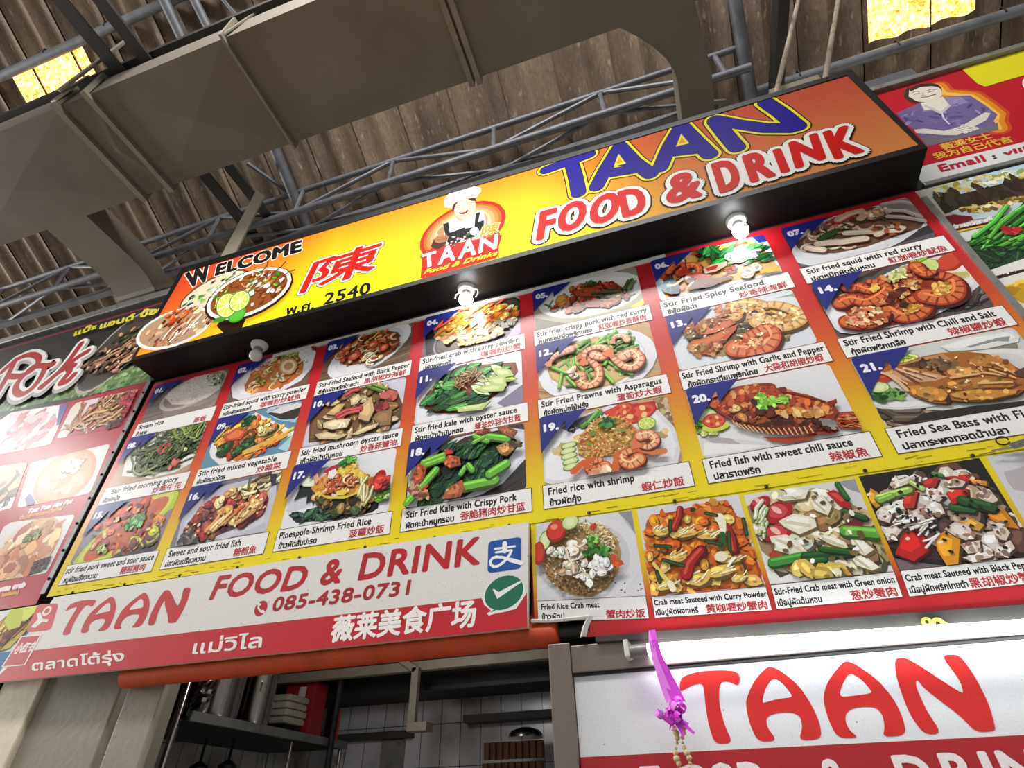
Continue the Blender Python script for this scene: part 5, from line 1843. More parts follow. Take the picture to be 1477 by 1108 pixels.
@dish(12)
def prawns_asparagus(p, B):
    p.wood(*B, ['c49a6c', 'b08558', 'd4ae80', '9a7248'], -0.5, 26)
    p.plate((.729,2.866), (.949,2.883), (.742,2.706), 'e3e2e8', 0.80, 'efeef2')
    p.P([(.546,2.874),(.565,2.946),(.637,2.986),(.737,2.996),(.836,2.965),(.891,2.900),(.892,2.843),(.851,2.782),(.771,2.750),(.687,2.745),(.606,2.784),(.558,2.833)], 'c9a468')
    p.P([(.553,2.877),(.572,2.939),(.644,2.978),(.743,2.986),(.832,2.959),(.880,2.898),(.882,2.846),(.846,2.792),(.766,2.760),(.688,2.756),(.613,2.791),(.566,2.836)], 'd9ba82')
    R_ = [(.556,2.862),(.572,2.925),(.651,2.971),(.757,2.980),(.840,2.944),(.869,2.897),(.851,2.827),(.845,2.784),(.772,2.758),(.703,2.759),(.591,2.788)]
    p.scat(R_, 62, 'stick', (0.042, 0.066), ['5f9a34', '78b444', '4a8228', '8cc458', '3f7222', '6aa63c'], 0.19)
    p.scat([(.635,2.966),(.736,2.986),(.840,2.944),(.863,2.903),(.790,2.891),(.677,2.924)], 26, 'stick', (0.04, 0.06), ['66a63a', '82bc4c', '4f8a2c'], 0.2, 0.4)
    for q0, q1 in (((.601,2.859), (.584,2.785)), ((.616,2.827), (.645,2.778)), ((.743,2.829), (.779,2.757)), ((.795,2.824), (.847,2.778)), ((.658,2.881), (.680,2.842)), ((.778,2.880), (.759,2.848)), ((.562,2.889), (.618,2.845)), ((.784,2.961), (.794,2.919)), ((.667,2.822), (.627,2.861))):
        p.stem(q0, q1, 0.0125, '7cb846')
    p.shrimp([(.665,2.818),(.669,2.784),(.698,2.765),(.728,2.786),(.734,2.832),(.715,2.873),(.699,2.893)], 0.036, 'efb48c', 'd9703c')
    p.shrimp([(.726,2.902),(.755,2.886),(.777,2.901),(.766,2.927),(.730,2.938),(.696,2.926),(.687,2.894)], 0.030, 'f0bc98', 'dc7a48')
    p.shrimp([(.829,2.866),(.865,2.874),(.884,2.836),(.862,2.806),(.829,2.815),(.805,2.845),(.791,2.872)], 0.036, 'f2bf9c', 'df8250')
    p.shrimp([(.854,2.940),(.843,2.963),(.815,2.967),(.806,2.955)], 0.022, 'f0c4a4', 'e09468')
    p.shrimp([(.642,2.954),(.611,2.948),(.580,2.937),(.563,2.917)], 0.026, 'eab89a', 'd98a68')
    p.scat([(.619,2.863),(.656,2.863),(.660,2.824),(.630,2.814)], 5, 'chunk', (0.014, 0.02), ['efd6c4', 'e0b090'])
    p.S([(.887,2.794),(.896,2.796)], 0.004, '4a4038')


@dish(13)
def garlic_shrimp(p, B):
    p.a.rect(*B, 'cfd4da')
    p.P([(1.010,2.918),(1.182,3.004),(1.458,2.998),(1.461,2.956),(1.451,2.776),(1.440,2.756),(1.014,2.755)], 'd9dde2')
    p.P([(1.375,2.986),(1.456,2.991),(1.463,2.948),(1.434,2.979)], '9aa894')
    p.scat([(1.068,2.862),(1.206,2.883),(1.367,2.845),(1.429,2.831),(1.372,2.782),(1.302,2.768),(1.137,2.780)], 60, 'bit', (0.006, 0.014), ['b0a074', 'c8b88c', '9a8a5c', 'a89a68'])
    p.P([(1.077,2.904),(1.173,2.926),(1.303,2.917),(1.423,2.852),(1.389,2.808),(1.309,2.790),(1.218,2.763),(1.105,2.790),(1.046,2.844)], 'a8905c')
    p.P([(1.234,2.920),(1.303,2.885),(1.364,2.834),(1.326,2.791),(1.222,2.779),(1.178,2.841)], '5f5a44')
    p.scat([(1.236,2.913),(1.305,2.877),(1.293,2.837),(1.258,2.817),(1.234,2.856)], 70, 'bit', (0.005, 0.010), ['4a4636', '6d6850', '36332a', '7d7658'])
    p.scat([(1.323,2.822),(1.386,2.827),(1.370,2.789),(1.324,2.785)], 40, 'bit', (0.005, 0.010), ['8a7f58', '6d6444', 'a8986a'])
    p.shrimp([(1.233,2.953),(1.253,2.994),(1.304,2.983),(1.355,2.946),(1.381,2.917),(1.380,2.885),(1.330,2.889)], 0.052, 'e9b87c', 'd6924a', False)
    p.shrimp([(1.306,2.896),(1.355,2.861),(1.405,2.858),(1.431,2.875),(1.421,2.910),(1.382,2.950),(1.343,2.963)], 0.054, 'eec48c', 'dba45c', False)
    p.scat([(1.253,2.994),(1.362,2.970),(1.431,2.887),(1.405,2.845),(1.330,2.863),(1.242,2.950)], 50, 'bit', (0.006, 0.013), ['f4d9a4', 'e0a860', 'f0cf94', 'd28c48'])
    p.shrimp([(1.202,2.798),(1.247,2.778),(1.289,2.778),(1.325,2.815),(1.319,2.854),(1.283,2.847),(1.247,2.839)], 0.058, 'e0875c', 'cf5f38', False)
    p.scat([(1.199,2.823),(1.261,2.829),(1.308,2.845),(1.321,2.816),(1.289,2.778),(1.236,2.769)], 44, 'bit', (0.006, 0.012), ['efb078', 'd9683c', 'f3cf90', 'c9552f'])
    p.P([(1.048,2.933),(1.102,2.956),(1.162,2.957),(1.219,2.931),(1.230,2.908),(1.190,2.888),(1.109,2.888),(1.061,2.896)], 'b8643a')
    p.P([(1.115,2.912),(1.158,2.921),(1.214,2.930),(1.217,2.909),(1.162,2.884),(1.118,2.885)], 'd9785a')
    p.scat([(1.052,2.939),(1.106,2.955),(1.161,2.953),(1.199,2.924),(1.130,2.901),(1.058,2.904)], 50, 'bit', (0.007, 0.015), ['8a5a30', 'b87a44', '6a3f22', 'd09a60', 'a34a2a'])
    p.P([(1.050,2.842),(1.069,2.868),(1.123,2.871),(1.190,2.888),(1.233,2.901),(1.223,2.878),(1.177,2.836),(1.122,2.791),(1.065,2.807)], 'c0633a')
    p.P([(1.068,2.862),(1.126,2.864),(1.189,2.882),(1.205,2.877),(1.163,2.852),(1.107,2.838)], 'd8764a')
    p.scat([(1.054,2.841),(1.118,2.847),(1.178,2.841),(1.130,2.788),(1.067,2.800)], 46, 'bit', (0.007, 0.015), ['a86a3c', 'd9a668', '7d4626', 'c98a50', '8f3f24'])
    p.scat([(1.050,2.906),(1.092,2.913),(1.108,2.882),(1.065,2.870)], 24, 'bit', (0.006, 0.013), ['5a4a30', '8a7444', '3a2f20'])
    p.scat([(1.181,2.998),(1.218,2.999),(1.227,2.962),(1.195,2.946),(1.177,2.965)], 26, 'bit', (0.007, 0.014), ['c87a4c', 'a8562f', 'e0a878'])
    p.scat([(1.071,2.966),(1.358,2.958),(1.372,2.862),(1.264,2.779),(1.057,2.815)], 60, 'bit', (0.003, 0.006), ['f6e4b4', 'fbf0d0'])


@dish(14)
def chili_shrimp(p, B):
    p.a.rect(*B, '57504c')
    p.P([(1.666,2.994),(1.735,3.021),(1.773,3.028),(1.693,2.983)], '3a3433')
    p.scat([(1.813,2.787),(1.936,2.837),(1.944,2.781),(1.884,2.769)], 40, 'stick', (0.04, 0.08), ['6a625c', '4a443f', '7d746c', '39342f'], 0.3, 0.6)
    p.P([(1.509,2.897),(1.550,2.911),(1.686,2.964),(1.798,3.003),(1.912,3.007),(1.966,2.959),(1.948,2.846),(1.853,2.786),(1.714,2.742),(1.554,2.755),(1.518,2.772),(1.509,2.795)], 'dcdadd')
    p.P([(1.515,2.888),(1.681,2.951),(1.793,2.990),(1.905,2.991),(1.950,2.943),(1.937,2.856),(1.816,2.792),(1.685,2.752),(1.538,2.769),(1.518,2.798)], 'eae8ea')
    p.E((1.918,2.967), (1.965,2.975), (1.908,2.927), 'a8321f')
    p.E((1.919,2.974), (1.958,2.979), (1.910,2.941), 'cc4a30')
    p.P([(1.892,2.933),(1.952,2.921),(1.948,2.887),(1.906,2.875),(1.887,2.896)], 'ece4b8')
    p.P([(1.900,2.923),(1.944,2.913),(1.941,2.890),(1.911,2.886)], 'c8b878')
    p.scat([(1.790,2.984),(1.847,3.014),(1.898,3.013),(1.872,2.974),(1.827,2.969)], 14, 'leaf', (0.03, 0.05), ['a8cc4a', '8ab834', 'c4dc70'], 0.6)
    p.E((1.862,2.971), (1.887,2.968), (1.853,2.941), 'd4dc8a')
    R_ = [(1.553,2.896),(1.611,2.955),(1.680,2.973),(1.755,2.982),(1.818,2.988),(1.868,2.946),(1.901,2.891),(1.877,2.831),(1.821,2.804),(1.749,2.769),(1.661,2.753),(1.598,2.760),(1.554,2.800),(1.554,2.847)]
    p.P([(1.559,2.887),(1.611,2.933),(1.686,2.964),(1.767,2.970),(1.837,2.973),(1.895,2.914),(1.884,2.849),(1.821,2.804),(1.738,2.760),(1.630,2.757),(1.564,2.804)], '8a3418')
    p.scat(R_, 150, 'bit', (0.008, 0.018), ['b5482a', 'd0683c', '8f2f18', 'c4582f', 'e0955c', '6d2412', 'a83a20'])
    for s, w in (([(1.611,2.955),(1.639,2.948),(1.661,2.922),(1.686,2.920),(1.705,2.935)], .036), ([(1.561,2.893),(1.600,2.901),(1.634,2.875),(1.678,2.888),(1.709,2.912),(1.704,2.943),(1.675,2.960)], .040),
                 ([(1.689,2.822),(1.707,2.783),(1.747,2.783),(1.780,2.811),(1.772,2.841),(1.738,2.839)], .052), ([(1.799,2.845),(1.829,2.821),(1.868,2.827),(1.890,2.867),(1.883,2.905),(1.857,2.921)], .054),
                 ([(1.552,2.807),(1.586,2.783),(1.631,2.782),(1.665,2.804)], .044), ([(1.823,2.979),(1.831,2.939),(1.856,2.937)], .036)):
        p.shrimp(s, w, 'd2703c', 'b03a1c', False)
    p.scat([(1.659,2.930),(1.686,2.942),(1.690,2.919),(1.661,2.901)], 24, 'bit', (0.006, 0.012), ['e0b04a', 'd89a3a', 'f0cc70'])
    p.scat([(1.707,2.823),(1.740,2.825),(1.760,2.812),(1.740,2.785),(1.709,2.789)], 40, 'bit', (0.007, 0.013), ['e0aa48', 'cf8f30', 'f0c868', 'b8702a'])
    p.scat([(1.821,2.878),(1.858,2.886),(1.874,2.866),(1.851,2.833),(1.820,2.838)], 44, 'bit', (0.007, 0.013), ['e0ac4c', 'cc8830', 'efc76c'])
    p.scat([(1.721,2.943),(1.752,2.976),(1.788,2.977),(1.784,2.949),(1.741,2.929)], 60, 'bit', (0.005, 0.010), ['cfd08a', 'b8bc68', 'e6e0a8', '9aa04a'])
    p.scat([(1.640,2.846),(1.721,2.900),(1.801,2.928),(1.790,2.883),(1.697,2.840)], 80, 'bit', (0.006, 0.012), ['d9a45c', 'c07a3a', 'e8c080', 'a85a2c'])
    p.scat([(1.549,2.835),(1.605,2.857),(1.652,2.835),(1.661,2.772),(1.590,2.763),(1.549,2.788)], 80, 'bit', (0.006, 0.013), ['e0a878', 'c9683c', 'f0cfa0', 'b04a28'])
    p.scat([(1.709,2.829),(1.731,2.842),(1.740,2.825),(1.719,2.812)], 10, 'bit', (0.008, 0.014), ['3a1a10', '5a2412'])
    p.scat([(1.679,2.859),(1.731,2.883),(1.754,2.896),(1.697,2.840)], 12, 'bit', (0.010, 0.018), ['4a1c0e', '5f2a16'])


@dish(15)
def sweet_sour_pork(p, B):
    p.a.rect(*B, '8a8290')
    p.P([(-1.464,2.405),(-1.477,2.450),(-1.366,2.410),(-1.067,2.442),(-1.035,2.438),(-1.040,2.402),(-1.386,2.391)], '4a3f42')
    p.P([(-1.189,2.631),(-1.051,2.652),(-1.045,2.586),(-1.110,2.564)], 'a8c42c')
    p.E((-1.266,2.523), (-1.058,2.616), (-1.304,2.396), 'b8c83a')
    p.E((-1.267,2.527), (-1.079,2.612), (-1.302,2.413), 'cfd84c')
    p.E((-1.265,2.528), (-1.101,2.601), (-1.306,2.430), 'c9603a')
    R_ = [(-1.441,2.496),(-1.444,2.556),(-1.385,2.608),(-1.307,2.644),(-1.210,2.641),(-1.116,2.591),(-1.069,2.525),(-1.105,2.460),(-1.194,2.430),(-1.294,2.419),(-1.373,2.436)]
    p.scat(R_, 60, 'bit', (0.016, 0.034), ['d0703f', 'c25a38', 'b8643c'])
    p.scat(R_, 34, 'chunk', (0.014, 0.024), ['d0703f', 'c25a38', 'e09a5c', 'b8483a', 'd9844c', '9a4444', 'e8b070'])
    p.scat([(-1.353,2.610),(-1.293,2.649),(-1.206,2.634),(-1.171,2.594),(-1.279,2.591)], 12, 'chunk', (0.026, 0.042), ['cf4a34', 'e0664a'])
    p.scat([(-1.249,2.462),(-1.134,2.490),(-1.086,2.515),(-1.098,2.447),(-1.197,2.436)], 12, 'chunk', (0.024, 0.036), ['d6d04c', 'c4bc3c', '6d3a34'])
    p.scat([(-1.282,2.538),(-1.250,2.566),(-1.202,2.579),(-1.197,2.538),(-1.246,2.513)], 16, 'leaf', (0.04, 0.065), ['4f9a5a', '3f8048', '6ab06a'], 0.5)
    p.scat([(-1.364,2.460),(-1.342,2.463),(-1.322,2.441),(-1.339,2.431)], 5, 'leaf', (0.03, 0.045), ['6f9a4a', 'a0b85a'], 0.5)
    p.scat(R_, 26, 'bit', (0.008, 0.016), ['7d3a44', '5a2a38', 'e8c48a'])


@dish(16)
def sweet_sour_fish(p, B):
    p.a.rect(*B, '7d7a86')
    p.P([(-.984,2.518),(-.976,2.602),(-.810,2.647),(-.598,2.655),(-.564,2.589),(-.543,2.407),(-.756,2.409),(-.965,2.410)], 'bdbbc8')
    p.P([(-.965,2.508),(-.894,2.581),(-.735,2.620),(-.599,2.635),(-.558,2.524),(-.580,2.442),(-.751,2.397),(-.930,2.411)], 'd0ced8')
    p.P([(-.608,2.533),(-.568,2.603),(-.522,2.445),(-.558,2.415)], 'c8c4cc')
    p.P([(-.717,2.630),(-.676,2.656),(-.599,2.659),(-.593,2.594),(-.596,2.537),(-.658,2.580)], 'cfc39a')
    p.scat([(-.709,2.629),(-.668,2.655),(-.605,2.657),(-.596,2.582),(-.624,2.561)], 22, 'stick', (0.05, 0.09), ['8a7a5a', 'd9cba0', '5a4a38', 'efe2bc'], 0.2, 0.4)
    p.P([(-.613,2.658),(-.579,2.652),(-.568,2.603),(-.588,2.600)], '3a3340')
    R_ = [(-.944,2.493),(-.919,2.552),(-.840,2.592),(-.750,2.623),(-.660,2.606),(-.582,2.535),(-.584,2.497),(-.642,2.470),(-.712,2.439),(-.795,2.421),(-.881,2.428),(-.937,2.460)]
    p.P(R_, '6d3028')
    p.scat(R_, 60, 'chunk', (0.016, 0.032), ['8a3028', 'a8423a', '5f2822', 'b8604a', '744038', '9a5a44'])
    p.scat([(-.827,2.576),(-.763,2.618),(-.667,2.608),(-.596,2.537),(-.634,2.487),(-.722,2.464),(-.793,2.506)], 40, 'chunk', (0.018, 0.032), ['d9a25a', 'c2383a', 'e8bc78', 'b02a34', 'd46a44', 'f0d49a'])
    p.scat([(-.864,2.437),(-.795,2.476),(-.721,2.501),(-.636,2.512),(-.642,2.470),(-.765,2.435)], 18, 'stick', (0.045, 0.08), ['e0a864', 'f0cc90', 'c98244', 'c23a34'], 0.26, 0.8)
    p.scat([(-.727,2.599),(-.689,2.612),(-.661,2.567),(-.698,2.554)], 6, 'stick', (0.03, 0.05), ['4f5a2c', 'e8d8a0'], 0.25)
    p.scat([(-.963,2.421),(-.953,2.463),(-.882,2.464),(-.868,2.414),(-.927,2.404)], 30, 'bit', (0.010, 0.02), ['4a4440', '6a625c', '3a3430', '8a8078'])
    p.scat(R_, 30, 'bit', (0.005, 0.010), ['f4dcc0', '4a1c1c', 'efb48a'])


@dish(17)
def pineapple_rice(p, B):
    p.a.rect(*B, 'e2e1e4')
    p.P([(-.486,2.518),(-.389,2.545),(-.382,2.480),(-.450,2.470),(-.488,2.476)], 'c9cad4')
    p.P([(-.332,2.451),(-.305,2.483),(-.098,2.452),(-.097,2.424),(-.120,2.412),(-.262,2.404),(-.323,2.414)], '1f1b18')
    p.P([(-.463,2.468),(-.436,2.468),(-.401,2.450),(-.362,2.468),(-.319,2.469),(-.288,2.408),(-.358,2.415),(-.428,2.420),(-.450,2.438)], '1d3323')
    p.scat([(-.455,2.455),(-.435,2.464),(-.392,2.449),(-.352,2.462),(-.317,2.461),(-.298,2.413),(-.393,2.421)], 26, 'leaf', (0.03, 0.06), ['1f3a28', '2c4c34', '16281c', '40604a'], 0.4)
    p.P([(-.462,2.514),(-.450,2.555),(-.456,2.578),(-.392,2.558),(-.365,2.519),(-.368,2.478),(-.383,2.501),(-.403,2.492),(-.407,2.526),(-.437,2.523)], '20281f')
    p.P([(-.394,2.545),(-.155,2.499),(-.115,2.459),(-.143,2.428),(-.211,2.417),(-.294,2.437),(-.355,2.475)], '5d4a2c')
    p.scat([(-.376,2.529),(-.306,2.492),(-.193,2.481),(-.125,2.473),(-.123,2.457),(-.147,2.429),(-.212,2.421),(-.291,2.440),(-.351,2.479)], 70, 'chunk', (0.012, 0.024), ['3a2c1c', '8a6a3c', 'a8864c', '2c2218', 'c8a66a', '6a5230', '4a5a2c'])
    p.P([(-.176,2.503),(-.119,2.509),(-.082,2.486),(-.108,2.466),(-.169,2.485)], 'd9d8b4')
    p.P([(-.172,2.502),(-.118,2.505),(-.090,2.487),(-.114,2.477),(-.161,2.490)], 'efeede')
    p.P([(-.107,2.491),(-.051,2.497),(-.051,2.468),(-.085,2.450),(-.111,2.459)], '6f9a3c')
    p.scat([(-.103,2.490),(-.051,2.497),(-.051,2.464),(-.093,2.452)], 16, 'leaf', (0.03, 0.05), ['5f8f34', '8ab44c', '47752a', 'a8c46a'], 0.5)
    p.P([(-.461,2.597),(-.418,2.607),(-.382,2.592),(-.378,2.556),(-.430,2.565)], 'd6dfb4')
    p.P([(-.456,2.594),(-.416,2.598),(-.391,2.589),(-.390,2.566),(-.427,2.571)], 'eef0d8')
    R_ = [(-.389,2.545),(-.380,2.582),(-.331,2.604),(-.282,2.626),(-.228,2.625),(-.185,2.577),(-.120,2.543),(-.114,2.504),(-.171,2.498),(-.228,2.487),(-.306,2.492),(-.355,2.513)]
    p.P(R_, 'd99a3c')
    p.scat(R_, 130, 'bit', (0.007, 0.015), ['e0a84a', 'c9803a', 'e8c268', 'b8602c', 'd98f3c', 'f0d488', 'c4582c'])
    p.scat([(-.302,2.594),(-.282,2.626),(-.228,2.625),(-.185,2.577),(-.208,2.564),(-.255,2.581)], 60, 'bit', (0.007, 0.014), ['e6c44c', 'd9b23a', 'f0d870'])
    p.scat([(-.349,2.525),(-.324,2.572),(-.255,2.581),(-.194,2.557),(-.188,2.522),(-.240,2.506),(-.308,2.501)], 40, 'curl', (0.012, 0.024), ['e8a878', 'c9582f', 'efc49a', 'd2783f'])
    p.P([(-.355,2.609),(-.318,2.629),(-.292,2.633),(-.288,2.614),(-.330,2.600)], 'b8242c')
    p.P([(-.326,2.581),(-.327,2.608),(-.298,2.616),(-.288,2.592),(-.302,2.572)], 'f0e2d8')
    p.P([(-.394,2.603),(-.378,2.613),(-.361,2.579),(-.371,2.563)], 'e8a48c')
    p.P([(-.197,2.570),(-.171,2.570),(-.162,2.542),(-.183,2.542)], 'e8d040')
    p.P([(-.273,2.499),(-.273,2.515),(-.243,2.519),(-.224,2.507),(-.238,2.493)], 'e8c84c')
    p.P([(-.347,2.516),(-.281,2.494),(-.216,2.489),(-.181,2.503),(-.178,2.491),(-.235,2.478),(-.306,2.490)], 'd9c04a')
    p.scat([(-.284,2.636),(-.260,2.649),(-.229,2.652),(-.215,2.627),(-.241,2.623)], 18, 'leaf', (0.025, 0.045), ['4f9a34', '6ab84a', '38782a'], 0.5)
    p.scat([(-.110,2.508),(-.111,2.541),(-.083,2.553),(-.058,2.523),(-.080,2.502)], 14, 'chunk', (0.018, 0.03), ['b82a24', 'd0442f', '941d1c'])
    p.scat([(-.178,2.486),(-.155,2.478),(-.141,2.420),(-.160,2.431)], 8, 'stick', (0.05, 0.08), ['b8b07c', 'd0c890'], 0.16, 1.5)


@dish(18)
def kale_pork(p, B):
    p.wood(*B, ['3f3936', '4c4541', '332e2b', '5a524c'], 0.5, 22)
    p.P([(.014,2.410),(.008,2.549),(.077,2.598),(.182,2.656),(.366,2.667),(.449,2.633),(.452,2.522),(.364,2.438),(.289,2.410),(.205,2.397),(.057,2.398)], 'd6d8e4')
    p.P([(.016,2.429),(.015,2.527),(.088,2.585),(.183,2.640),(.366,2.654),(.439,2.622),(.446,2.533),(.360,2.453),(.267,2.418),(.158,2.409)], 'e4e6ee')
    p.P([(.031,2.474),(.074,2.577),(.145,2.615),(.222,2.653),(.366,2.654),(.429,2.582),(.383,2.521),(.338,2.467),(.231,2.411),(.089,2.407)], '4a3022')
    p.scat([(.148,2.573),(.203,2.625),(.290,2.628),(.356,2.562),(.338,2.467),(.247,2.464),(.170,2.450),(.107,2.423),(.091,2.493),(.126,2.536)], 30, 'leaf', (0.08, 0.14), ['1c3a22', '274c2a', '153019', '35602f', '102414'], 0.5)
    for q in ([(.105,2.500),(.162,2.505),(.208,2.531),(.237,2.505),(.201,2.473),(.157,2.433),(.112,2.417),(.097,2.448)], [(.256,2.472),(.263,2.540),(.310,2.556),(.356,2.557),(.351,2.518),(.320,2.470),(.270,2.451)], [(.186,2.576),(.209,2.608),(.261,2.618),(.319,2.595),(.263,2.555),(.225,2.552)], [(.135,2.623),(.184,2.623),(.205,2.593),(.171,2.589)]):
        c = (sum(x for x, _ in q) / len(q), sum(z for _, z in q) / len(q))
        p.P(q, '12271a')
        p.P([(c[0] + (x - c[0]) * .93, c[1] + (z - c[1]) * .9 + .002) for x, z in q], '21452a')
        p.scat(q, 22, 'leaf', (0.02, 0.05), ['2c5a30', '1a3a22', '3a6a3a', '16301c'], 0.35, 0.8)
    for q0, q1, w in (((.070,2.568), (.147,2.583), .026), ((.081,2.555), (.148,2.568), .022), ((.022,2.418), (.122,2.527), .030), ((.234,2.443), (.342,2.447), .036), ((.324,2.474), (.382,2.502), .036), ((.309,2.629), (.388,2.601), .028), ((.218,2.494), (.232,2.516), .020), ((.245,2.523), (.260,2.501), .022), ((.266,2.638), (.314,2.607), .020), ((.262,2.612), (.299,2.626), .016)):
        p.stem(q0, q1, w, '6aae3a')
    for q, w in (([(.149,2.552),(.167,2.580),(.211,2.560),(.217,2.529),(.175,2.524)], 'a2542f'), ([(.154,2.410),(.170,2.445),(.224,2.469),(.234,2.438),(.222,2.408),(.177,2.406)], 'a85f3c'), ([(.347,2.574),(.384,2.589),(.415,2.555),(.383,2.531),(.360,2.546)], 'b08048'), ([(.027,2.505),(.051,2.566),(.087,2.544),(.077,2.496),(.055,2.475)], 'a04a2c'), ([(.351,2.652),(.380,2.659),(.426,2.625),(.407,2.597),(.370,2.626)], '93583a'), ([(.260,2.661),(.318,2.659),(.328,2.641),(.280,2.640)], '8a3f2a'), ([(.397,2.584),(.434,2.581),(.442,2.559),(.410,2.558)], '5f4a38')):
        c = (sum(x for x, _ in q) / len(q), sum(z for _, z in q) / len(q))
        p.P([(x + .001, z - .004) for x, z in q], sh(w, .45))
        p.P(q, w)
        p.P([(c[0] + (x - c[0]) * .6 - .002, c[1] + (z - c[1]) * .5 + .003) for x, z in q], sh(w, 1.25))
        p.scat(q, 12, 'bit', (0.004, 0.010), [sh(w, .7), sh(w, 1.4), sh(w, .85)])
    p.scat([(.019,2.496),(.049,2.481),(.102,2.424),(.065,2.416),(.038,2.454)], 24, 'bit', (0.010, 0.02), ['8a5038', 'b07a58', '6a3a2a', 'c49a78'])
    p.P([(.071,2.458),(.098,2.475),(.101,2.467),(.079,2.447)], 'c82a24')
    p.P([(.151,2.604),(.180,2.595),(.186,2.581),(.157,2.582)], 'd0342a')
    p.P([(.007,2.559),(.031,2.560),(.025,2.525),(.010,2.528)], 'd9cf4a')


@dish(19)
def shrimp_rice(p, B):
    p.wood(*B, ['b59a74', 'a2865f', 'c8ae88'], 0.0, 8)
    p.scat([(.876,2.648),(.961,2.659),(.951,2.428),(.924,2.565)], 70, 'bit', (0.010, 0.016), ['c9ae86', '9a7e58', 'dcc6a0', '86694a'])
    p.P([(.505,2.416),(.511,2.579),(.608,2.638),(.760,2.668),(.898,2.626),(.943,2.538),(.952,2.463),(.929,2.405),(.712,2.398),(.530,2.404)], 'd9d8dc')
    p.P([(.512,2.428),(.520,2.561),(.620,2.619),(.765,2.650),(.889,2.612),(.930,2.533),(.938,2.466),(.920,2.420),(.714,2.412),(.544,2.415)], 'e9e8ea')
    p.scat([(.538,2.526),(.601,2.559),(.643,2.582),(.624,2.524),(.563,2.506)], 20, 'bit', (0.010, 0.02), ['e0c890', 'd6b878', 'ead8b0'])
    p.scat([(.842,2.523),(.917,2.529),(.910,2.493),(.847,2.477)], 16, 'bit', (0.010, 0.02), ['e0c090', 'ead4b0', 'd6ae78'])
    p.P([(.578,2.612),(.635,2.632),(.726,2.659),(.709,2.631),(.665,2.600),(.604,2.590)], '6f6a72')
    p.scat([(.598,2.607),(.647,2.621),(.666,2.608),(.618,2.595)], 10, 'leaf', (0.02, 0.04), ['5a3a5a', 'b8b0b8', '3f4a30'], 0.5)
    p.stem((.652,2.603), (.720,2.644), 0.018, '4f8a34')
    p.stem((.673,2.615), (.712,2.654), 0.014, '6aa644')
    p.P([(.727,2.643),(.772,2.656),(.902,2.649),(.905,2.616),(.864,2.579),(.789,2.588),(.741,2.623)], 'b8281c')
    p.tomato((.844,2.611), (.903,2.625), (.845,2.579))
    p.tomato((.789,2.636), (.829,2.643), (.788,2.608))
    p.P([(.730,2.642),(.772,2.652),(.775,2.631),(.754,2.620)], 'd9402a')
    for k, c in enumerate(((.599,2.537), (.594,2.516), (.596,2.496), (.599,2.475), (.600,2.455))):
        p.cucumber(c, (c[0] + .028, c[1] + .004), (c[0] - .002, c[1] + .012))
    R_ = [(.626,2.539),(.657,2.586),(.714,2.621),(.767,2.617),(.814,2.582),(.830,2.525),(.823,2.482),(.784,2.469),(.734,2.468),(.658,2.472),(.628,2.493)]
    p.P(R_, 'c99a4e')
    p.scat(R_, 330, 'grain', (0.007, 0.012), ['e3bc6c', 'c99242', 'f0d594', 'b07a34', 'd9ac5c', 'f4e2b0', 'a56a2c'])
    p.scat(R_, 22, 'bit', (0.005, 0.010), ['c8482a', 'e0703c', '6a8a34', 'd9902c'])
    p.scat([(.663,2.516),(.739,2.507),(.812,2.492),(.783,2.462),(.671,2.470)], 60, 'grain', (0.007, 0.012), ['b8743a', 'c98a48', 'd9a45c'])
    p.herb((.737,2.592), 0.026, ('2f6a2a', '1f4a1c', '4f8a3c', '16381a'), 26)
    p.lime((.862,2.560), 0.030, 0.82)
    p.shrimp([(.707,2.427),(.681,2.417),(.659,2.435),(.668,2.455),(.695,2.456)], 0.036, 'e6a070', 'd1602c', False)
    p.S([(.676,2.462),(.644,2.457),(.608,2.430)], 0.016, 'd1602c', 0.024)
    p.shrimp([(.707,2.427),(.684,2.417),(.663,2.432)], 0.020, 'e6a070', 'd1602c')
    p.S([(.785,2.474),(.755,2.464),(.737,2.406)], 0.018, 'd4662e', 0.026)
    p.shrimp([(.815,2.434),(.789,2.422),(.768,2.440),(.777,2.464),(.809,2.469)], 0.036, 'e8a878', 'd4662e')
    p.S([(.833,2.466),(.860,2.448),(.897,2.446)], 0.016, 'd6744a', 0.020)
    p.shrimp([(.835,2.517),(.866,2.516),(.878,2.488),(.855,2.471),(.832,2.478)], 0.030, 'ecb48c', 'd6744a')
    p.scat([(.609,2.431),(.652,2.409),(.713,2.405),(.728,2.423),(.652,2.409)], 16, 'bit', (0.008, 0.018), ['e3b890', 'd9a070', 'efd4b8'])


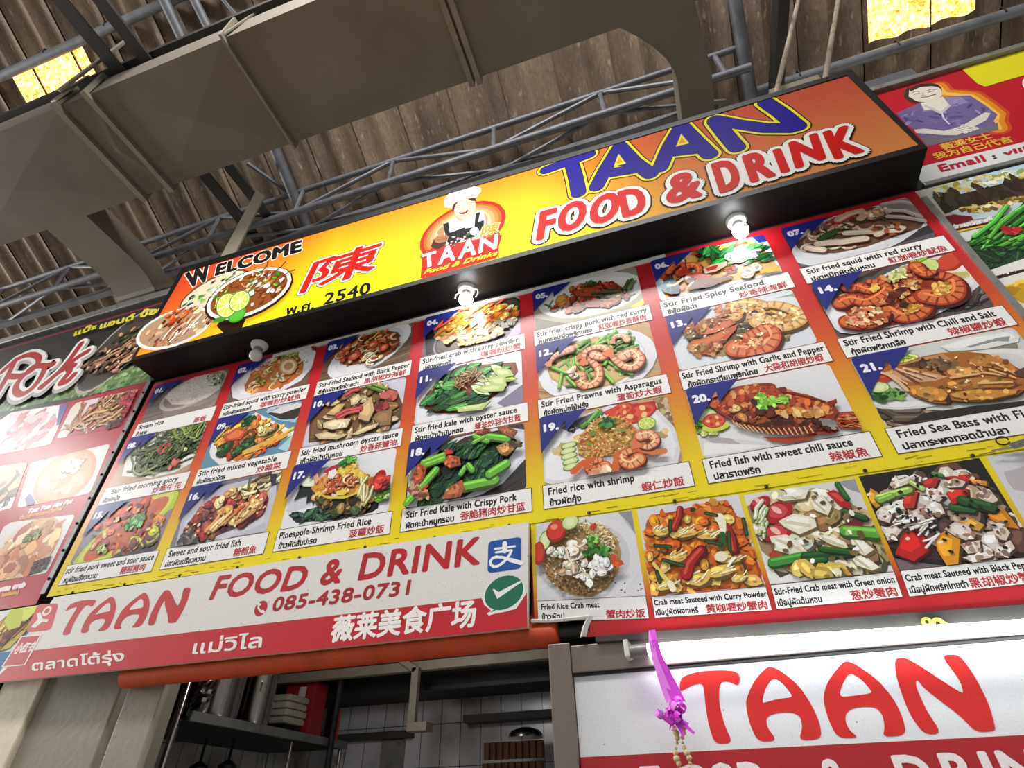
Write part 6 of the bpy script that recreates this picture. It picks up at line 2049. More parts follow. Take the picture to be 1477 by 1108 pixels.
@dish(20)
def fried_fish(p, B):
    p.a.rect(*B, 'dfdedf')
    p.P([(1.009,2.489),(1.089,2.461),(1.192,2.423),(1.228,2.410),(1.169,2.402),(1.008,2.410)], 'd6d2d2')
    p.P([(1.016,2.482),(1.097,2.459),(1.140,2.413),(1.083,2.420),(1.026,2.469)], 'b0a8a6')
    p.P([(1.020,2.459),(1.120,2.433),(1.189,2.413),(1.105,2.410),(1.009,2.415)], 'e8e6e6')
    p.P([(1.011,2.572),(1.051,2.595),(1.085,2.549),(1.107,2.499),(1.082,2.483),(1.010,2.496)], 'a3c23c')
    p.scat([(1.010,2.566),(1.040,2.588),(1.059,2.572),(1.019,2.536),(1.061,2.488),(1.015,2.496)], 34, 'leaf', (0.02, 0.045), ['8ab432', 'c0d25a', '6a9a28', 'd6e08a'], 0.6)
    p.cucumber((1.046,2.555), (1.082,2.555), (1.045,2.530))
    p.E((1.066,2.506), (1.107,2.505), (1.063,2.488), 'c8d24c')
    p.tomato((1.066,2.528), (1.100,2.524), (1.062,2.501))
    p.P([(1.185,2.442),(1.234,2.429),(1.296,2.421),(1.345,2.426),(1.307,2.408),(1.247,2.406),(1.207,2.420)], 'a8401f')
    p.P([(1.387,2.468),(1.407,2.481),(1.452,2.473),(1.446,2.413),(1.422,2.416),(1.392,2.428)], 'b04a26')
    p.scat([(1.394,2.466),(1.447,2.472),(1.444,2.416),(1.397,2.429)], 60, 'stick', (0.02, 0.05), ['c4683c', '8f3a1c', 'd98a58', 'a8482a'], 0.12, -0.3)
    body = [(1.054,2.600),(1.075,2.612),(1.116,2.623),(1.165,2.637),(1.218,2.635),(1.256,2.628),(1.272,2.618),(1.274,2.600),(1.314,2.578),(1.355,2.551),(1.389,2.521),(1.415,2.520),(1.404,2.501),(1.407,2.479),(1.389,2.462),(1.384,2.427),(1.388,2.416),(1.362,2.409),(1.312,2.423),(1.258,2.429),(1.214,2.444),(1.172,2.471),(1.130,2.503),(1.106,2.527),(1.079,2.562),(1.062,2.586)]
    p.P(body, '8f3218')
    p.P([(1.061,2.598),(1.115,2.617),(1.168,2.630),(1.216,2.628),(1.264,2.613),(1.283,2.589),(1.352,2.543),(1.383,2.514),(1.388,2.483),(1.363,2.457),(1.281,2.450),(1.220,2.464),(1.164,2.503),(1.110,2.543)], 'a9441f')
    p.scat([(1.064,2.594),(1.123,2.615),(1.216,2.627),(1.271,2.607),(1.353,2.546),(1.395,2.503),(1.383,2.469),(1.331,2.481),(1.238,2.524),(1.163,2.531),(1.107,2.549)], 170, 'bit', (0.008, 0.018), ['b84a22', 'cf6a34', '9a3818', 'd98a4c', '8a2c12', 'c25a2c', 'e0a468'])
    p.P([(1.108,2.538),(1.161,2.554),(1.196,2.556),(1.254,2.520),(1.331,2.481),(1.376,2.449),(1.354,2.429),(1.270,2.442),(1.190,2.475),(1.132,2.510)], '5f2614')
    p.scat([(1.113,2.537),(1.177,2.550),(1.258,2.508),(1.362,2.453),(1.346,2.430),(1.241,2.451),(1.155,2.500)], 90, 'bit', (0.008, 0.018), ['5a2212', '7d3418', '8f4420', '421a0e', 'a85428'])
    for k in range(46):
        t = k / 45
        x0_, x1_ = 350 + 560 * t, 380 + 560 * t
        pass
    for (q0, q1) in [((1.117,2.511), (1.127,2.492)), ((1.126,2.503), (1.133,2.484)), ((1.134,2.496), (1.144,2.476)), ((1.146,2.490), (1.155,2.469)), ((1.157,2.484), (1.166,2.463)), ((1.168,2.478), (1.177,2.457)), ((1.181,2.473), (1.189,2.451)), ((1.194,2.468), (1.203,2.446)), ((1.208,2.464), (1.215,2.442)), ((1.221,2.460), (1.229,2.438)), ((1.234,2.457), (1.240,2.434)), ((1.248,2.454), (1.253,2.431)), ((1.261,2.452), (1.266,2.428)), ((1.275,2.450), (1.278,2.427)), ((1.289,2.448), (1.291,2.426)), ((1.302,2.447), (1.305,2.425)), ((1.316,2.446), (1.319,2.425))]:
        p.S([q0, q1], 0.005, 'd9a878')
        p.S([(q0[0] + .003, q0[1]), (q1[0] + .003, q1[1])], 0.003, '6a2a14')
    for (q0, q1) in [((1.282,2.586), (1.314,2.567)), ((1.304,2.575), (1.338,2.551)), ((1.329,2.560), (1.362,2.535)), ((1.353,2.546), (1.385,2.519))]:
        p.S([q0, q1], 0.005, '7a2c14')
    p.P([(1.386,2.516),(1.416,2.522),(1.413,2.507),(1.390,2.499)], '8a2c16')
    p.scat([(1.126,2.556),(1.178,2.555),(1.206,2.532),(1.180,2.499),(1.132,2.510)], 26, 'chunk', (0.010, 0.018), ['b8602c', '8f3c1c', 'd0844a', '7a2c14'])
    p.scat([(1.235,2.514),(1.302,2.514),(1.372,2.482),(1.374,2.455),(1.316,2.484),(1.255,2.498)], 46, 'bit', (0.007, 0.014), ['e0aa5c', 'c98a40', 'eec480', 'b86a30'])
    p.scat([(1.128,2.562),(1.146,2.563),(1.150,2.545),(1.132,2.544)], 6, 'chunk', (0.008, 0.014), ['dba860', 'eac88c'])
    p.scat([(1.188,2.558),(1.215,2.563),(1.250,2.538),(1.232,2.504),(1.200,2.511)], 26, 'bit', (0.008, 0.016), ['3a1a10', '4f2412', '6a3018'])
    p.scat([(1.332,2.459),(1.349,2.461),(1.387,2.436),(1.375,2.424),(1.342,2.441)], 20, 'bit', (0.008, 0.016), ['2c1410', '4a1c12', '8a8078'])
    p.herb((1.219,2.576), 0.018, ('7fc23c', 'a8dc5a', '5fa02c', 'c0e878'), 30)
    p.herb((1.217,2.548), 0.020, ('7fc23c', 'a8dc5a', '5fa02c', 'c0e878'), 26)
    p.herb((1.246,2.553), 0.022, ('8aca44', 'a8dc5a', '68aa30', 'c8ec84'), 26)
    p.herb((1.277,2.556), 0.018, ('7fc23c', 'a8dc5a', '5fa02c'), 24)
    p.P([(1.056,2.599),(1.096,2.634),(1.096,2.610),(1.076,2.606)], 'c27a5c')


@dish(21)
def sea_bass(p, B):
    p.a.rect(*B, 'cfcfca')
    p.P([(1.508,2.479),(1.511,2.415),(1.752,2.420),(1.849,2.419),(1.825,2.375),(1.540,2.399)], '5a4d42')
    p.scat([(1.510,2.473),(1.572,2.458),(1.570,2.420),(1.511,2.415)], 26, 'stick', (0.05, 0.09), ['7d6a58', '4a3e34', '9a8670', '6a5a4a'], 0.3, -0.4)
    p.P([(1.555,2.410),(1.609,2.430),(1.722,2.427),(1.847,2.415),(1.830,2.383),(1.710,2.402)], '2c2522')
    p.P([(1.746,2.644),(1.833,2.660),(1.934,2.651),(1.942,2.626),(1.930,2.608),(1.842,2.605),(1.763,2.620)], 'dcdcd8')
    p.P([(1.749,2.643),(1.830,2.655),(1.928,2.645),(1.931,2.624),(1.849,2.619),(1.774,2.628)], 'ebebe8')
    p.P([(1.806,2.626),(1.892,2.636),(1.922,2.633),(1.909,2.615),(1.886,2.624),(1.814,2.620)], '8f9292')
    p.P([(1.750,2.637),(1.763,2.620),(1.841,2.603),(1.924,2.605),(1.915,2.580),(1.866,2.584),(1.761,2.615)], '8a8074')
    p.E((1.720,2.526), (1.941,2.521), (1.643,2.446), 'd2d0ce')
    p.E((1.722,2.529), (1.935,2.523), (1.646,2.453), 'e3e1df')
    p.E((1.723,2.531), (1.904,2.527), (1.657,2.469), 'd6d2ce')
    p.scat([(1.607,2.615),(1.654,2.629),(1.675,2.618),(1.652,2.597),(1.617,2.601)], 22, 'leaf', (0.02, 0.04), ['b8cf4a', 'd6dc70', '8fb43c'], 0.6)
    p.P([(1.530,2.587),(1.562,2.606),(1.592,2.614),(1.604,2.589),(1.591,2.565),(1.559,2.550),(1.531,2.565)], 'b8381f')
    p.P([(1.536,2.588),(1.568,2.601),(1.592,2.597),(1.591,2.576),(1.559,2.569)], 'd9583a')
    p.P([(1.508,2.574),(1.533,2.560),(1.589,2.509),(1.580,2.496),(1.548,2.489),(1.510,2.501),(1.506,2.530)], '3f6a2c')
    p.scat([(1.509,2.566),(1.533,2.560),(1.589,2.509),(1.572,2.493),(1.529,2.494),(1.506,2.509)], 60, 'bit', (0.008, 0.018), ['2c5424', '4f8a3a', '1f3a1a', '6aa04c'])
    p.cucumber((1.538,2.540), (1.567,2.535), (1.534,2.520))
    body = [(1.562,2.592),(1.603,2.613),(1.643,2.610),(1.690,2.619),(1.741,2.618),(1.793,2.607),(1.839,2.586),(1.864,2.559),(1.883,2.517),(1.889,2.501),(1.862,2.449),(1.838,2.436),(1.797,2.432),(1.746,2.435),(1.713,2.443),(1.688,2.454),(1.677,2.445),(1.647,2.455),(1.621,2.476),(1.602,2.498),(1.600,2.526),(1.590,2.555)]
    p.P([(x + .002, z - .006) for x, z in body], '3a1f10')
    p.P(body, 'a86426')
    p.P([(1.602,2.611),(1.641,2.606),(1.688,2.614),(1.739,2.615),(1.750,2.591),(1.721,2.572),(1.667,2.582),(1.623,2.599)], 'b98a5a')
    p.P([(1.617,2.601),(1.678,2.606),(1.718,2.600),(1.756,2.573),(1.720,2.557),(1.672,2.575)], '5a3d22')
    p.scat([(1.673,2.596),(1.718,2.600),(1.756,2.573),(1.720,2.557),(1.684,2.572)], 40, 'bit', (0.008, 0.018), ['3f2a18', '6a4a28', '8a6a34', '2c1c10', '7d6a3c'])
    p.P([(1.565,2.586),(1.606,2.593),(1.667,2.566),(1.716,2.532),(1.679,2.526),(1.625,2.535),(1.599,2.558)], 'c99a72')
    for q0, q1 in (((1.600,2.606), (1.632,2.534)), ((1.603,2.594), (1.651,2.544)), ((1.626,2.588), (1.685,2.540)), ((1.580,2.584), (1.607,2.535))):
        p.S([q0, q1], 0.010, 'e0b890')
        p.S([(q0[0], q0[1] - .006), (q1[0], q1[1] - .006)], 0.005, '7a4a28')
    p.P([(1.602,2.584),(1.618,2.569),(1.642,2.531),(1.641,2.521),(1.618,2.553)], '6a4428')
    for q, w in (([(1.607,2.525),(1.647,2.519),(1.685,2.494),(1.690,2.473),(1.679,2.457),(1.644,2.465),(1.619,2.486)], 'c98a3a'), ([(1.697,2.467),(1.714,2.482),(1.753,2.477),(1.804,2.459),(1.850,2.452),(1.827,2.439),(1.780,2.437),(1.724,2.445)], 'c8873a'), ([(1.688,2.509),(1.712,2.507),(1.763,2.514),(1.823,2.498),(1.858,2.469),(1.832,2.462),(1.767,2.478),(1.714,2.482)], 'b97a34'), ([(1.786,2.575),(1.817,2.583),(1.849,2.578),(1.872,2.541),(1.878,2.508),(1.856,2.510),(1.823,2.539),(1.789,2.553)], 'c07c34'), ([(1.725,2.550),(1.762,2.556),(1.796,2.526),(1.768,2.523),(1.729,2.529)], 'cf8f52')):
        c = (sum(x for x, _ in q) / len(q), sum(z for _, z in q) / len(q))
        p.P([(c[0] + (x - c[0]) * 1.05, c[1] + (z - c[1]) * 1.08 - .003) for x, z in q], '6a3a16')
        p.P(q, w)
        p.scat(q, 16, 'bit', (0.005, 0.012), [sh(w, 1.2), sh(w, .85), sh(w, 1.3), sh(w, .7), 'dba65a'])
    for q0, q1 in (((1.796,2.526), (1.855,2.495)), ((1.819,2.530), (1.858,2.489)), ((1.787,2.564), (1.798,2.530)), ((1.773,2.492), (1.846,2.477)), ((1.720,2.526), (1.788,2.523)), ((1.836,2.551), (1.866,2.497))):
        p.S([q0, q1], 0.008, 'e3b070')
        p.S([(q0[0], q0[1] - .005), (q1[0], q1[1] - .005)], 0.004, '7d4a1e')
    p.P([(1.692,2.478),(1.688,2.454),(1.674,2.439),(1.674,2.458)], '3f2412')
    p.scat(body, 36, 'bit', (0.003, 0.007), ['e8bc7c', '7a4420', 'efd0a0', '5f3216'])
    p.S([(1.563,2.589),(1.577,2.577),(1.593,2.544),(1.601,2.511)], 0.010, 'd9b48c')
    p.P([(1.864,2.507),(1.881,2.513),(1.898,2.518),(1.880,2.483),(1.866,2.492)], '5a4030')


def flag(a, B, n):
    """navy corner with the dish number"""
    x0, z0, x1, z1 = B
    w, h = x1 - x0, z1 - z0
    L = lambda u, v: (x0 + u * w, z0 + v * h)
    a.poly([L(0, 1), L(.385, 1), L(.205, .70), L(.205, .865), L(0, .43)], NAVY)
    a.text('%02d.' % n, L(.035, .755), L(.145, .755), 0.028, 'eceaf0', 0.0055)


for n in range(1, 22):
    c, r = (n - 1) % 7, (n - 1) // 7
    B = pic_box(c, r)
    clip = round_rect(*B, 0.016)
    a = Art(MENU_Y - 0.0006, clip)
    p = Paint(a, n)
    DISH[n](p, B)
    if c < 3:
        p.scat([(B[0], B[1]), (B[2], B[1]), (B[2], B[3]), (B[0], B[3])], 9 - 2 * c, 'bit', (0.002, 0.0045), ['2a211c', '3a2e26'])
    flag(a, B, n)
    a.build('dish_photo', M['print'], mb, label='printed photo of ' + DISH_NAMES[n])


# ------------------------------------------------------------------ the lightbox
LBY = -0.172
lb = empty('lightbox_sign', (0.2, 0, 3.38), label='long backlit orange and yellow lightbox sign with TAAN lettering and chef logo', cat='sign')
OC = [(-1.524,3.377), (1.996,3.374), (1.995,4.031), (-1.528,4.093)]        # outer corners of the front: bottom left, bottom right, top right, top left
IC = [(-1.511,3.404), (1.982,3.404), (1.966,3.998), (-1.494,4.043)]    # printed face
BKY = 0.04
b = MB()
fr = [(x, LBY, z) for x, z in OC]
bk = [(x, BKY, z) for x, z in OC]
n_ = [(x, LBY, z) for x, z in IC]
nb_ = [(x, LBY + 0.006, z) for x, z in IC]
v = fr + bk + n_ + nb_
f = []
for i in range(4):
    j = (i + 1) % 4
    f.append((i, 4 + i, 4 + j, j))          # sides
    f.append((i, j, 8 + j, 8 + i))          # front rim
    f.append((8 + i, 8 + j, 12 + j, 12 + i))
f.append((4, 5, 6, 7)[::-1])
b.add(v, f)
b.build('housing', M['black'], lb)


def glow(x, z):
    # tubes stand inside from the left end to the seam; the end beyond it has none
    t = (1.30 - x) / 0.75
    t = max(0.0, min(1.0, t))
    return 0.05 + 0.85 * t * t * (3 - 2 * t)


FY = LBY + 0.004
a = Art(FY)
TL_, TR_, BR_, BL_ = IC[3], IC[2], IC[1], IC[0]


def face_pt(s, t):
    bx, bz = BL_[0] + (BR_[0] - BL_[0]) * s, BL_[1] + (BR_[1] - BL_[1]) * s
    tx, tz = TL_[0] + (TR_[0] - TL_[0]) * s, TL_[1] + (TR_[1] - TL_[1]) * s
    return (bx + (tx - bx) * t, bz + (tz - bz) * t)


def mixc(c0, c1, t):
    t = max(0, min(1, t))
    p, q = sh(c0, 1), sh(c1, 1)
    return tuple(p[i] + (q[i] - p[i]) * t for i in range(3))


def face_col(s, t):
    """the print's own gradient: yellow low in the middle, orange towards the top and both ends"""
    e = max(0.0, (0.30 - s) / 0.30) if s < 0.3 else max(0.0, (s - 0.60) / 0.40) ** 0.9
    k = 0.95 * e + 0.72 * t ** 1.7 + 0.25 * e * t
    if s < 0.3:
        k = max(0, 1.25 * e * (0.55 + 0.55 * t) + 0.62 * t ** 1.6)
    if s > 0.6:
        c0_ = mixc('f7ee1c', 'f2b01f', k / 0.45) if k < 0.45 else mixc('f2b01f', 'dd6a22', (k - 0.45) / 0.55)
        return mixc(c0_, mixc('e0904e', 'c2523a', t * 1.1), (s - 0.68) / 0.2)  # duller right end: surface glare painted into the print colour
    if k < 0.45:
        return mixc('f7ee1c', 'f2b01f', k / 0.45)
    if k < 1.0:
        return mixc('f2b01f', 'dd6a22', (k - 0.45) / 0.55)
    return mixc('dd6a22', 'cf4326', (k - 1.0) / 0.6)


NS, NT = 44, 8
for i in range(NS):
    for j in range(NT):
        q = [(i / NS, j / NT), ((i + 1) / NS, j / NT), ((i + 1) / NS, (j + 1) / NT), (i / NS, (j + 1) / NT)]
        a._put([face_pt(*k) for k in q], [lin(face_col(*k)) for k in q])
# the seam between both face sheets
for k in ([(1.483,4.059),(1.486,3.873),(1.466,3.377)], [(1.496,4.050),(1.497,3.866),(1.474,3.382)]):
    a.stroke(k, 0.0022, '5a3020', cap=False)
a.build('face_sheet', M['print_lit'], lb, glow=glow)


def lit(name, a, label=None):
    return a.build(name, M['print_lit'], lb, glow=glow, label=label)


LET = FY - 0.0008
# TAAN in fat rounded blue letters, yellow and black outline
a = Art(LET)
strokes = [[(.649,3.973),(.748,3.983),(.854,3.994)], [(.769,3.976),(.778,3.824),(.779,3.711)],
           [(.860,3.719),(.911,3.829),(.998,3.986)], [(.998,3.986),(1.039,3.824),(1.089,3.698)], [(.907,3.798),(1.047,3.765)], [(.958,3.870),(1.008,3.846)],
           [(1.135,3.723),(1.201,3.865),(1.280,4.001)], [(1.280,4.001),(1.312,3.832),(1.337,3.715)], [(1.195,3.815),(1.316,3.775)], [(1.232,3.865),(1.285,3.851)],
           [(1.416,3.955),(1.430,3.817),(1.444,3.707)], [(1.420,3.964),(1.496,3.872),(1.578,3.787),(1.663,3.733)], [(1.636,3.980),(1.663,3.863),(1.685,3.732)]]
# the last A joins the N
for w, col in ((0.104, '1d1a12'), (0.094, 'f4e332'), (0.071, '1d1a12'), (0.065, '2a1f8e')):
    a.k += 1
    for s in strokes:
        a.stroke(s, w, col, up=False)
for tri in ([(.951,3.834),(1.005,3.830),(.985,3.923)], [(1.226,3.846),(1.281,3.840),(1.266,3.933)]):
    a.poly(tri, 'f4e332')
    c = (sum(p[0] for p in tri) / 3, sum(p[1] for p in tri) / 3)
    a.poly([(c[0] + (p[0] - c[0]) * 0.5, c[1] + (p[1] - c[1]) * 0.5) for p in tri], 'e8a024')
lit('main_lettering', a, 'blue TAAN lettering with yellow outline')
# FOOD & DRINK in red, white and black outline
a = Art(LET)
words = [('F', (.582,3.456), (.643,3.453), (.610,3.643)), ('O', (.667,3.466), (.772,3.463), (.703,3.647)), ('O', (.801,3.455), (.909,3.455), (.841,3.635)), ('D', (.944,3.450), (1.031,3.449), (.947,3.626)),
         ('&', (1.119,3.457), (1.240,3.456), (1.151,3.636)),
         ('D', (1.318,3.438), (1.390,3.443), (1.331,3.635)), ('R', (1.435,3.451), (1.510,3.454), (1.450,3.629)), ('I', (1.547,3.458), (1.560,3.458), (1.561,3.609)), ('N', (1.598,3.462), (1.692,3.475), (1.625,3.628)), ('K', (1.730,3.453), (1.814,3.452), (1.752,3.634))]
for w, col in ((0.070, '1d1a12'), (0.058, 'fbfaf2'), (0.019, 'd8231d')):
    for s, p, q, t in words:
        a.k += 1
        txt(a, s, p, q, t, col, w)
lit('sub_lettering', a, 'red FOOD & DRINK lettering with white outline')

# WELCOME
a = Art(LET)
for w, col in ((0.026, 'f6f1e6'), (0.016, '221c18')):
    for s, p, q, t in (('W', (-1.392,3.875), (-1.253,3.898), (-1.471,4.029)), ('ELCOME', (-1.224,3.919), (-.687,3.908), (-1.247,4.019))):
        a.k += 1
        txt(a, s, p, q, t, col, w)
lit('welcome_lettering', a, 'black WELCOME lettering')
# the red character
a = Art(LET)
for w, col in ((0.040, '2a1c12'), (0.033, 'fbf6ea'), (0.012, 'd8231d')):
    a.k += 1
    p, q = (-.594,3.549), (-.206,3.563)
    h = 0.225
    a_text(a, '陳', p, q, h, col, w, 0.17, box=True)
lit('chinese_character', a, 'big red Chinese character')
a = Art(LET)
txt(a, 'พ.ศ.', (-.636,3.414), (-.488,3.405), (-.644,3.470), '1d1a14', 0.005)
lit('thai_lettering', a, 'black Thai lettering')
a = Art(LET)
txt(a, '2540', (-.437,3.414), (-.203,3.409), (-.442,3.492), '1d1a14', 0.006)
lit('year_lettering', a, 'black year lettering')

# bowls of food at the left end
a = Art(LET)
p = Paint(a, 11)
p.P([(-1.048,3.473),(-.971,3.395),(-.877,3.401),(-.875,3.496),(-1.028,3.547)], '2a1a10')                       # cup of dark sauce
# plate of mussels
p.E((-1.184,3.781), (-1.001,3.871), (-1.282,3.897), '6b4a30')
p.E((-1.184,3.781), (-1.009,3.859), (-1.267,3.879), 'd8c9a8')
p.scat([(-1.375,3.717),(-1.322,3.782),(-1.234,3.850),(-1.111,3.891),(-1.004,3.879),(-.971,3.780),(-1.057,3.742),(-1.175,3.702),(-1.307,3.667)], 46, 'leaf', (0.02, 0.045), ['23282b', '33413c', '8da7a0', 'cfd9cf', '4f8a3a', '2c4430'], 0.5, 0.45)
p.scat([(-1.281,3.739),(-1.167,3.796),(-1.066,3.830),(-1.023,3.772),(-1.130,3.700),(-1.235,3.682)], 22, 'bit', (0.008, 0.016), ['6fae3a', 'a8cf58', 'e8ecdf'])
# crab plate
p.E((-1.332,3.545), (-1.091,3.543), (-1.280,3.394), 'ded9d2')
p.E((-1.332,3.545), (-1.112,3.543), (-1.285,3.413), 'a9886a')
p.scat([(-1.517,3.552),(-1.455,3.662),(-1.341,3.692),(-1.189,3.653),(-1.079,3.514),(-1.143,3.460),(-1.299,3.423),(-1.459,3.459)], 70, 'bit', (0.010, 0.024), ['b0502a', '7d3a22', 'd9a678', '5c2c1c', 'e5c6a0', '9c6b4a'])
p.scat([(-1.422,3.497),(-1.294,3.583),(-1.179,3.496),(-1.324,3.431)], 22, 'stick', (0.05, 0.085), ['efe2d2', 'c99a7c', 'a75a3a', '7c3f2c'], 0.16, 1.0)
p.scat([(-1.483,3.671),(-1.341,3.692),(-1.202,3.658),(-1.191,3.575),(-1.372,3.583)], 16, 'chunk', (0.012, 0.022), ['d2622c', 'e08a4a', 'b5451f'])
# noodle bowl
p.E((-.917,3.651), (-.678,3.711), (-.802,3.460), '2d1d14')
p.E((-.919,3.659), (-.689,3.716), (-.811,3.481), 'f0e6d6')
p.E((-.919,3.659), (-.708,3.709), (-.824,3.504), '8a4a20')
R_ = [(-1.139,3.610),(-1.135,3.743),(-1.035,3.804),(-.857,3.801),(-.707,3.722),(-.696,3.612),(-.780,3.552),(-.896,3.528),(-1.028,3.547)]
p.scat(R_, 46, 'noodle', (0.05, 0.10), ['e9d3a0', 'c98f4c', 'f3e6c4', 'a96a34', '6d3d22'])
p.scat(R_, 44, 'chunk', (0.010, 0.022), ['f4ead8', 'd9b483', 'a0602f', '6b3a22', 'fff6e6'])
p.scat(R_, 14, 'leaf', (0.02, 0.045), ['4f9a2e', '2c6b22', '88c04a'], 0.5)
p.P([(-1.074,3.487),(-1.058,3.513),(-1.018,3.519),(-.967,3.496),(-1.002,3.476)], '4a8a28')
p.E((-.928,3.501), (-.882,3.517), (-.897,3.443), '3f9e2c')
p.E((-.927,3.499), (-.890,3.511), (-.903,3.454), '55b436')
for c, aa, bb in (((-1.020,3.596), (-.965,3.622), (-.962,3.494)), ((-.948,3.603), (-.897,3.631), (-.903,3.524))):
    p.E(c, aa, bb, '5d8f24')
    s_ = lambda k: ((c[0] + (aa[0] - c[0]) * k, c[1] + (aa[1] - c[1]) * k), (c[0] + (bb[0] - c[0]) * k, c[1] + (bb[1] - c[1]) * k))
    p.E(c, *s_(0.9), 'eef2b8')
    for k in range(9):
        t = 2 * PI * k / 9
        f_ = lambda r_, tt: (c[0] + ((aa[0] - c[0]) * math.cos(tt) + (bb[0] - c[0]) * math.sin(tt)) * r_, c[1] + ((aa[1] - c[1]) * math.cos(tt) + (bb[1] - c[1]) * math.sin(tt)) * r_)
        p.P([f_(0.1, t), f_(0.8, t - 0.28), f_(0.84, t), f_(0.8, t + 0.28)], 'c3d84e')
lit('food_picture', a, 'printed bowls of mussels, noodles and crab with lime')

# chef emblem
a = Art(LET)
p = Paint(a, 5)
c0, a0, b0 = (.230,3.687), (.437,3.741), (.276,3.490)
p.E(c0, a0, b0, 'd8231d')
st = lambda k: ((c0[0] + (a0[0] - c0[0]) * k, c0[1] + (a0[1] - c0[1]) * k), (c0[0] + (b0[0] - c0[0]) * k, c0[1] + (b0[1] - c0[1]) * k))
for k, col in ((0.91, 'e86a2a'), (0.84, 'f08a48'), (0.76, 'f4aa72'), (0.67, 'f8c89c'), (0.57, 'fbe2c8'), (0.46, 'fdf2e6')):
    p.E(c0, *st(k), col)
p.P([(.042,3.525),(.047,3.417),(.061,3.405),(.394,3.413),(.408,3.436),(.406,3.480),(.423,3.563),(.252,3.590),(.084,3.614),(.040,3.579)], 'd8231d')
# arms, shirt, apron
p.P([(.078,3.625),(.090,3.675),(.142,3.702),(.168,3.626),(.148,3.603),(.123,3.589),(.102,3.595)], '4a2a1a')
p.P([(.103,3.719),(.112,3.748),(.136,3.754),(.154,3.680),(.133,3.673),(.114,3.681)], 'c58a62')
p.P([(.336,3.772),(.354,3.721),(.353,3.657),(.338,3.615),(.321,3.687)], 'c99a78')
p.P([(.137,3.779),(.191,3.788),(.214,3.752),(.267,3.761),(.298,3.798),(.330,3.792),(.347,3.691),(.333,3.618),(.252,3.606),(.158,3.615),(.139,3.703)], 'e6eef4')
p.P([(.129,3.774),(.156,3.777),(.169,3.690),(.243,3.698),(.249,3.679),(.291,3.676),(.293,3.783),(.317,3.784),(.308,3.709),(.336,3.713),(.337,3.647),(.302,3.631),(.230,3.631),(.169,3.610),(.157,3.631)], '1b1a20')
p.P([(.172,3.688),(.249,3.687),(.311,3.675),(.303,3.607),(.231,3.599),(.165,3.589)], '1d1a1c')
p.scat([(.160,3.661),(.208,3.657),(.302,3.647),(.333,3.618),(.303,3.584),(.232,3.591),(.170,3.586)], 34, 'bit', (0.006, 0.014), ['4a1420', '7a1d22', 'f3efe8', '2a1418', 'c9b5a8', '3f6b2a'])
p.E((.291,3.648), (.312,3.651), (.297,3.618), 'ece8ea')
# fist with thumb up
p.P([(.093,3.674),(.105,3.693),(.154,3.680),(.166,3.659),(.160,3.630),(.120,3.631),(.098,3.648)], 'b07a52')
p.P([(.111,3.691),(.105,3.730),(.114,3.751),(.132,3.727),(.129,3.691),(.125,3.677)], 'c08a62')


p.S([(.104,3.676),(.158,3.662)], 0.0025, '7a4a2e')
p.S([(.105,3.663),(.159,3.648)], 0.0025, '7a4a2e')
# neck and face
p.P([(.195,3.812),(.265,3.822),(.272,3.785),(.257,3.749),(.225,3.747),(.199,3.784)], 'd9a884')
p.P([(.191,3.788),(.225,3.751),(.266,3.792),(.272,3.776),(.257,3.732),(.215,3.739),(.192,3.771)], 'f2f5f7')
p.E((.237,3.858), (.291,3.872), (.256,3.762), 'e9c4a6')
p.P([(.169,3.886),(.179,3.917),(.217,3.935),(.289,3.917),(.296,3.885),(.251,3.907),(.201,3.906),(.181,3.867),(.175,3.856)], '3a2a22')
p.E((.234,3.853), (.283,3.865), (.252,3.773), 'f0d2b8')
p.S([(.188,3.887),(.202,3.892),(.213,3.886)], 0.003, '4a3226')
p.S([(.246,3.889),(.260,3.891),(.274,3.882)], 0.003, '4a3226')
p.S([(.193,3.874),(.203,3.877),(.213,3.870)], 0.0026, '6d4a38')
p.S([(.248,3.872),(.261,3.874),(.272,3.867)], 0.0026, '6d4a38')
p.S([(.228,3.866),(.227,3.845),(.240,3.841)], 0.003, 'd9a482')
p.P([(.205,3.832),(.227,3.830),(.257,3.831),(.250,3.810),(.233,3.804),(.216,3.815)], '8a2a26')
p.P([(.211,3.829),(.230,3.827),(.251,3.827),(.243,3.822),(.222,3.824)], 'f6efe6')
p.S([(.214,3.805),(.236,3.794),(.252,3.804)], 0.0026, 'd09a7a')
# hat
p.P([(.170,3.872),(.170,3.921),(.216,3.944),(.295,3.919),(.301,3.939),(.238,3.961),(.183,3.947),(.163,3.916)], 'dfe8ea')
p.P([(.123,3.949),(.123,3.990),(.144,4.022),(.196,4.025),(.218,4.052),(.258,4.036),(.281,4.016),(.313,3.994),(.319,3.958),(.303,3.933),(.295,3.910),(.239,3.942),(.194,3.939),(.170,3.912),(.169,3.886),(.146,3.901),(.128,3.916)], 'e9f3f4')
p.P([(.144,3.925),(.164,3.980),(.214,4.002),(.259,3.993),(.294,3.961),(.289,3.931),(.232,3.969),(.187,3.963),(.164,3.924)], 'f7fbfb')
for s in ([(.144,3.934),(.153,3.966),(.175,3.983)], [(.132,3.944),(.139,3.962)], [(.252,3.973),(.266,3.977),(.294,3.959)], [(.289,3.950),(.305,3.965)], [(.154,3.947),(.165,3.962)]):
    p.S(s, 0.0016, '7d8f98')
lit('chef_emblem', a, 'oval emblem of a chef in a white hat')
a = Art(LET - 0.0012)
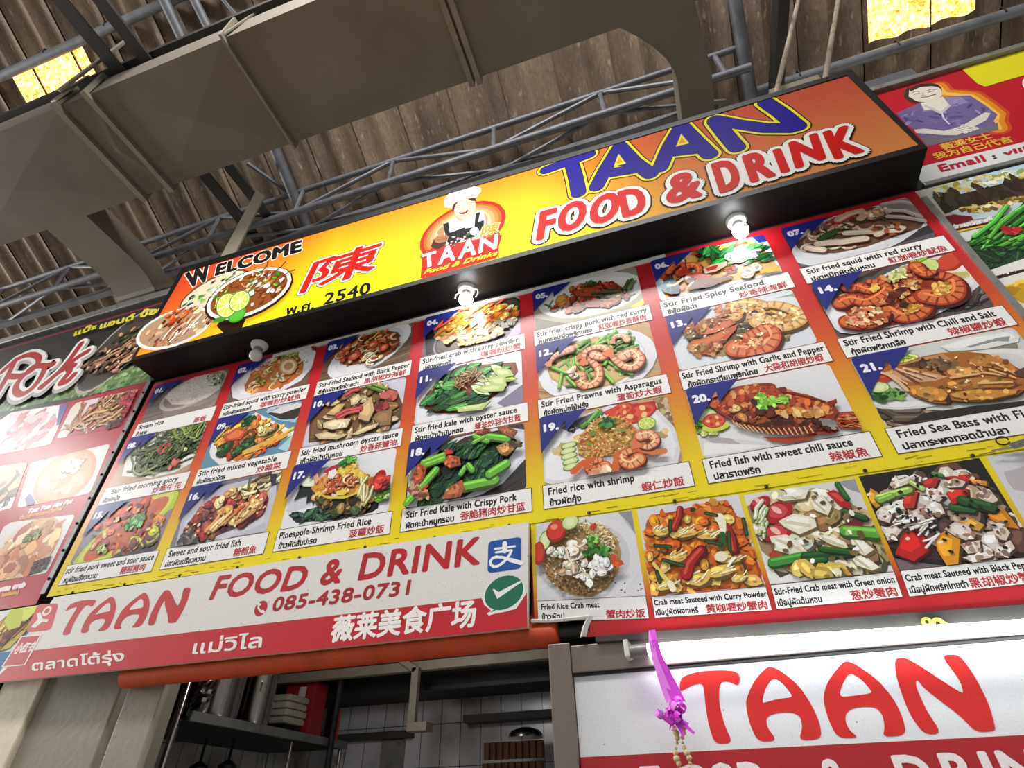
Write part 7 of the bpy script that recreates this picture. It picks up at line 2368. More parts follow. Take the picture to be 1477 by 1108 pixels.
for w, col in ((0.020, 'd8231d'), (0.0075, 'fdfcf6')):
    a.k += 1
    for s, pp, q, t in (('T', (.052,3.480), (.118,3.480), (.040,3.579)), ('A', (.129,3.474), (.204,3.478), (.128,3.592)), ('A', (.224,3.476), (.301,3.476), (.229,3.596)), ('N', (.318,3.478), (.396,3.478), (.326,3.578))):
        a.k += 1
        txt(a, s, pp, q, t, col, w)
txt(a, 'Food & Drinks', (.061,3.433), (.396,3.430), (.076,3.463), 'f6dc30', 0.0045)
a_text(a, '陳', (.323,3.587), (.406,3.586), 0.075, 'fdf6e0', 0.010, 0.15, box=True)
a.k += 1
a_text(a, '陳', (.323,3.587), (.406,3.586), 0.075, 'd9a624', 0.004, 0.15, box=True)
lit('emblem_lettering', a, 'white TAAN lettering under the chef')

# ------------------------------------------------------------------ name banner
BNY = -0.030
bn = empty('name_banner', (-0.5, BNY, 1.985), label='white and red TAAN name banner with phone number below the menu board', cat='banner')
B = [(-1.452,2.264), (.454,2.279), (.438,1.971), (-1.515,1.979)]
B2 = [B[0], B[1], B[2], (-1.535,1.979)]
BQ = [(-1.535, 2.262), (0.432, 2.277), (0.424, 1.978), (-1.60, 1.972)]
BQ = [(-1.452,2.264), (.454,2.276), (.440,1.971), (-1.554,1.978)]
a = Art(BNY)
a.poly(BQ, 'dedad6')
band_top = [(-1.472,2.073), (-1.415,2.073), (-.136,2.056), (.194,2.052), (.308,2.050), (.339,2.063), (.441,2.058)]
a.poly([BQ[3], BQ[2], (.442,2.064), (.433,2.064), (.305,2.064), band_top[1], band_top[0]], 'bf2430')
a.build('banner_print', M['print_dirty'], bn)
v = [(x, BNY + 0.0003, z) for x, z in BQ] + [(x, -0.0135, z) for x, z in BQ]
MB().add(v, [(0, 1, 2, 3), (7, 6, 5, 4), (0, 4, 5, 1), (1, 5, 6, 2), (2, 6, 7, 3), (3, 7, 4, 0)]).build('backing_sheet', M['white_plastic'], bn)
BL2 = BNY - 0.0006


def part(name, a, label=None):
    return a.build(name, M['print_dirty'], bn, label=label)


LOGO = {
    'T': [[(.809,1.796),(.812,1.816),(.822,1.830),(.863,1.838),(.913,1.837),(.949,1.832),(.956,1.820),(.947,1.799),(.930,1.810),(.912,1.812),(.902,1.800),(.894,1.766),(.895,1.723),(.905,1.687),(.865,1.687),(.860,1.720),(.861,1.758),(.866,1.797),(.865,1.811),(.846,1.810),(.828,1.804)]],
    'A': [[(1.013,1.830),(1.028,1.837),(1.049,1.826),(1.079,1.792),(1.094,1.749),(1.098,1.712),(1.091,1.686),(1.044,1.685),(1.060,1.710),(1.062,1.729),(1.052,1.738),(1.028,1.741),(1.001,1.738),(.989,1.730),(.986,1.714),(1.000,1.687),(.959,1.687),(.951,1.718),(.951,1.748),(.955,1.769),(.971,1.792),(.990,1.813)], [(.989,1.762),(1.003,1.788),(1.022,1.807),(1.033,1.809),(1.045,1.799),(1.058,1.774),(1.055,1.769),(1.026,1.768),(.999,1.763)]],
    'B': [[(1.181,1.828),(1.196,1.835),(1.213,1.826),(1.245,1.792),(1.262,1.752),(1.265,1.716),(1.258,1.685),(1.212,1.684),(1.223,1.701),(1.228,1.725),(1.220,1.739),(1.198,1.742),(1.173,1.740),(1.157,1.731),(1.150,1.716),(1.153,1.698),(1.166,1.685),(1.125,1.686),(1.118,1.713),(1.118,1.747),(1.124,1.770),(1.143,1.797)], [(1.156,1.763),(1.165,1.781),(1.188,1.806),(1.198,1.807),(1.213,1.794),(1.224,1.770),(1.219,1.766),(1.187,1.764)]],
    'N': [[(1.295,1.829),(1.304,1.832),(1.323,1.830),(1.394,1.754),(1.399,1.758),(1.402,1.781),(1.388,1.830),(1.416,1.830),(1.426,1.823),(1.434,1.783),(1.434,1.730),(1.425,1.689),(1.419,1.684),(1.386,1.684),(1.374,1.712),(1.328,1.768),(1.323,1.786),(1.317,1.782),(1.314,1.766),(1.315,1.726),(1.325,1.685),(1.292,1.684),(1.280,1.720),(1.281,1.764),(1.285,1.801)]],
}
LREF = [(.812,1.816), (1.424,1.687), (.865,1.687)]


def logo(a, col, bg, T=lambda p: p):
    for k in 'TABN':
        for i, poly in enumerate(LOGO[k]):
            pts = [T(q) for q in poly]
            for _ in range(2):              # round the drawn outline off
                pts = [tuple(u[j] * (1 - t) + v_[j] * t for j in (0, 1)) for u, v_ in zip(pts, pts[1:] + pts[:1]) for t in (0.22, 0.78)]
            a.poly(pts, col if i == 0 else bg)


def affine(src, dst):
    S = np.array([[x, z, 1] for x, z in src])
    D = np.array(dst)
    A = np.linalg.solve(S, D)
    return lambda q: (q[0] * A[0, 0] + q[1] * A[1, 0] + A[2, 0], q[0] * A[0, 1] + q[1] * A[1, 1] + A[2, 1])


a = Art(BL2)
logo(a, 'c02b31', 'dedad6', affine(LREF, [(-1.353,2.218), (-.803,2.110), (-1.315,2.114)]))
part('logo_lettering', a, 'red TAAN lettering')
for s, p, q, t in (('FOOD', (-.691,2.173), (-.322,2.166), (-.678,2.250)), ('&', (-.257,2.169), (-.184,2.170), (-.251,2.250))):
    a = Art(BL2)
    txt(a, s, p, q, t, 'b3202a', 0.007)
    part('food_lettering' if s == 'FOOD' else 'ampersand', a, 'red %s lettering' % s)
a = Art(BL2)
txt(a, 'DRINK', (-.115,2.169), (.294,2.168), (-.108,2.252), 'b3202a', 0.007)
part('drink_lettering', a, 'red DRINK lettering')
a = Art(BL2)
p = Paint(a, 2)
p.E((-.466,2.118), (-.442,2.122), (-.470,2.142), 'b3202a')
p.S([(-.478,2.131),(-.477,2.121),(-.467,2.110),(-.456,2.104)], 0.006, 'e8e2de')
p.S([(-.481,2.134),(-.475,2.130)], 0.009, 'e8e2de')
p.S([(-.457,2.108),(-.451,2.104)], 0.009, 'e8e2de')
q0 = (-.421,2.104)
txt(a, '085-438-0731', q0, (.067,2.102), (q0[0] + 0.004, q0[1] + 0.043), 'a5222b', 0.004)
part('phone_number', a, 'red telephone number')
a = Art(BL2)
txt(a, 'ตลาดโต้รุ่ง', (-1.381,2.003), (-.971,2.003), (-1.399,2.034), 'eee6e2', 0.0024)
txt(a, 'แม่วิไล', (-.689,1.999), (-.427,1.997), (-.695,2.038), 'eee6e2', 0.0024)
a_text(a, '薇莱美食广场', (-.180,1.988), (.286,1.988), 0.074, 'f2eeea', 0.005, 0.03, box=True)
part('thai_and_chinese_lettering', a, 'white Thai and Chinese lettering')
# payment emblems at the right end
a = Art(BL2)
p = Paint(a, 3)


def rounded(pts, r=0.2, n=4):
    out = []
    m = len(pts)
    for i in range(m):
        p0, p1, p2 = pts[i - 1], pts[i], pts[(i + 1) % m]
        for k in range(n + 1):
            t = k / n
            s0 = (p1[0] + (p0[0] - p1[0]) * r, p1[1] + (p0[1] - p1[1]) * r)
            s1 = (p1[0] + (p2[0] - p1[0]) * r, p1[1] + (p2[1] - p1[1]) * r)
            out.append(((1 - t) ** 2 * s0[0] + 2 * t * (1 - t) * p1[0] + t * t * s1[0], (1 - t) ** 2 * s0[1] + 2 * t * (1 - t) * p1[1] + t * t * s1[1]))
    return out


p.P(rounded([(.324,2.232),(.430,2.232),(.427,2.135),(.322,2.134)], 0.14), '1f4f9c')
w = 0.0085
p.S([(.345,2.206),(.377,2.205),(.409,2.205)], w * 0.8, 'f0eeee')
p.S([(.377,2.218),(.377,2.195)], w * 1.8, 'f0eeee')
p.S([(.349,2.194),(.398,2.194)], w * 0.8, 'f0eeee')
p.S([(.398,2.193),(.392,2.181),(.382,2.169),(.370,2.159),(.354,2.151),(.341,2.151),(.333,2.159),(.331,2.169),(.338,2.178),(.350,2.180),(.370,2.176),(.394,2.165),(.428,2.153)], w, 'f0eeee')
p.S([(.394,2.165),(.428,2.151)], w * 1.5, 'f0eeee')
part('blue_emblem', a, 'blue rounded square with a white character')
a = Art(BL2)
p = Paint(a, 3)
p.E((.373,2.069), (.437,2.070), (.376,2.119), 'eae6e2')
p.P([(.305,2.064),(.314,2.043),(.335,2.025),(.322,2.019),(.328,2.013),(.345,2.016),(.375,2.018),(.409,2.023),(.442,2.064),(.369,2.094)], 'eae6e2')
p.E((.373,2.072), (.432,2.074), (.378,2.120), '1f6b52')
p.P([(.330,2.048),(.345,2.030),(.331,2.020),(.350,2.026),(.362,2.026)], '1f6b52')
p.P([(.339,2.085),(.344,2.085),(.357,2.075),(.424,2.100),(.428,2.096),(.353,2.056)], 'eceae6')
part('green_emblem', a, 'green speech bubble with a white tick')
a = Art(BL2)
p = Paint(a, 4)
p.P(rounded([(-1.523,2.246),(-1.411,2.237),(-1.386,2.140),(-1.510,2.142)], 0.18), 'cf4a48')
p.E((-1.455,2.214), (-1.434,2.218), (-1.449,2.197), 'ece4e0')
p.E((-1.454,2.214), (-1.442,2.216), (-1.450,2.204), 'cf4a48')
p.P([(-1.501,2.209),(-1.485,2.212),(-1.457,2.186),(-1.422,2.180),(-1.424,2.170),(-1.450,2.175),(-1.474,2.156),(-1.497,2.161),(-1.481,2.186)], 'ece4e0')
p.P([(-1.525,2.131),(-1.421,2.128),(-1.428,2.024),(-1.545,2.027)], 'ece4e0')
p.P([(-1.518,2.127),(-1.428,2.124),(-1.435,2.028),(-1.539,2.030)], 'bf2c38')
a_text(a, '小红书', (-1.521,2.069), (-1.429,2.070), 0.034, 'ece4e0', 0.003, 0.3, box=True)
part('red_emblems', a, 'two red emblems, one with a white figure')

# ------------------------------------------------------------------ crab menu board
CY = -0.004
cb = empty('crab_menu_board', (1.2, CY, 1.93), label='yellow crab dish menu board with torn lower corner, right of the banner', cat='menu')
XR = 2.35
CQ = [(.454,2.286), (.446,1.995), (.610,1.988), (.585,1.938)]
cl, c0z = CQ[0]
zbot = 1.925
z_top = 2.296
a = Art(CY)
rows = [(z_top, 'e3d21c'), (2.20, 'e6cf1a'), (2.10, 'e0b51e'), (2.04, 'd06a22'), (1.995, 'b82a26'), (1.945, 'b32129')]
for (za, ca), (zb2, cb2) in zip(rows[:-1], rows[1:]):
    xl = cl if za > 2.0 else CQ[3][0]
    if zb2 < 1.97:
        xl = CQ[2][0] - 0.004
    a._put([(xl, zb2), (XR, zb2), (XR, za), (xl, za)], [lin(cb2), lin(cb2), lin(ca), lin(ca)])
a.poly([(CQ[2][0] - 0.004, 1.9455), (XR, 1.9455), (XR, 1.897), (.585,1.938), (.595,1.967)], 'b32129')
a.build('board_print', M['print'], cb)
b = MB()
b.box((cl, CY + 0.0003, 1.998), (XR, 0.03, z_top))
b.add([(x, y, z) for y in (CY + 0.0003, 0.003) for x, z in ((CQ[2][0], 1.940), (XR, 1.897), (XR, 1.9975), (CQ[2][0], 1.9975))], [(0, 1, 2, 3), (7, 6, 5, 4), (0, 4, 5, 1), (1, 5, 6, 2), (2, 6, 7, 3), (3, 7, 4, 0)])
b.build('backing_sheet', M['white_plastic'], cb)
# the curled torn edge
e = [(.446,1.995), (.490,1.990), (.548,1.989), (.610,1.989)]
v, f = [], []
for k, (x, z) in enumerate(e):
    v += [(x, CY - 0.001, z + 0.004), (x, CY - 0.012, z - 0.002), (x, CY - 0.010, z - 0.008), (x, CY + 0.004, z - 0.006)]
for k in range(3):
    for j in range(3):
        f.append((k * 4 + j, k * 4 + j + 1, (k + 1) * 4 + j + 1, (k + 1) * 4 + j))
mesh_obj('curled_edge', v, f, M['white_plastic'], cb)
e = [(.610,1.988), (.594,1.963), (.585,1.938)]
v, f = [], []
for k, (x, z) in enumerate(e):
    v += [(x + 0.010, CY - 0.001, z), (x, CY - 0.012, z), (x - 0.006, CY - 0.008, z - 0.002), (x - 0.002, CY + 0.004, z)]
for k in range(2):
    for j in range(3):
        f.append((k * 4 + j, k * 4 + j + 1, (k + 1) * 4 + j + 1, (k + 1) * 4 + j))
mesh_obj('curled_edge', v, f, M['white_plastic'], cb)


def crab_caption(pts, eng, e0, e1, th, t1, zh, z0, z1):
    """pts: top left, top right, bottom right, bottom left"""
    a = Art(CY - 0.0012)
    a.poly(pts, 'e4e2e0')
    a.frame(pts, 0.0014, '5a3028')
    tl, tr, br, bl = pts
    L = lambda s, t: ((tl[0] + (tr[0] - tl[0]) * s) * (1 - t) + (bl[0] + (br[0] - bl[0]) * s) * t, (tl[1] + (tr[1] - tl[1]) * s) * (1 - t) + (bl[1] + (br[1] - bl[1]) * s) * t)
    txt(a, eng, L(e0, .42), L(e1, .42), L(e0, .16), '2b2828', 0.0012)
    txt(a, th, L(e0, .88), L(t1, .88), L(e0, .64), '2b2828', 0.0012)
    h = math.dist(L(z0, .93), L(z0, .55))
    a_text(a, zh, L(z0, .94), L(z1, .94), h, 'b0353c', 0.0012, box=True)
    a.build('caption_strip', M['print'], cb)


crab_caption([(.464,2.045), (.767,2.025), (.766,1.967), (.464,1.989)], 'Fried Rice Crab meat', .04, .58, 'ข้าวผัดปู', .25, '蟹肉炒饭', .63, .97)
crab_caption([(.782,2.021), (1.070,2.015), (1.068,1.956), (.781,1.967)], 'Crab meat Sauteed with Curry Powder', .015, .99, 'เนื้อปูผัดผงกะหรี่', .39, '黄咖喱炒蟹肉', .46, .97)
crab_caption([(1.082,2.016), (1.366,2.015), (1.360,1.955), (1.079,1.957)], 'Stir-Fried Crab meat with Green onion', .02, .98, 'เนื้อปูผัดต้นหอม', .38, '葱炒蟹肉', .62, .97)
crab_caption([(1.379,2.015), (1.669,2.014), (1.660,1.956), (1.373,1.954)], 'Crab meat Sauteed with Black Pepper', .02, .96, 'เนื้อปูผัดพริกไทยดำ', .44, '黑胡椒炒蟹肉', .46, .97)

# ------------------------------------------------------------------ white TAAN sign of the counter front
SY = 0.016
cs = empty('counter_sign', (1.1, SY, 1.3), label='white counter sign with big red TAAN letters and a red FOOD & DRINK band below', cat='sign')
a = Art(SY)
SX0, SX1 = 0.5485, 2.4
a.rect(SX0, 1.675, SX1, 1.8485, 'd9dadb')
a.rect(SX0, 1.30, SX1, 1.675, 'a8232b')
a.build('sign_print', M['print'], cs)
MB().box((SX0, SY + 0.0003, 1.28), (SX1, 0.05, 1.8485)).build('backing_sheet', M['white_plastic'], cs)
a = Art(SY - 0.0006)
logo(a, 'c92a26', 'd9dadb')
a.build('logo_lettering', M['print'], cs, label='big red TAAN lettering')
for word, spots in (('FOOD', (.688, .730, .768, .838, .840, .896, .905, .954)), ('&', (1.07, 1.118)), ('DRINK', (1.216, 1.275, 1.302, 1.355, 1.374, 1.385, 1.405, 1.465, 1.488, 1.545))):
    a = Art(SY - 0.0006)
    for i, ch in enumerate(word):
        a.text(ch, (spots[2 * i], 1.586), (spots[2 * i + 1], 1.586), 0.064, 'e6dedd', 0.006)
    a.build('band_lettering', M['print'], cs, label='white %s lettering' % word)

# ------------------------------------------------------------------ the neighbour's signs at left
NY = 0.004
pk = empty('neighbour_sign', (-2.5, NY, 3.41), label='black neighbour sign with red Pok script and a grilled meat picture', cat='sign')
PX0, PX1 = -4.6, -1.545
a = Art(NY, [(PX0, 3.405), (PX1, 3.405), (PX1, 4.11), (PX0, 4.11)])
a.rect(PX0, 3.405, PX1, 4.11, '2d2a29')
a.rect(PX0, 4.083, PX1, 4.092, 'b52536')
p = Paint(a, 21)
R_ = [(-2.337,3.481),(-2.263,3.522),(-2.124,3.545),(-1.974,3.549),(-1.762,3.545),(-1.649,3.525),(-1.589,3.404),(-1.896,3.412),(-2.115,3.426),(-2.324,3.446),(-2.579,3.455),(-2.954,3.478),(-3.022,3.561),(-2.747,3.522),(-2.487,3.486)]
p.P(R_, '6f8a58')
p.scat(R_, 150, 'bit', (0.012, 0.03), ['5a7a42', '86a06a', 'a4b98c', '4a6636', '7d9a5c'])
c0, a0, b0 = (-1.987,3.746), (-1.781,3.926), (-1.920,3.491)
p.E(c0, a0, b0, 'b9b2a8')
st = lambda k: ((c0[0] + (a0[0] - c0[0]) * k, c0[1] + (a0[1] - c0[1]) * k), (c0[0] + (b0[0] - c0[0]) * k, c0[1] + (b0[1] - c0[1]) * k))
p.E(c0, *st(0.94), '5c5650')
p.E(c0, *st(0.88), '4a423b')
R_ = [(-2.197,3.666),(-2.118,3.761),(-2.037,3.858),(-1.953,3.912),(-1.823,3.877),(-1.778,3.742),(-1.788,3.597),(-1.864,3.541),(-2.000,3.556),(-2.121,3.578)]
p.scat(R_, 60, 'leaf', (0.03, 0.07), ['3f4a2c', '55603a', '2e3324', '6d5a42'], 0.45, 0.6)
p.scat([(-2.175,3.649),(-2.085,3.704),(-1.955,3.748),(-1.836,3.772),(-1.754,3.632),(-1.847,3.569),(-1.995,3.565)], 44, 'stick', (0.06, 0.12), ['a8785a', 'c79a78', '7d5440', 'b88a68'], 0.16, 0.55)
p.scat(R_, 40, 'chunk', (0.012, 0.026), ['b28464', '8a5f48', '5c4030', 'c9a082'])
# Pok in script strokes
strokes = [[(-2.892,3.909),(-2.853,3.774),(-2.835,3.669),(-2.825,3.592)], [(-2.940,3.822),(-2.893,3.897),(-2.811,3.925),(-2.716,3.897),(-2.645,3.839),(-2.635,3.764),(-2.721,3.729),(-2.844,3.762)],
           [(-2.537,3.760),(-2.651,3.786),(-2.684,3.729),(-2.696,3.662),(-2.652,3.593),(-2.574,3.551),(-2.520,3.582),(-2.507,3.647),(-2.522,3.720),(-2.537,3.760)], [(-2.537,3.760),(-2.473,3.755)],
           [(-2.333,3.879),(-2.344,3.754),(-2.374,3.657),(-2.445,3.574)], [(-2.431,3.570),(-2.374,3.657),(-2.312,3.686),(-2.266,3.685)], [(-2.224,3.786),(-2.277,3.759),(-2.316,3.711),(-2.280,3.689)], [(-2.312,3.686),(-2.272,3.641),(-2.283,3.588),(-2.282,3.559),(-2.234,3.563),(-2.214,3.603)]]


def smooth(pts, n=5):
    out = []
    m = len(pts)
    for i in range(m - 1):
        p0, p1, p2, p3 = pts[max(i - 1, 0)], pts[i], pts[i + 1], pts[min(i + 2, m - 1)]
        for k in range(n):
            t = k / n
            out.append(tuple(0.5 * (2 * p1[j] + (p2[j] - p0[j]) * t + (2 * p0[j] - 5 * p1[j] + 4 * p2[j] - p3[j]) * t * t + (3 * p1[j] - p0[j] - 3 * p2[j] + p3[j]) * t ** 3) for j in (0, 1)))
    return out + [pts[-1]]


strokes = [smooth(s) for s in strokes]
for w, col, d_ in ((0.115, 'b9b5b2', 0.012), (0.092, 'f3f1ef', 0.0), (0.044, 'b3262c', 0.0)):
    a.k += 1
    for s in strokes:
        a.stroke([(x + d_, z - d_ * 1.5) for x, z in s], w, col, up=False)
txt(a, 'แป๊ะ', (-2.454,3.983), (-2.288,3.993), (-2.468,4.030), 'e8dc3a', 0.010)
txt(a, 'แอนด์', (-2.244,3.979), (-1.980,3.976), (-2.262,4.031), 'e8dc3a', 0.010)
txt(a, 'ป๊อก', (-1.928,3.975), (-1.744,3.965), (-1.946,4.033), 'e8dc3a', 0.010)
a.build('sign_print', M['print_gloss'], pk)
MB().box((PX0, NY + 0.0003, 3.405), (PX1, 0.044, 4.11)).build('backing_sheet', M['dark_board'], pk)
b = MB()
b.bar((PX0, 0.02, 4.165), (PX1, 0.02, 4.165), 0.07, 0.055)
b.bar((PX0, 0.035, 4.215), (PX1, 0.035, 4.215), 0.05, 0.05)
b.build('top_frame', M['alu'], pk, bevel=0.006)

lm = empty('neighbour_menu', (-2.5, NY, 2.27), label='red neighbour menu with glare-washed dish photos left of the main menu board', cat='menu')
LX1 = -1.588
a = Art(NY)
a.rect(PX0, 2.262, LX1, 3.404, 'b3263a')
a.build('board_print', M['print_gloss'], lm)
MB().box((PX0, NY + 0.0003, 2.262), (LX1, 0.044, 3.404)).build('backing_sheet', M['dark_board'], lm)


def quad_clip(pts):
    s = 0
    for i in range(len(pts)):
        (x0, z0), (x1, z1) = pts[i - 1], pts[i]
        s += x0 * z1 - x1 * z0
    return pts if s > 0 else pts[::-1]


def side_photo(pts, fn, seed, name='dish_photo', parent=None, y=NY - 0.0006, mt='print_gloss', label=None):
    q = quad_clip(rounded(pts, 0.07))
    a = Art(y, q)
    a.conv(q, 'e0dcdc')
    p = Paint(a, seed)
    fn(p)
    return a.build(name, M[mt], parent or lm, label=label)


def f1(p):
    p.P([(-2.501,3.201),(-2.594,3.436),(-2.196,3.406),(-2.082,3.229),(-2.158,3.095),(-2.426,3.104)], 'e6d4da')
    p.E((-2.317,3.246), (-2.157,3.345), (-2.158,3.095), 'f4eef2')
    p.scat([(-2.457,3.180),(-2.524,3.380),(-2.285,3.376),(-2.169,3.323),(-2.144,3.149),(-2.289,3.133)], 60, 'bit', (0.025, 0.05), ['e0a8ac', 'd88a90', 'eac4c2', 'c97a80'])
    p.P([(-2.202,3.394),(-2.133,3.390),(-2.091,3.244),(-2.127,3.240)], '6a5a9a')


side_photo([(-2.684,3.366),(-2.594,3.436),(-2.138,3.389),(-2.081,3.113),(-2.500,3.130)], f1, 31, label='glare-washed photo of sliced meat')


def f2(p):
    p.P([(-1.989,3.185),(-1.954,3.334),(-1.646,3.369),(-1.553,3.099),(-2.002,3.107)], 'a83a4a')
    p.P([(-2.107,3.371),(-1.995,3.382),(-2.009,3.297),(-2.010,3.237)], 'e8dccc')
    p.P([(-1.718,3.388),(-1.646,3.369),(-1.658,3.298),(-1.751,3.334)], 'ece6e2')
    p.scat([(-2.037,3.161),(-1.982,3.255),(-1.835,3.305),(-1.738,3.355),(-1.658,3.298),(-1.654,3.156),(-1.817,3.147)], 60, 'noodle', (0.10, 0.18), ['d9a878', 'e8c89a', 'c98a5a', 'b8704a'])
    p.scat([(-1.827,3.291),(-1.738,3.355),(-1.630,3.291),(-1.668,3.182)], 24, 'stick', (0.05, 0.09), ['d0b060', 'b0402a', '7a8a3a', 'c9a05a'], 0.18, 0.5)
    p.scat([(-1.743,3.319),(-1.659,3.348),(-1.614,3.216),(-1.655,3.202)], 12, 'leaf', (0.05, 0.08), ['b0283a', 'c8485a'], 0.5)
    a_text(p.a, '泰式炒', (-1.721,3.116), (-1.633,3.128), 0.055, '3a3838', 0.002, 0.0, box=True)


side_photo([(-2.093,3.345),(-2.072,3.378),(-1.649,3.364),(-1.638,3.342),(-1.622,3.120),(-2.064,3.143)], f2, 32, label='glare-washed photo of fried noodles')


def f3(p):
    p.E((-1.845,2.883), (-1.694,2.978), (-1.684,2.738), 'ece4e6')
    p.E((-1.838,2.882), (-1.710,2.976), (-1.694,2.754), 'd9906a')
    p.E((-1.842,2.888), (-1.726,2.963), (-1.714,2.776), 'e2a27c')
    p.scat([(-1.950,2.813),(-1.980,2.909),(-1.920,2.981),(-1.794,3.009),(-1.699,2.948),(-1.702,2.857),(-1.780,2.783)], 20, 'bit', (0.03, 0.06), ['efc4ac', 'e8a888', 'd98a68'])
    p.scat([(-1.930,2.941),(-1.805,2.969),(-1.742,2.905),(-1.851,2.874)], 10, 'leaf', (0.04, 0.07), ['e8dcd0', 'f0e8dc'], 0.6)
    p.P([(-2.027,2.797),(-2.017,2.825),(-1.938,2.762),(-1.960,2.728)], '6a5a9a')


side_photo([(-2.146,3.015),(-2.104,3.017),(-1.640,3.025),(-1.605,2.752),(-2.048,2.752)], f3, 33, label='glare-washed photo of a tom yum bowl')


def f4(p):
    p.E((-2.267,2.931), (-2.150,2.994), (-2.105,2.781), 'f0ecea')
    p.scat([(-2.367,2.928),(-2.334,3.019),(-2.209,3.005),(-2.120,2.883),(-2.223,2.840),(-2.300,2.844)], 14, 'chunk', (0.06, 0.11), ['e8c4a4', 'dba87e', 'f0d8bc'])
    a_text(p.a, '虾', (-2.160,2.770), (-2.121,2.778), 0.06, '3a3838', 0.003, 0.0, box=True)


side_photo([(-2.521,3.055),(-2.173,3.025),(-2.088,2.758),(-2.276,2.750)], f4, 34, label='glare-washed photo of fried rolls')


def f5(p):
    p.E((-1.805,2.526), (-1.661,2.616), (-1.681,2.380), 'ded8d6')
    p.E((-1.804,2.524), (-1.682,2.606), (-1.698,2.398), 'cfa078')
    p.scat([(-1.962,2.472),(-1.974,2.575),(-1.906,2.636),(-1.761,2.636),(-1.685,2.602),(-1.657,2.496),(-1.711,2.423),(-1.818,2.397),(-1.906,2.400)], 170, 'bit', (0.02, 0.045), ['d9a878', 'c98f62', 'e6bf94', 'b87a50', 'eed2ae', 'c46a4a'])
    p.scat([(-1.888,2.580),(-1.824,2.615),(-1.772,2.572),(-1.818,2.544)], 10, 'leaf', (0.03, 0.05), ['6a7a4a', '87925a'], 0.5)
    a_text(p.a, '蛋蟹煲', (-1.719,2.392), (-1.627,2.406), 0.062, '2a2828', 0.003, 0.0, box=True)


side_photo([(-2.061,2.660),(-2.028,2.678),(-1.626,2.653),(-1.617,2.391),(-1.940,2.388),(-2.041,2.516)], f5, 35, label='photo of a crab omelette')
a = Art(NY - 0.0006)
txt(a, 'Tom Yum Hot Pot', (-1.953,2.710), (-1.694,2.719), (-1.951,2.731), 'f0dce0', 0.006)
txt(a, 'ต้มยำทะเลหม้อไฟ', (-1.979,2.682), (-1.730,2.688), (-1.984,2.700), 'e0a05a', 0.004)
txt(a, 'Omelette crab', (-1.934,2.340), (-1.706,2.346), (-1.940,2.360), 'f0e4e6', 0.008)
txt(a, 'ไข่เจียวปู', (-1.813,2.317), (-1.722,2.320), (-1.817,2.329), 'd9a048', 0.005)
a.build('lettering', M['print_gloss'], lm, label='white and orange dish names')

# grey metal strip in the gap, blue menu below
o = MB().bar((-1.575, 0.0, 2.30), (-1.587, 0.0, 3.40), 0.004, 0.026, up=(1, 0, 0))
gs = empty('edge_angle', (-1.58, 0, 2.3), label='grey metal edge angle with screws in the dark gap left of the menu board', cat='trim')
o.build('angle_strip', M['alu'], gs)
for k in range(9):
    z = 2.36 + k * 0.12
    MB().lathe((-1.577 - 0.0105 * (z - 2.3) / 1.1, -0.002, z), [(0.006, 0), (0.006, -0.004), (0.003, -0.006)], 8, axis=(0, 1, 0)).build('screw', M['black'], gs)

bm_ = empty('blue_menu', (-2, NY, 2.0), label='small blue-framed food poster at the lower left beside the banner', cat='poster')
a = Art(NY, [(-3.4, 2.0), (-1.545, 2.0), (-1.545, 2.256), (-3.4, 2.256)])
a.rect(-3.4, 2.0, -1.545, 2.256, '4a7a9e')
p = Paint(a, 41)
p.P([(-1.828,2.257),(-1.598,2.259),(-1.586,2.092),(-1.699,2.093)], 'd6dcd8')
p.P([(-1.716,2.114),(-1.618,2.118),(-1.617,2.101),(-1.706,2.102)], 'eceae2')
p.E((-1.697,2.189), (-1.602,2.247), (-1.604,2.122), 'e8ece6')
p.scat([(-1.713,2.155),(-1.716,2.203),(-1.681,2.236),(-1.621,2.249),(-1.596,2.191),(-1.613,2.134),(-1.676,2.128)], 16, 'leaf', (0.10, 0.18), ['c99a3a', 'a8742a', 'd9b85a'], 0.5, 0.9)
p.scat([(-1.672,2.145),(-1.671,2.223),(-1.638,2.214),(-1.635,2.130)], 6, 'stick', (0.12, 0.2), ['8a4a22', '6d3818'], 0.2, 1.0)
p.scat([(-1.671,2.223),(-1.621,2.249),(-1.601,2.210)], 8, 'bit', (0.04, 0.06), ['b8c04a', 'd0d86a'])
a.build('poster_print', M['print'], bm_)
MB().box((-3.4, NY + 0.0003, 2.022), (-1.545, 0.03, 2.256)).build('backing_sheet', M['white_plastic'], bm_)

# ------------------------------------------------------------------ the signs at right
RY = 0.006
es = empty('red_email_sign', (2.8, RY, 3.42), label='red sign with a portrait of a woman in a purple blouse and an Email line', cat='sign')
a = Art(RY, [(2.035, 3.405), (4.2, 3.405), (4.2, 4.085), (2.035, 4.085)])
a.rect(2.035, 3.405, 4.2, 4.085, 'b3202c')
bandt = [(2.075,3.506), (2.406,3.491), (2.557,3.485)]
a.poly([bandt[0], bandt[2], (4.2, bandt[2][1]), (4.2, 3.405), (2.035, 3.405), (2.035, bandt[0][1])], 'd9d9d6')
p = Paint(a, 51)
for k, col in ((10, 'c24a24'), (6, 'd9822a'), (0, 'e8b84a')):
    a.k += 1
    a.stroke([(2.353,4.003),(2.346,3.942),(2.414,3.867),(2.421,3.781),(2.421,3.699),(2.395,3.659),(2.383,3.611)], 0.022 + 0.006 * k, col, up=False)
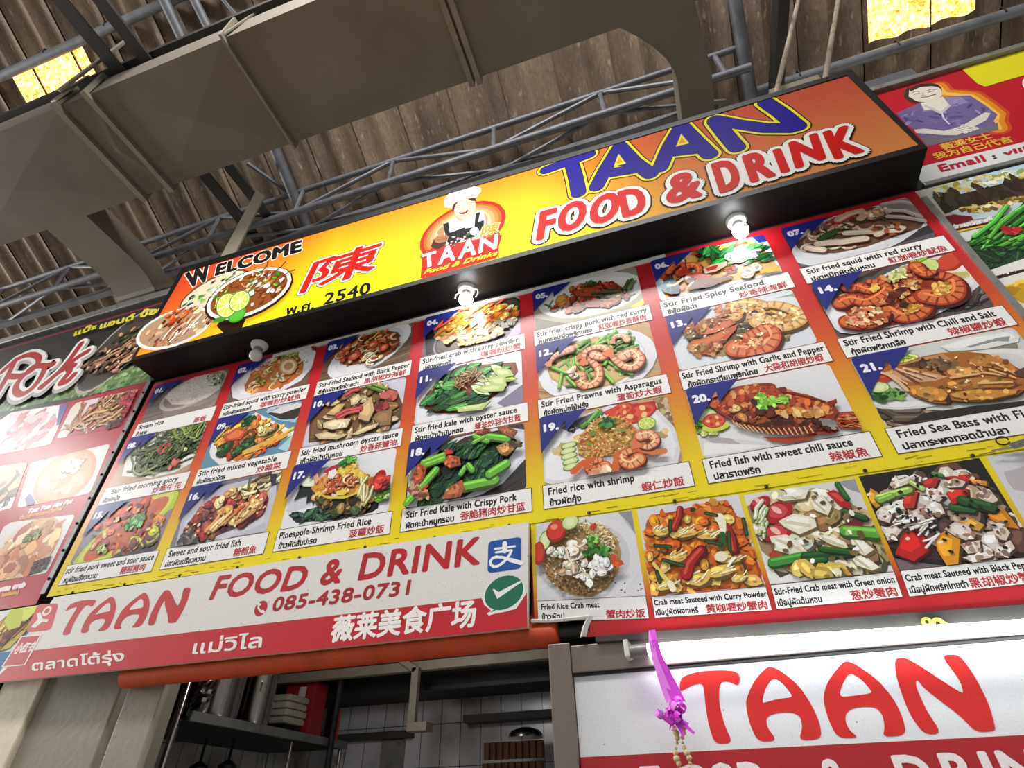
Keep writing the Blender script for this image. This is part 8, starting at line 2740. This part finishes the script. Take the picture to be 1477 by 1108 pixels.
p.P([(2.146,3.896),(2.214,3.913),(2.255,3.923),(2.335,3.917),(2.412,3.875),(2.421,3.781),(2.423,3.697),(2.395,3.665),(2.380,3.602),(2.142,3.617),(2.149,3.737),(2.145,3.799),(2.144,3.847)], '6c5f8c')
p.P([(2.248,3.908),(2.335,3.915),(2.381,3.884),(2.386,3.830),(2.336,3.829),(2.312,3.832),(2.274,3.797),(2.261,3.843),(2.229,3.852)], '8a7fa8')
for k in range(34):
    x, y = p.r.uniform(0, 1), p.r.uniform(0, 1)
p.scat([(2.156,3.889),(2.242,3.893),(2.399,3.858),(2.410,3.718),(2.303,3.696),(2.173,3.734),(2.149,3.796)], 46, 'bit', (0.012, 0.03), ['5d5180', '7d72a0', '544a76', '9088b0', '6a5f8e'], 0.3)
p.P([(2.151,3.747),(2.184,3.736),(2.231,3.686),(2.288,3.683),(2.349,3.712),(2.397,3.732),(2.410,3.718),(2.378,3.682),(2.313,3.656),(2.256,3.636),(2.219,3.659),(2.177,3.697),(2.147,3.721)], 'cfc8bc')
p.P([(2.153,3.689),(2.215,3.651),(2.271,3.627),(2.398,3.646),(2.380,3.602),(2.142,3.617)], '6f6a70')
for s in ([(2.265,3.675),(2.286,3.639)], [(2.276,3.679),(2.301,3.641)], [(2.291,3.681),(2.316,3.643)], [(2.299,3.687),(2.327,3.645)]):
    p.S(s, 0.014, 'dad3c8')
    p.S(s, 0.003, '8f887e')
p.P([(2.249,3.927),(2.301,3.909),(2.332,3.920),(2.325,3.849),(2.276,3.808),(2.273,3.847),(2.237,3.859)], 'd8d0c2')
p.S([(2.254,3.885),(2.269,3.837),(2.276,3.808),(2.321,3.841)], 0.012, 'b8b4ba')
p.S([(2.280,3.811),(2.267,3.766),(2.266,3.720)], 0.006, 'c9c4d0')
p.E((2.289,3.983), (2.345,3.956), (2.331,4.048), '3c3430')
p.P([(2.219,4.001),(2.238,4.041),(2.262,4.065),(2.266,4.034),(2.231,3.966),(2.217,3.978)], '3c3430')
p.E((2.292,3.977), (2.343,3.964), (2.275,3.909), 'd6ccbe')
p.P([(2.233,3.990),(2.257,4.041),(2.300,4.053),(2.341,4.036),(2.352,3.977),(2.335,3.930),(2.311,3.909),(2.273,3.916),(2.243,3.944)], 'd9d0c2')
p.P([(2.255,4.049),(2.304,4.061),(2.344,4.042),(2.357,3.987),(2.334,4.018),(2.298,4.035),(2.255,4.022)], '3c3430')
for s, w, col in (([(2.256,4.012),(2.273,4.013),(2.281,4.001)], 0.004, '5a5048'), ([(2.307,3.993),(2.323,3.995),(2.334,3.984)], 0.004, '5a5048'), ([(2.256,3.994),(2.274,3.991)], 0.005, '4a423c'), ([(2.306,3.980),(2.326,3.977)], 0.005, '4a423c'),
                  ([(2.287,3.985),(2.278,3.969),(2.288,3.962)], 0.004, 'a89c8c'), ([(2.267,3.956),(2.287,3.949),(2.319,3.949)], 0.007, '7a5a52'), ([(2.266,3.949),(2.287,3.936),(2.312,3.940)], 0.003, 'f0eae0')):
    p.S(s, w, col)
a_text(a, '薇莱女士', (2.177,3.566), (2.342,3.562), 0.042, 'e0b040', 0.002, 0.0, box=True)
a_text(a, '我为自己代言', (2.132,3.522), (2.384,3.507), 0.042, 'e0b040', 0.002, 0.0, box=True)
txt(a, 'Email', (2.115,3.445), (2.258,3.441), (2.120,3.487), 'b0243a', 0.0045)
txt(a, ':', (2.285,3.441), (2.292,3.441), (2.289,3.468), '4a2a2c', 0.004)
txt(a, 'vlilai', (2.319,3.443), (2.433,3.437), (2.325,3.469), 'b0243a', 0.0045)
p.P(rounded([(2.478,4.081),(2.713,4.083),(2.964,4.045),(2.845,3.840),(2.621,3.906),(2.480,3.902),(2.470,3.943)], 0.1), 'd9cf22')
p.E((2.598,3.846), (2.611,3.843), (2.581,3.808), 'e6e2e0')
a.build('sign_print', M['print'], es)
MB().box((2.035, RY + 0.0003, 3.405), (4.2, 0.044, 4.085)).build('backing_sheet', M['white_plastic'], es)
b = MB()
b.bar((2.03, 0.0, 4.10), (4.2, 0.0, 4.10), 0.03, 0.03)
b.bar((2.03, 0.012, 3.392), (4.2, 0.012, 3.392), 0.03, 0.02)
b.build('frame', M['alu'], es, bevel=0.003)
o = MB().box((2.13, 0.01, 4.12), (2.34, 0.05, 4.215)).build('angle_bracket', M['steel_pipe'], bevel=0.003)
tag(o, 'grey steel angle bracket above the left corner of the red email sign', 'bracket')

rm = empty('greens_menu', (2.5, RY, 2.3), label='menu of fried fish and stir-fried greens at the right edge under the email sign', cat='menu')
a = Art(RY, [(1.992, 2.3), (3.4, 2.3), (3.4, 3.372), (1.992, 3.372)])
a.rect(1.992, 2.30, 3.4, 3.372, 'c9c4b8')
p = Paint(a, 61)
p.P([(2.016,3.325),(2.107,3.393),(2.204,3.384),(2.357,3.374),(2.315,3.293),(2.212,3.297),(2.088,3.294)], 'b9d0dc')
p.scat([(2.017,3.329),(2.091,3.380),(2.204,3.363),(2.340,3.341),(2.319,3.301),(2.215,3.305),(2.091,3.303)], 80, 'bit', (0.008, 0.018), ['d9c46a', 'b8a03c', 'efe6b8', '8a9a5a', 'e8e8e0'])
p.P([(2.028,3.319),(2.093,3.296),(2.212,3.297),(2.317,3.297),(2.272,3.212),(2.195,3.207),(2.123,3.213),(2.068,3.221),(2.021,3.214)], '3b3027')
p.scat([(2.036,3.315),(2.208,3.289),(2.311,3.285),(2.276,3.219),(2.126,3.221),(2.032,3.228)], 60, 'bit', (0.02, 0.05), ['3f3329', '352b23', '453a30', '392f26'], 0.3, 1.5)
p.P([(2.064,3.222),(2.123,3.213),(2.197,3.211),(2.270,3.208),(2.235,3.141),(2.161,3.139),(2.084,3.152),(2.039,3.210),(2.048,3.220)], 'c9d6dc')
p.scat([(2.072,3.228),(2.130,3.210),(2.198,3.213),(2.271,3.209),(2.258,3.184),(2.184,3.184),(2.116,3.179),(2.079,3.201)], 70, 'bit', (0.008, 0.018), ['c99a3c', 'e0bf6a', '8a6a2a', 'f0e2b0', '6a5a2a'])
p.P([(2.010,3.200),(2.040,3.201),(2.083,3.171),(2.080,3.154),(2.017,3.142),(2.007,3.156)], '7a1d24')
p.P([(2.007,3.146),(2.232,3.133),(2.216,3.103),(2.003,3.112)], '55141a')
p.P([(2.006,3.118),(2.220,3.110),(2.216,3.103),(2.007,3.109)], 'd9b83a')
txt(a, 'ปลาทอดกระเทียม', (2.001,3.131), (2.140,3.124), (2.012,3.149), 'ece6de', 0.004)
txt(a, 'Fried Fish', (2.157,3.123), (2.286,3.117), (2.165,3.136), 'e0b040', 0.004)
p.P([(2.010,3.105),(2.213,3.097),(2.107,2.895),(2.002,2.898)], 'd9dcd8')
R_ = [(2.000,3.035),(2.050,3.082),(2.106,3.102),(2.176,3.096),(2.207,3.087),(2.114,2.908),(2.047,2.911),(2.003,2.928),(2.004,2.984)]
p.P(R_, '2c4a24')
p.scat(R_, 90, 'stick', (0.10, 0.20), ['3f8a30', '57a83e', '2d6a26', '1f4a1e', '6cb84a'], 0.085, 0.35)
p.scat([(2.010,2.998),(2.047,2.991),(2.121,2.937),(2.104,2.904),(2.014,2.924)], 24, 'leaf', (0.06, 0.11), ['16301a', '1f4222', '274e28'], 0.5)
p.scat([(2.104,3.051),(2.136,3.071),(2.158,3.061),(2.148,3.040)], 10, 'bit', (0.012, 0.02), ['b8282a', 'd0444a'])
p.P([(2.003,2.901),(2.121,2.921),(2.101,2.882),(2.002,2.871)], 'e6e4da')
p.P([(2.002,2.871),(2.104,2.889),(2.094,2.869),(2.002,2.859)], '3c1416')
txt(a, 'ผักบุ้งไฟแดง', (2.003,2.873), (2.116,2.878), (2.011,2.887), 'ece6de', 0.004)
p.P([(2.001,2.857),(2.092,2.865),(1.978,2.647),(1.998,2.747)], 'e8e4d8')
p.scat([(2.009,2.813),(2.033,2.815),(2.064,2.811),(2.037,2.761),(2.019,2.788)], 18, 'bit', (0.02, 0.04), ['d9a81c', 'e8c23a', 'c8961a'])
a.build('board_print', M['print'], rm)
MB().box((1.992, RY + 0.0003, 2.30), (3.4, 0.044, 3.372)).build('backing_sheet', M['dark_board'], rm)
o = MB().bar((1.988, -0.008, 2.40), (1.992, -0.008, 3.31), 0.012, 0.018, up=(1, 0, 0))
ra = empty('edge_angle', (1.99, 0, 2.4), label='narrow steel edge angle along the right border of the menu board', cat='trim')
o.build('angle_strip', M['alu'], ra)



# ------------------------------------------------------------------ photographs of the crab menu
def crab_photo(pts, fn, seed, label):
    q = quad_clip(pts)
    a = Art(CY - 0.0006, q)
    a.conv(q, 'd8d6d8')
    fn(Paint(a, seed))
    return a.build('dish_photo', M['print'], cb, label=label)


def c1(p):
    p.P([(.469,2.284),(.773,2.275),(.766,2.201),(.727,2.274),(.672,2.283)], 'b8b6ba')
    p.P([(.727,2.276),(.767,2.274),(.766,2.201),(.752,2.240)], '8f8d92')
    p.E((.606,2.153), (.777,2.149), (.603,2.024), 'dedcdf')
    p.E((.604,2.153), (.743,2.149), (.603,2.042), 'cfcdd2')
    R_ = [(.486,2.143),(.513,2.202),(.558,2.248),(.617,2.261),(.673,2.247),(.712,2.199),(.720,2.152),(.702,2.096),(.669,2.058),(.624,2.038),(.572,2.046),(.525,2.075),(.497,2.107)]
    p.P(R_, 'b89a68')
    p.scat(R_, 420, 'grain', (0.006, 0.011), ['d9c08a', 'b8905a', 'ecdcae', '9a7444', 'c8a870', 'f2e8c8', '85623a'])
    p.scat([(.488,2.123),(.537,2.097),(.632,2.067),(.702,2.096),(.669,2.058),(.619,2.038),(.567,2.047),(.515,2.081)], 160, 'grain', (0.006, 0.011), ['7a5a3a', '94703f', '5f452c', 'a88456', '6d4a2c'])
    p.scat([(.601,2.253),(.673,2.247),(.714,2.183),(.699,2.145),(.645,2.183)], 120, 'grain', (0.006, 0.011), ['e6d8a8', 'f4ecd0', 'd6c48a', 'c8b070'])
    p.cucumber((.501,2.214), (.520,2.222), (.502,2.185))
    p.E((.480,2.177), (.499,2.183), (.481,2.142), 'a8281f')
    p.E((.480,2.180), (.494,2.183), (.481,2.152), 'c8402c')
    p.E((.537,2.238), (.568,2.240), (.535,2.203), 'a3241c')
    p.E((.536,2.242), (.562,2.244), (.535,2.212), 'cc3f2c')
    p.E((.532,2.252), (.543,2.253), (.533,2.243), 'e88a70')
    p.cucumber((.582,2.260), (.609,2.261), (.579,2.235))
    p.scat([(.531,2.158),(.596,2.205),(.625,2.186),(.612,2.108),(.566,2.094),(.534,2.127)], 26, 'chunk', (0.010, 0.022), ['d9cfb8', 'c2b090', 'ece6d8', 'a89070', 'b89a74'])
    p.scat([(.507,2.187),(.543,2.187),(.567,2.158),(.531,2.158)], 10, 'chunk', (0.008, 0.014), ['f2eee8', 'e0d4c4'])
    p.scat([(.620,2.136),(.649,2.137),(.687,2.122),(.679,2.099),(.634,2.090),(.617,2.112)], 18, 'chunk', (0.010, 0.018), ['f4f2ee', 'e6e2da', 'fbfaf6'])
    p.scat([(.596,2.095),(.620,2.092),(.622,2.068),(.603,2.070)], 7, 'chunk', (0.008, 0.014), ['efebe2', 'ddd4c4'])
    for s in ([(.566,2.153),(.579,2.131),(.580,2.107)], [(.575,2.142),(.596,2.144),(.606,2.153)], [(.585,2.191),(.604,2.178),(.620,2.186)]):
        p.S(s, 0.005, 'efe6d4')
    p.herb((.643,2.193), 0.020, ('4f9a34', '78b84c', '347a24', '93c85f'), 24)
    p.herb((.635,2.161), 0.020, ('2f6a24', '47852f', '1f4a18'), 24)
    p.herb((.669,2.157), 0.020, ('3f7a2c', '5f9a3c', '28561c'), 24)
    p.scat([(.698,2.135),(.717,2.133),(.714,2.114),(.700,2.116)], 5, 'bit', (0.010, 0.016), ['d0582c', 'c2442a'])
    p.scat([(.647,2.246),(.662,2.243),(.660,2.228),(.647,2.230)], 4, 'bit', (0.007, 0.012), ['c8402c'])
    p.scat([(.680,2.071),(.770,2.051),(.766,2.028),(.676,2.039)], 8, 'bit', (0.002, 0.004), ['4a4444'])


crab_photo([(.472,2.278), (.767,2.276), (.767,2.025), (.464,2.045)], c1, 71, 'printed photo of crab fried rice')


def c2(p):
    p.P([(.783,2.276),(1.071,2.273),(1.069,2.015),(.783,2.022)], 'd8d6da')
    R_ = [(.806,2.237),(.833,2.251),(.901,2.253),(.970,2.263),(1.022,2.263),(1.045,2.245),(1.050,2.214),(1.064,2.181),(1.066,2.123),(1.070,2.050),(1.061,2.016),(.854,2.023),(.784,2.026),(.785,2.086),(.791,2.162)]
    p.P(R_, 'a8431a')
    p.P([(.812,2.231),(.900,2.246),(1.011,2.256),(1.038,2.236),(1.054,2.178),(1.062,2.051),(1.055,2.025),(.856,2.029),(.790,2.035),(.792,2.085),(.798,2.161)], 'cf6a20')
    p.scat(R_, 260, 'bit', (0.008, 0.018), ['d97a28', 'e8962f', 'c25a1c', 'f0b04a', 'b84a18', 'e0862c', 'cf6820'])
    p.scat(R_, 40, 'chunk', (0.012, 0.024), ['e8a63c', 'd98428', 'f0c468', 'c9641c'])
    for c, r in (((.843,2.198), .026), ((.869,2.117), .028), ((.958,2.168), .028), ((.999,2.100), .034), ((.905,2.052), .034), ((.968,2.065), .034), ((.905,2.181), .028), ((.823,2.044), .026), ((1.009,2.040), .02)):
        p.chunk(c, r, 'e3b85a', p.r.uniform(-.5, .5), .5)
        p.scat([(c[0] - r, c[1] - r * .4), (c[0] + r, c[1] - r * .4), (c[0] + r, c[1] + r * .4), (c[0] - r, c[1] + r * .4)], 7, 'stick', (r * .5, r), ['f3dc9a', 'd9a03c', 'f7e8bc'], 0.2, 0.5)
    for s, w in (([(.882,2.069),(.896,2.095),(.918,2.115),(.935,2.127)], .030), ([(1.015,2.179),(1.020,2.149),(1.018,2.116)], .024), ([(.876,2.200),(.897,2.233),(.904,2.256)], .018)):
        p.S([(x + .001, z - .003) for x, z in s], w * 1.1, '5a120c')
        p.S(s, w, 'a3201a', w * .6)
        p.S([(x - .002, z + .001) for x, z in s], w * .25, 'd05038')
    p.S([(1.004,2.211),(1.007,2.195),(1.005,2.176),(.998,2.157)], 0.026, 'eee8cc', 0.012)
    p.S([(1.000,2.162),(.996,2.143),(.988,2.127)], 0.016, '2f5a24')
    p.S([(.803,2.107),(.816,2.082),(.833,2.052),(.843,2.033)], 0.008, 'd9d06a', 0.016)
    p.S([(.837,2.047),(.841,2.033)], 0.016, 'efe8cc')
    for s in ([(.816,2.156),(.857,2.147)], [(.831,2.113),(.881,2.090)], [(.953,2.149),(.990,2.134)], [(.972,2.229),(.997,2.218)], [(.871,2.222),(.865,2.192)], [(1.064,2.196),(1.061,2.153)], [(.808,2.083),(.811,2.055)], [(1.017,2.164),(1.008,2.117)]):
        p.S(s, 0.011, '24381c')
        p.S(s, 0.004, '3f5a2a')
    p.E((.939,2.245), (.947,2.245), (.938,2.238), '2a3a1e')
    p.E((.982,2.102), (.999,2.102), (.980,2.088), 'e8e0c0')


crab_photo([(.783,2.276), (1.072,2.274), (1.069,2.016), (.782,2.021)], c2, 72, 'printed photo of orange curry crab meat')


def c3(p):
    p.P([(1.086,2.273),(1.373,2.269),(1.363,2.016),(1.083,2.019)], 'dcd9d6')
    p.P([(1.329,2.268),(1.373,2.269),(1.371,2.226),(1.348,2.241)], '9a98a0')
    p.P([(1.081,2.235),(1.179,2.260),(1.311,2.242),(1.348,2.191),(1.364,2.114),(1.364,2.049),(1.327,2.020),(1.199,2.027),(1.119,2.062),(1.085,2.107),(1.085,2.178)], 'a08460')
    R_ = [(1.100,2.232),(1.168,2.256),(1.253,2.258),(1.330,2.216),(1.353,2.179),(1.362,2.119),(1.356,2.050),(1.311,2.023),(1.199,2.027),(1.128,2.061),(1.097,2.116),(1.093,2.171)]
    p.scat(R_, 70, 'chunk', (0.020, 0.038), ['d9cfae', 'e8e2cc', 'c2b080', 'efeadb', 'a8905e', 'd0c49c', 'b8b08a'])
    p.scat([(1.156,2.183),(1.254,2.190),(1.331,2.145),(1.339,2.072),(1.249,2.045),(1.176,2.095)], 40, 'chunk', (0.018, 0.034), ['c4ae7c', 'e0d6b8', 'a58a58', 'f0ece0', '8a7044'])
    for c, aa, bb in (((1.158,2.205), (1.197,2.219), (1.161,2.177)), ((1.120,2.238), (1.148,2.241), (1.112,2.219)), ((1.138,2.148), (1.178,2.147), (1.124,2.126))):
        p.E((c[0], c[1] - .004), aa, bb, '5a1014')
        p.E(c, aa, bb, 'a82028')
        s_ = lambda k: ((c[0] + (aa[0] - c[0]) * k, c[1] + (aa[1] - c[1]) * k), (c[0] + (bb[0] - c[0]) * k, c[1] + (bb[1] - c[1]) * k))
        p.E((c[0] - .002, c[1] + .003), *s_(.6), 'c8444a')
        p.E((c[0] - .003, c[1] + .006), *s_(.2), 'efb8b0')
    p.P([(1.291,2.240),(1.312,2.245),(1.337,2.209),(1.331,2.183),(1.309,2.197)], 'b0222a')
    p.P([(1.297,2.238),(1.313,2.235),(1.328,2.211),(1.317,2.207)], 'd04a44')
    p.P([(1.284,2.142),(1.326,2.156),(1.356,2.152),(1.342,2.138),(1.296,2.124)], '7a2428')
    p.P([(1.100,2.095),(1.117,2.103),(1.150,2.073),(1.147,2.048),(1.108,2.058)], 'b83a30')
    for q in ([(1.116,2.140),(1.157,2.140),(1.182,2.115),(1.192,2.088),(1.154,2.085),(1.117,2.103)], [(1.164,2.245),(1.207,2.255),(1.252,2.256),(1.235,2.232),(1.181,2.233)], [(1.244,2.231),(1.280,2.236),(1.291,2.200),(1.273,2.176),(1.247,2.196)], [(1.150,2.179),(1.193,2.194),(1.240,2.176),(1.236,2.149),(1.189,2.135),(1.159,2.161)], [(1.227,2.124),(1.256,2.127),(1.287,2.100),(1.289,2.079),(1.251,2.100)], [(1.285,2.065),(1.317,2.060),(1.339,2.028),(1.319,2.022),(1.291,2.039)], [(1.228,2.072),(1.259,2.071),(1.281,2.036),(1.254,2.032),(1.232,2.047)], [(1.303,2.113),(1.325,2.104),(1.343,2.072),(1.317,2.060),(1.297,2.078)]):
        c = (sum(x for x, _ in q) / len(q), sum(z for _, z in q) / len(q))
        p.P([(c[0] + (x - c[0]) * 1.06 + .002, c[1] + (z - c[1]) * 1.06 - .006) for x, z in q], '6a5636')
        p.P(q, 'e6e0cc')
        p.P([(c[0] + (x - c[0]) * .7 - .002, c[1] + (z - c[1]) * .65 + .003) for x, z in q], 'f4f1e6')
        for k in (-.3, 0, .3):
            p.S([(c[0] + (q[0][0] - c[0]) * .7, c[1] + (q[0][1] - c[1]) * .7 + k * .012), (c[0] + (q[3 % len(q)][0] - c[0]) * .7, c[1] + (q[3 % len(q)][1] - c[1]) * .7 + k * .012)], 0.0022, 'c8bc98')
    for q0, q1, w, col in (((1.103,2.072), (1.184,2.078), .026, '3f8a34'), ((1.183,2.076), (1.287,2.074), .024, '1f4a22'), ((1.229,2.090), (1.287,2.074), .016, '24501f'), ((1.298,2.129), (1.364,2.114), .032, '5fa03a'), ((1.326,2.260), (1.333,2.218), .016, '2a5c28'), ((1.316,2.180), (1.354,2.157), .018, '2f5224'), ((1.162,2.066), (1.225,2.063), .014, '2c5a28')):
        p.stem(q0, q1, w, col)
    p.E((1.306,2.127), (1.317,2.131), (1.302,2.117), '9cc860')
    p.scat([(1.132,2.060),(1.173,2.045),(1.260,2.024),(1.248,2.016),(1.190,2.028)], 12, 'chunk', (0.018, 0.03), ['c9a84c', 'b89038', 'd9c070', 'd6cfa8'])
    p.scat([(1.080,2.195),(1.117,2.201),(1.105,2.126),(1.089,2.155)], 12, 'stick', (0.03, 0.06), ['d8dcb8', 'b0bc84', 'e8e6cc'], 0.2, 1.0)
    p.scat(R_, 26, 'bit', (0.006, 0.012), ['5a4428', '7a6038', 'f7f4ea'])


crab_photo([(1.085,2.271), (1.373,2.270), (1.365,2.016), (1.082,2.018)], c3, 73, 'printed photo of crab meat with green onion')


def c4(p):
    p.P([(1.380,2.276),(1.677,2.277),(1.682,2.011),(1.375,2.014)], '231c1b')
    p.P([(1.380,2.047),(1.416,2.033),(1.474,2.016),(1.380,2.015)], '6d6266')
    p.P([(1.370,2.129),(1.448,2.212),(1.556,2.255),(1.634,2.234),(1.655,2.155),(1.665,2.064),(1.646,2.029),(1.531,2.017),(1.420,2.042),(1.377,2.082)], '3a2a24')
    R_ = [(1.390,2.136),(1.435,2.215),(1.510,2.252),(1.607,2.251),(1.646,2.205),(1.650,2.146),(1.653,2.057),(1.573,2.021),(1.490,2.032),(1.484,2.091),(1.436,2.098),(1.396,2.084)]
    p.scat(R_, 90, 'chunk', (0.018, 0.036), ['d0bcae', 'b89c8a', 'e3d6cc', '8a6a58', 'c4a894', 'efe6de', '5f463a'])
    for q, w in (([(1.384,2.056),(1.428,2.110),(1.452,2.116),(1.464,2.084),(1.459,2.055),(1.416,2.033)], 'b8201c'), ([(1.556,2.191),(1.582,2.205),(1.607,2.195),(1.595,2.165),(1.557,2.161)], 'bc2c26'), ([(1.452,2.179),(1.484,2.212),(1.499,2.206),(1.473,2.165),(1.451,2.166)], 'b8342a'), ([(1.518,2.225),(1.549,2.239),(1.559,2.232),(1.542,2.212),(1.520,2.214)], 'b02c28'), ([(1.483,2.081),(1.511,2.097),(1.536,2.078),(1.503,2.016),(1.478,2.015),(1.475,2.053)], 'd9901c'), ([(1.611,2.116),(1.630,2.139),(1.655,2.132),(1.661,2.079),(1.637,2.088)], 'c8801c'), ([(1.382,2.202),(1.398,2.235),(1.410,2.219),(1.400,2.182),(1.389,2.179)], 'c8902c'), ([(1.553,2.116),(1.580,2.119),(1.598,2.099),(1.580,2.086),(1.558,2.100)], 'cf9a3c'), ([(1.565,2.236),(1.625,2.233),(1.636,2.212),(1.614,2.210)], 'a8282a'), ([(1.619,2.220),(1.656,2.208),(1.650,2.196),(1.625,2.206)], 'c98a34')):
        c = (sum(x for x, _ in q) / len(q), sum(z for _, z in q) / len(q))
        p.P([(c[0] + (x - c[0]) * 1.06 + .002, c[1] + (z - c[1]) * 1.06 - .004) for x, z in q], sh(w, .4))
        p.P(q, w)
        p.P([(c[0] + (x - c[0]) * .62 - .004, c[1] + (z - c[1]) * .6 + .005) for x, z in q], sh(w, 1.25))
        p.a.blob((c[0] - .008, c[1] + .014), .007, .004, 'f6e0cc', .4, .3, 7, p.r)
    for q in ([(1.513,2.102),(1.540,2.115),(1.564,2.104),(1.566,2.074),(1.543,2.068),(1.523,2.085)], [(1.511,2.207),(1.536,2.211),(1.551,2.184),(1.532,2.171),(1.516,2.184)], [(1.491,2.156),(1.514,2.179),(1.534,2.165),(1.531,2.140),(1.502,2.134)], [(1.450,2.153),(1.480,2.161),(1.484,2.131),(1.468,2.114),(1.452,2.126)], [(1.618,2.183),(1.650,2.188),(1.655,2.155),(1.635,2.148),(1.619,2.167)], [(1.609,2.087),(1.634,2.098),(1.638,2.073),(1.621,2.056),(1.605,2.063)], [(1.564,2.222),(1.593,2.228),(1.612,2.214),(1.598,2.202),(1.569,2.205)], [(1.527,2.060),(1.570,2.064),(1.560,2.037),(1.532,2.036)], [(1.444,2.236),(1.468,2.260),(1.470,2.242),(1.514,2.251),(1.503,2.236),(1.452,2.223)], [(1.382,2.116),(1.415,2.132),(1.426,2.115),(1.399,2.093),(1.381,2.091)], [(1.517,2.029),(1.562,2.032),(1.585,2.038),(1.573,2.021),(1.531,2.017)], [(1.591,2.042),(1.629,2.055),(1.629,2.036),(1.604,2.021),(1.582,2.024)], [(1.385,2.168),(1.403,2.179),(1.423,2.162),(1.403,2.134),(1.382,2.148)]):
        c = (sum(x for x, _ in q) / len(q), sum(z for _, z in q) / len(q))
        p.P([(c[0] + (x - c[0]) * 1.08 + .002, c[1] + (z - c[1]) * 1.08 - .005) for x, z in q], '4a342a')
        p.P(q, 'd6c6ba')
        p.P([(c[0] + (x - c[0]) * .65 - .002, c[1] + (z - c[1]) * .6 + .003) for x, z in q], 'ece2da')
        p.scat(q, 6, 'bit', (0.005, 0.010), ['a08474', 'f6f0ea', '8a6a58'])
    for q0, q1, w, col in (((1.405,2.206), (1.481,2.215), .020, '9ab85a'), ((1.406,2.198), (1.437,2.206), .018, '7fa84a'), ((1.553,2.152), (1.590,2.140), .018, '2f5a2c'), ((1.582,2.168), (1.631,2.141), .028, '2c4f2a'), ((1.436,2.166), (1.444,2.127), .012, '2a4a24'), ((1.494,2.235), (1.511,2.212), .014, 'a8c070'), ((1.554,2.249), (1.568,2.241), .012, '4f7a3a')):
        p.stem(q0, q1, w, col)
    p.scat([(1.399,2.135),(1.464,2.145),(1.488,2.100),(1.452,2.057),(1.438,2.103)], 16, 'stick', (0.03, 0.05), ['d8ccc0', 'b09a8a', 'efe8e0'], 0.12, 0.3)
    p.scat(R_, 60, 'bit', (0.003, 0.007), ['1c1412', '2c201c'])


crab_photo([(1.385,2.274), (1.672,2.275), (1.669,2.014), (1.378,2.015)], c4, 74, 'printed photo of crab meat with black pepper')


def c5(p):
    p.P([(1.688,2.275),(1.743,2.281),(1.867,2.278),(1.748,1.997),(1.683,2.100)], 'cfcdd2')
    p.P([(1.703,2.227),(1.753,2.234),(1.724,2.164),(1.700,2.179),(1.698,2.200)], 'b8aeb0')


crab_photo([(1.689,2.276), (1.985,2.275), (1.927,2.030), (1.678,2.025)], c5, 75, 'printed photo cut by the right edge')
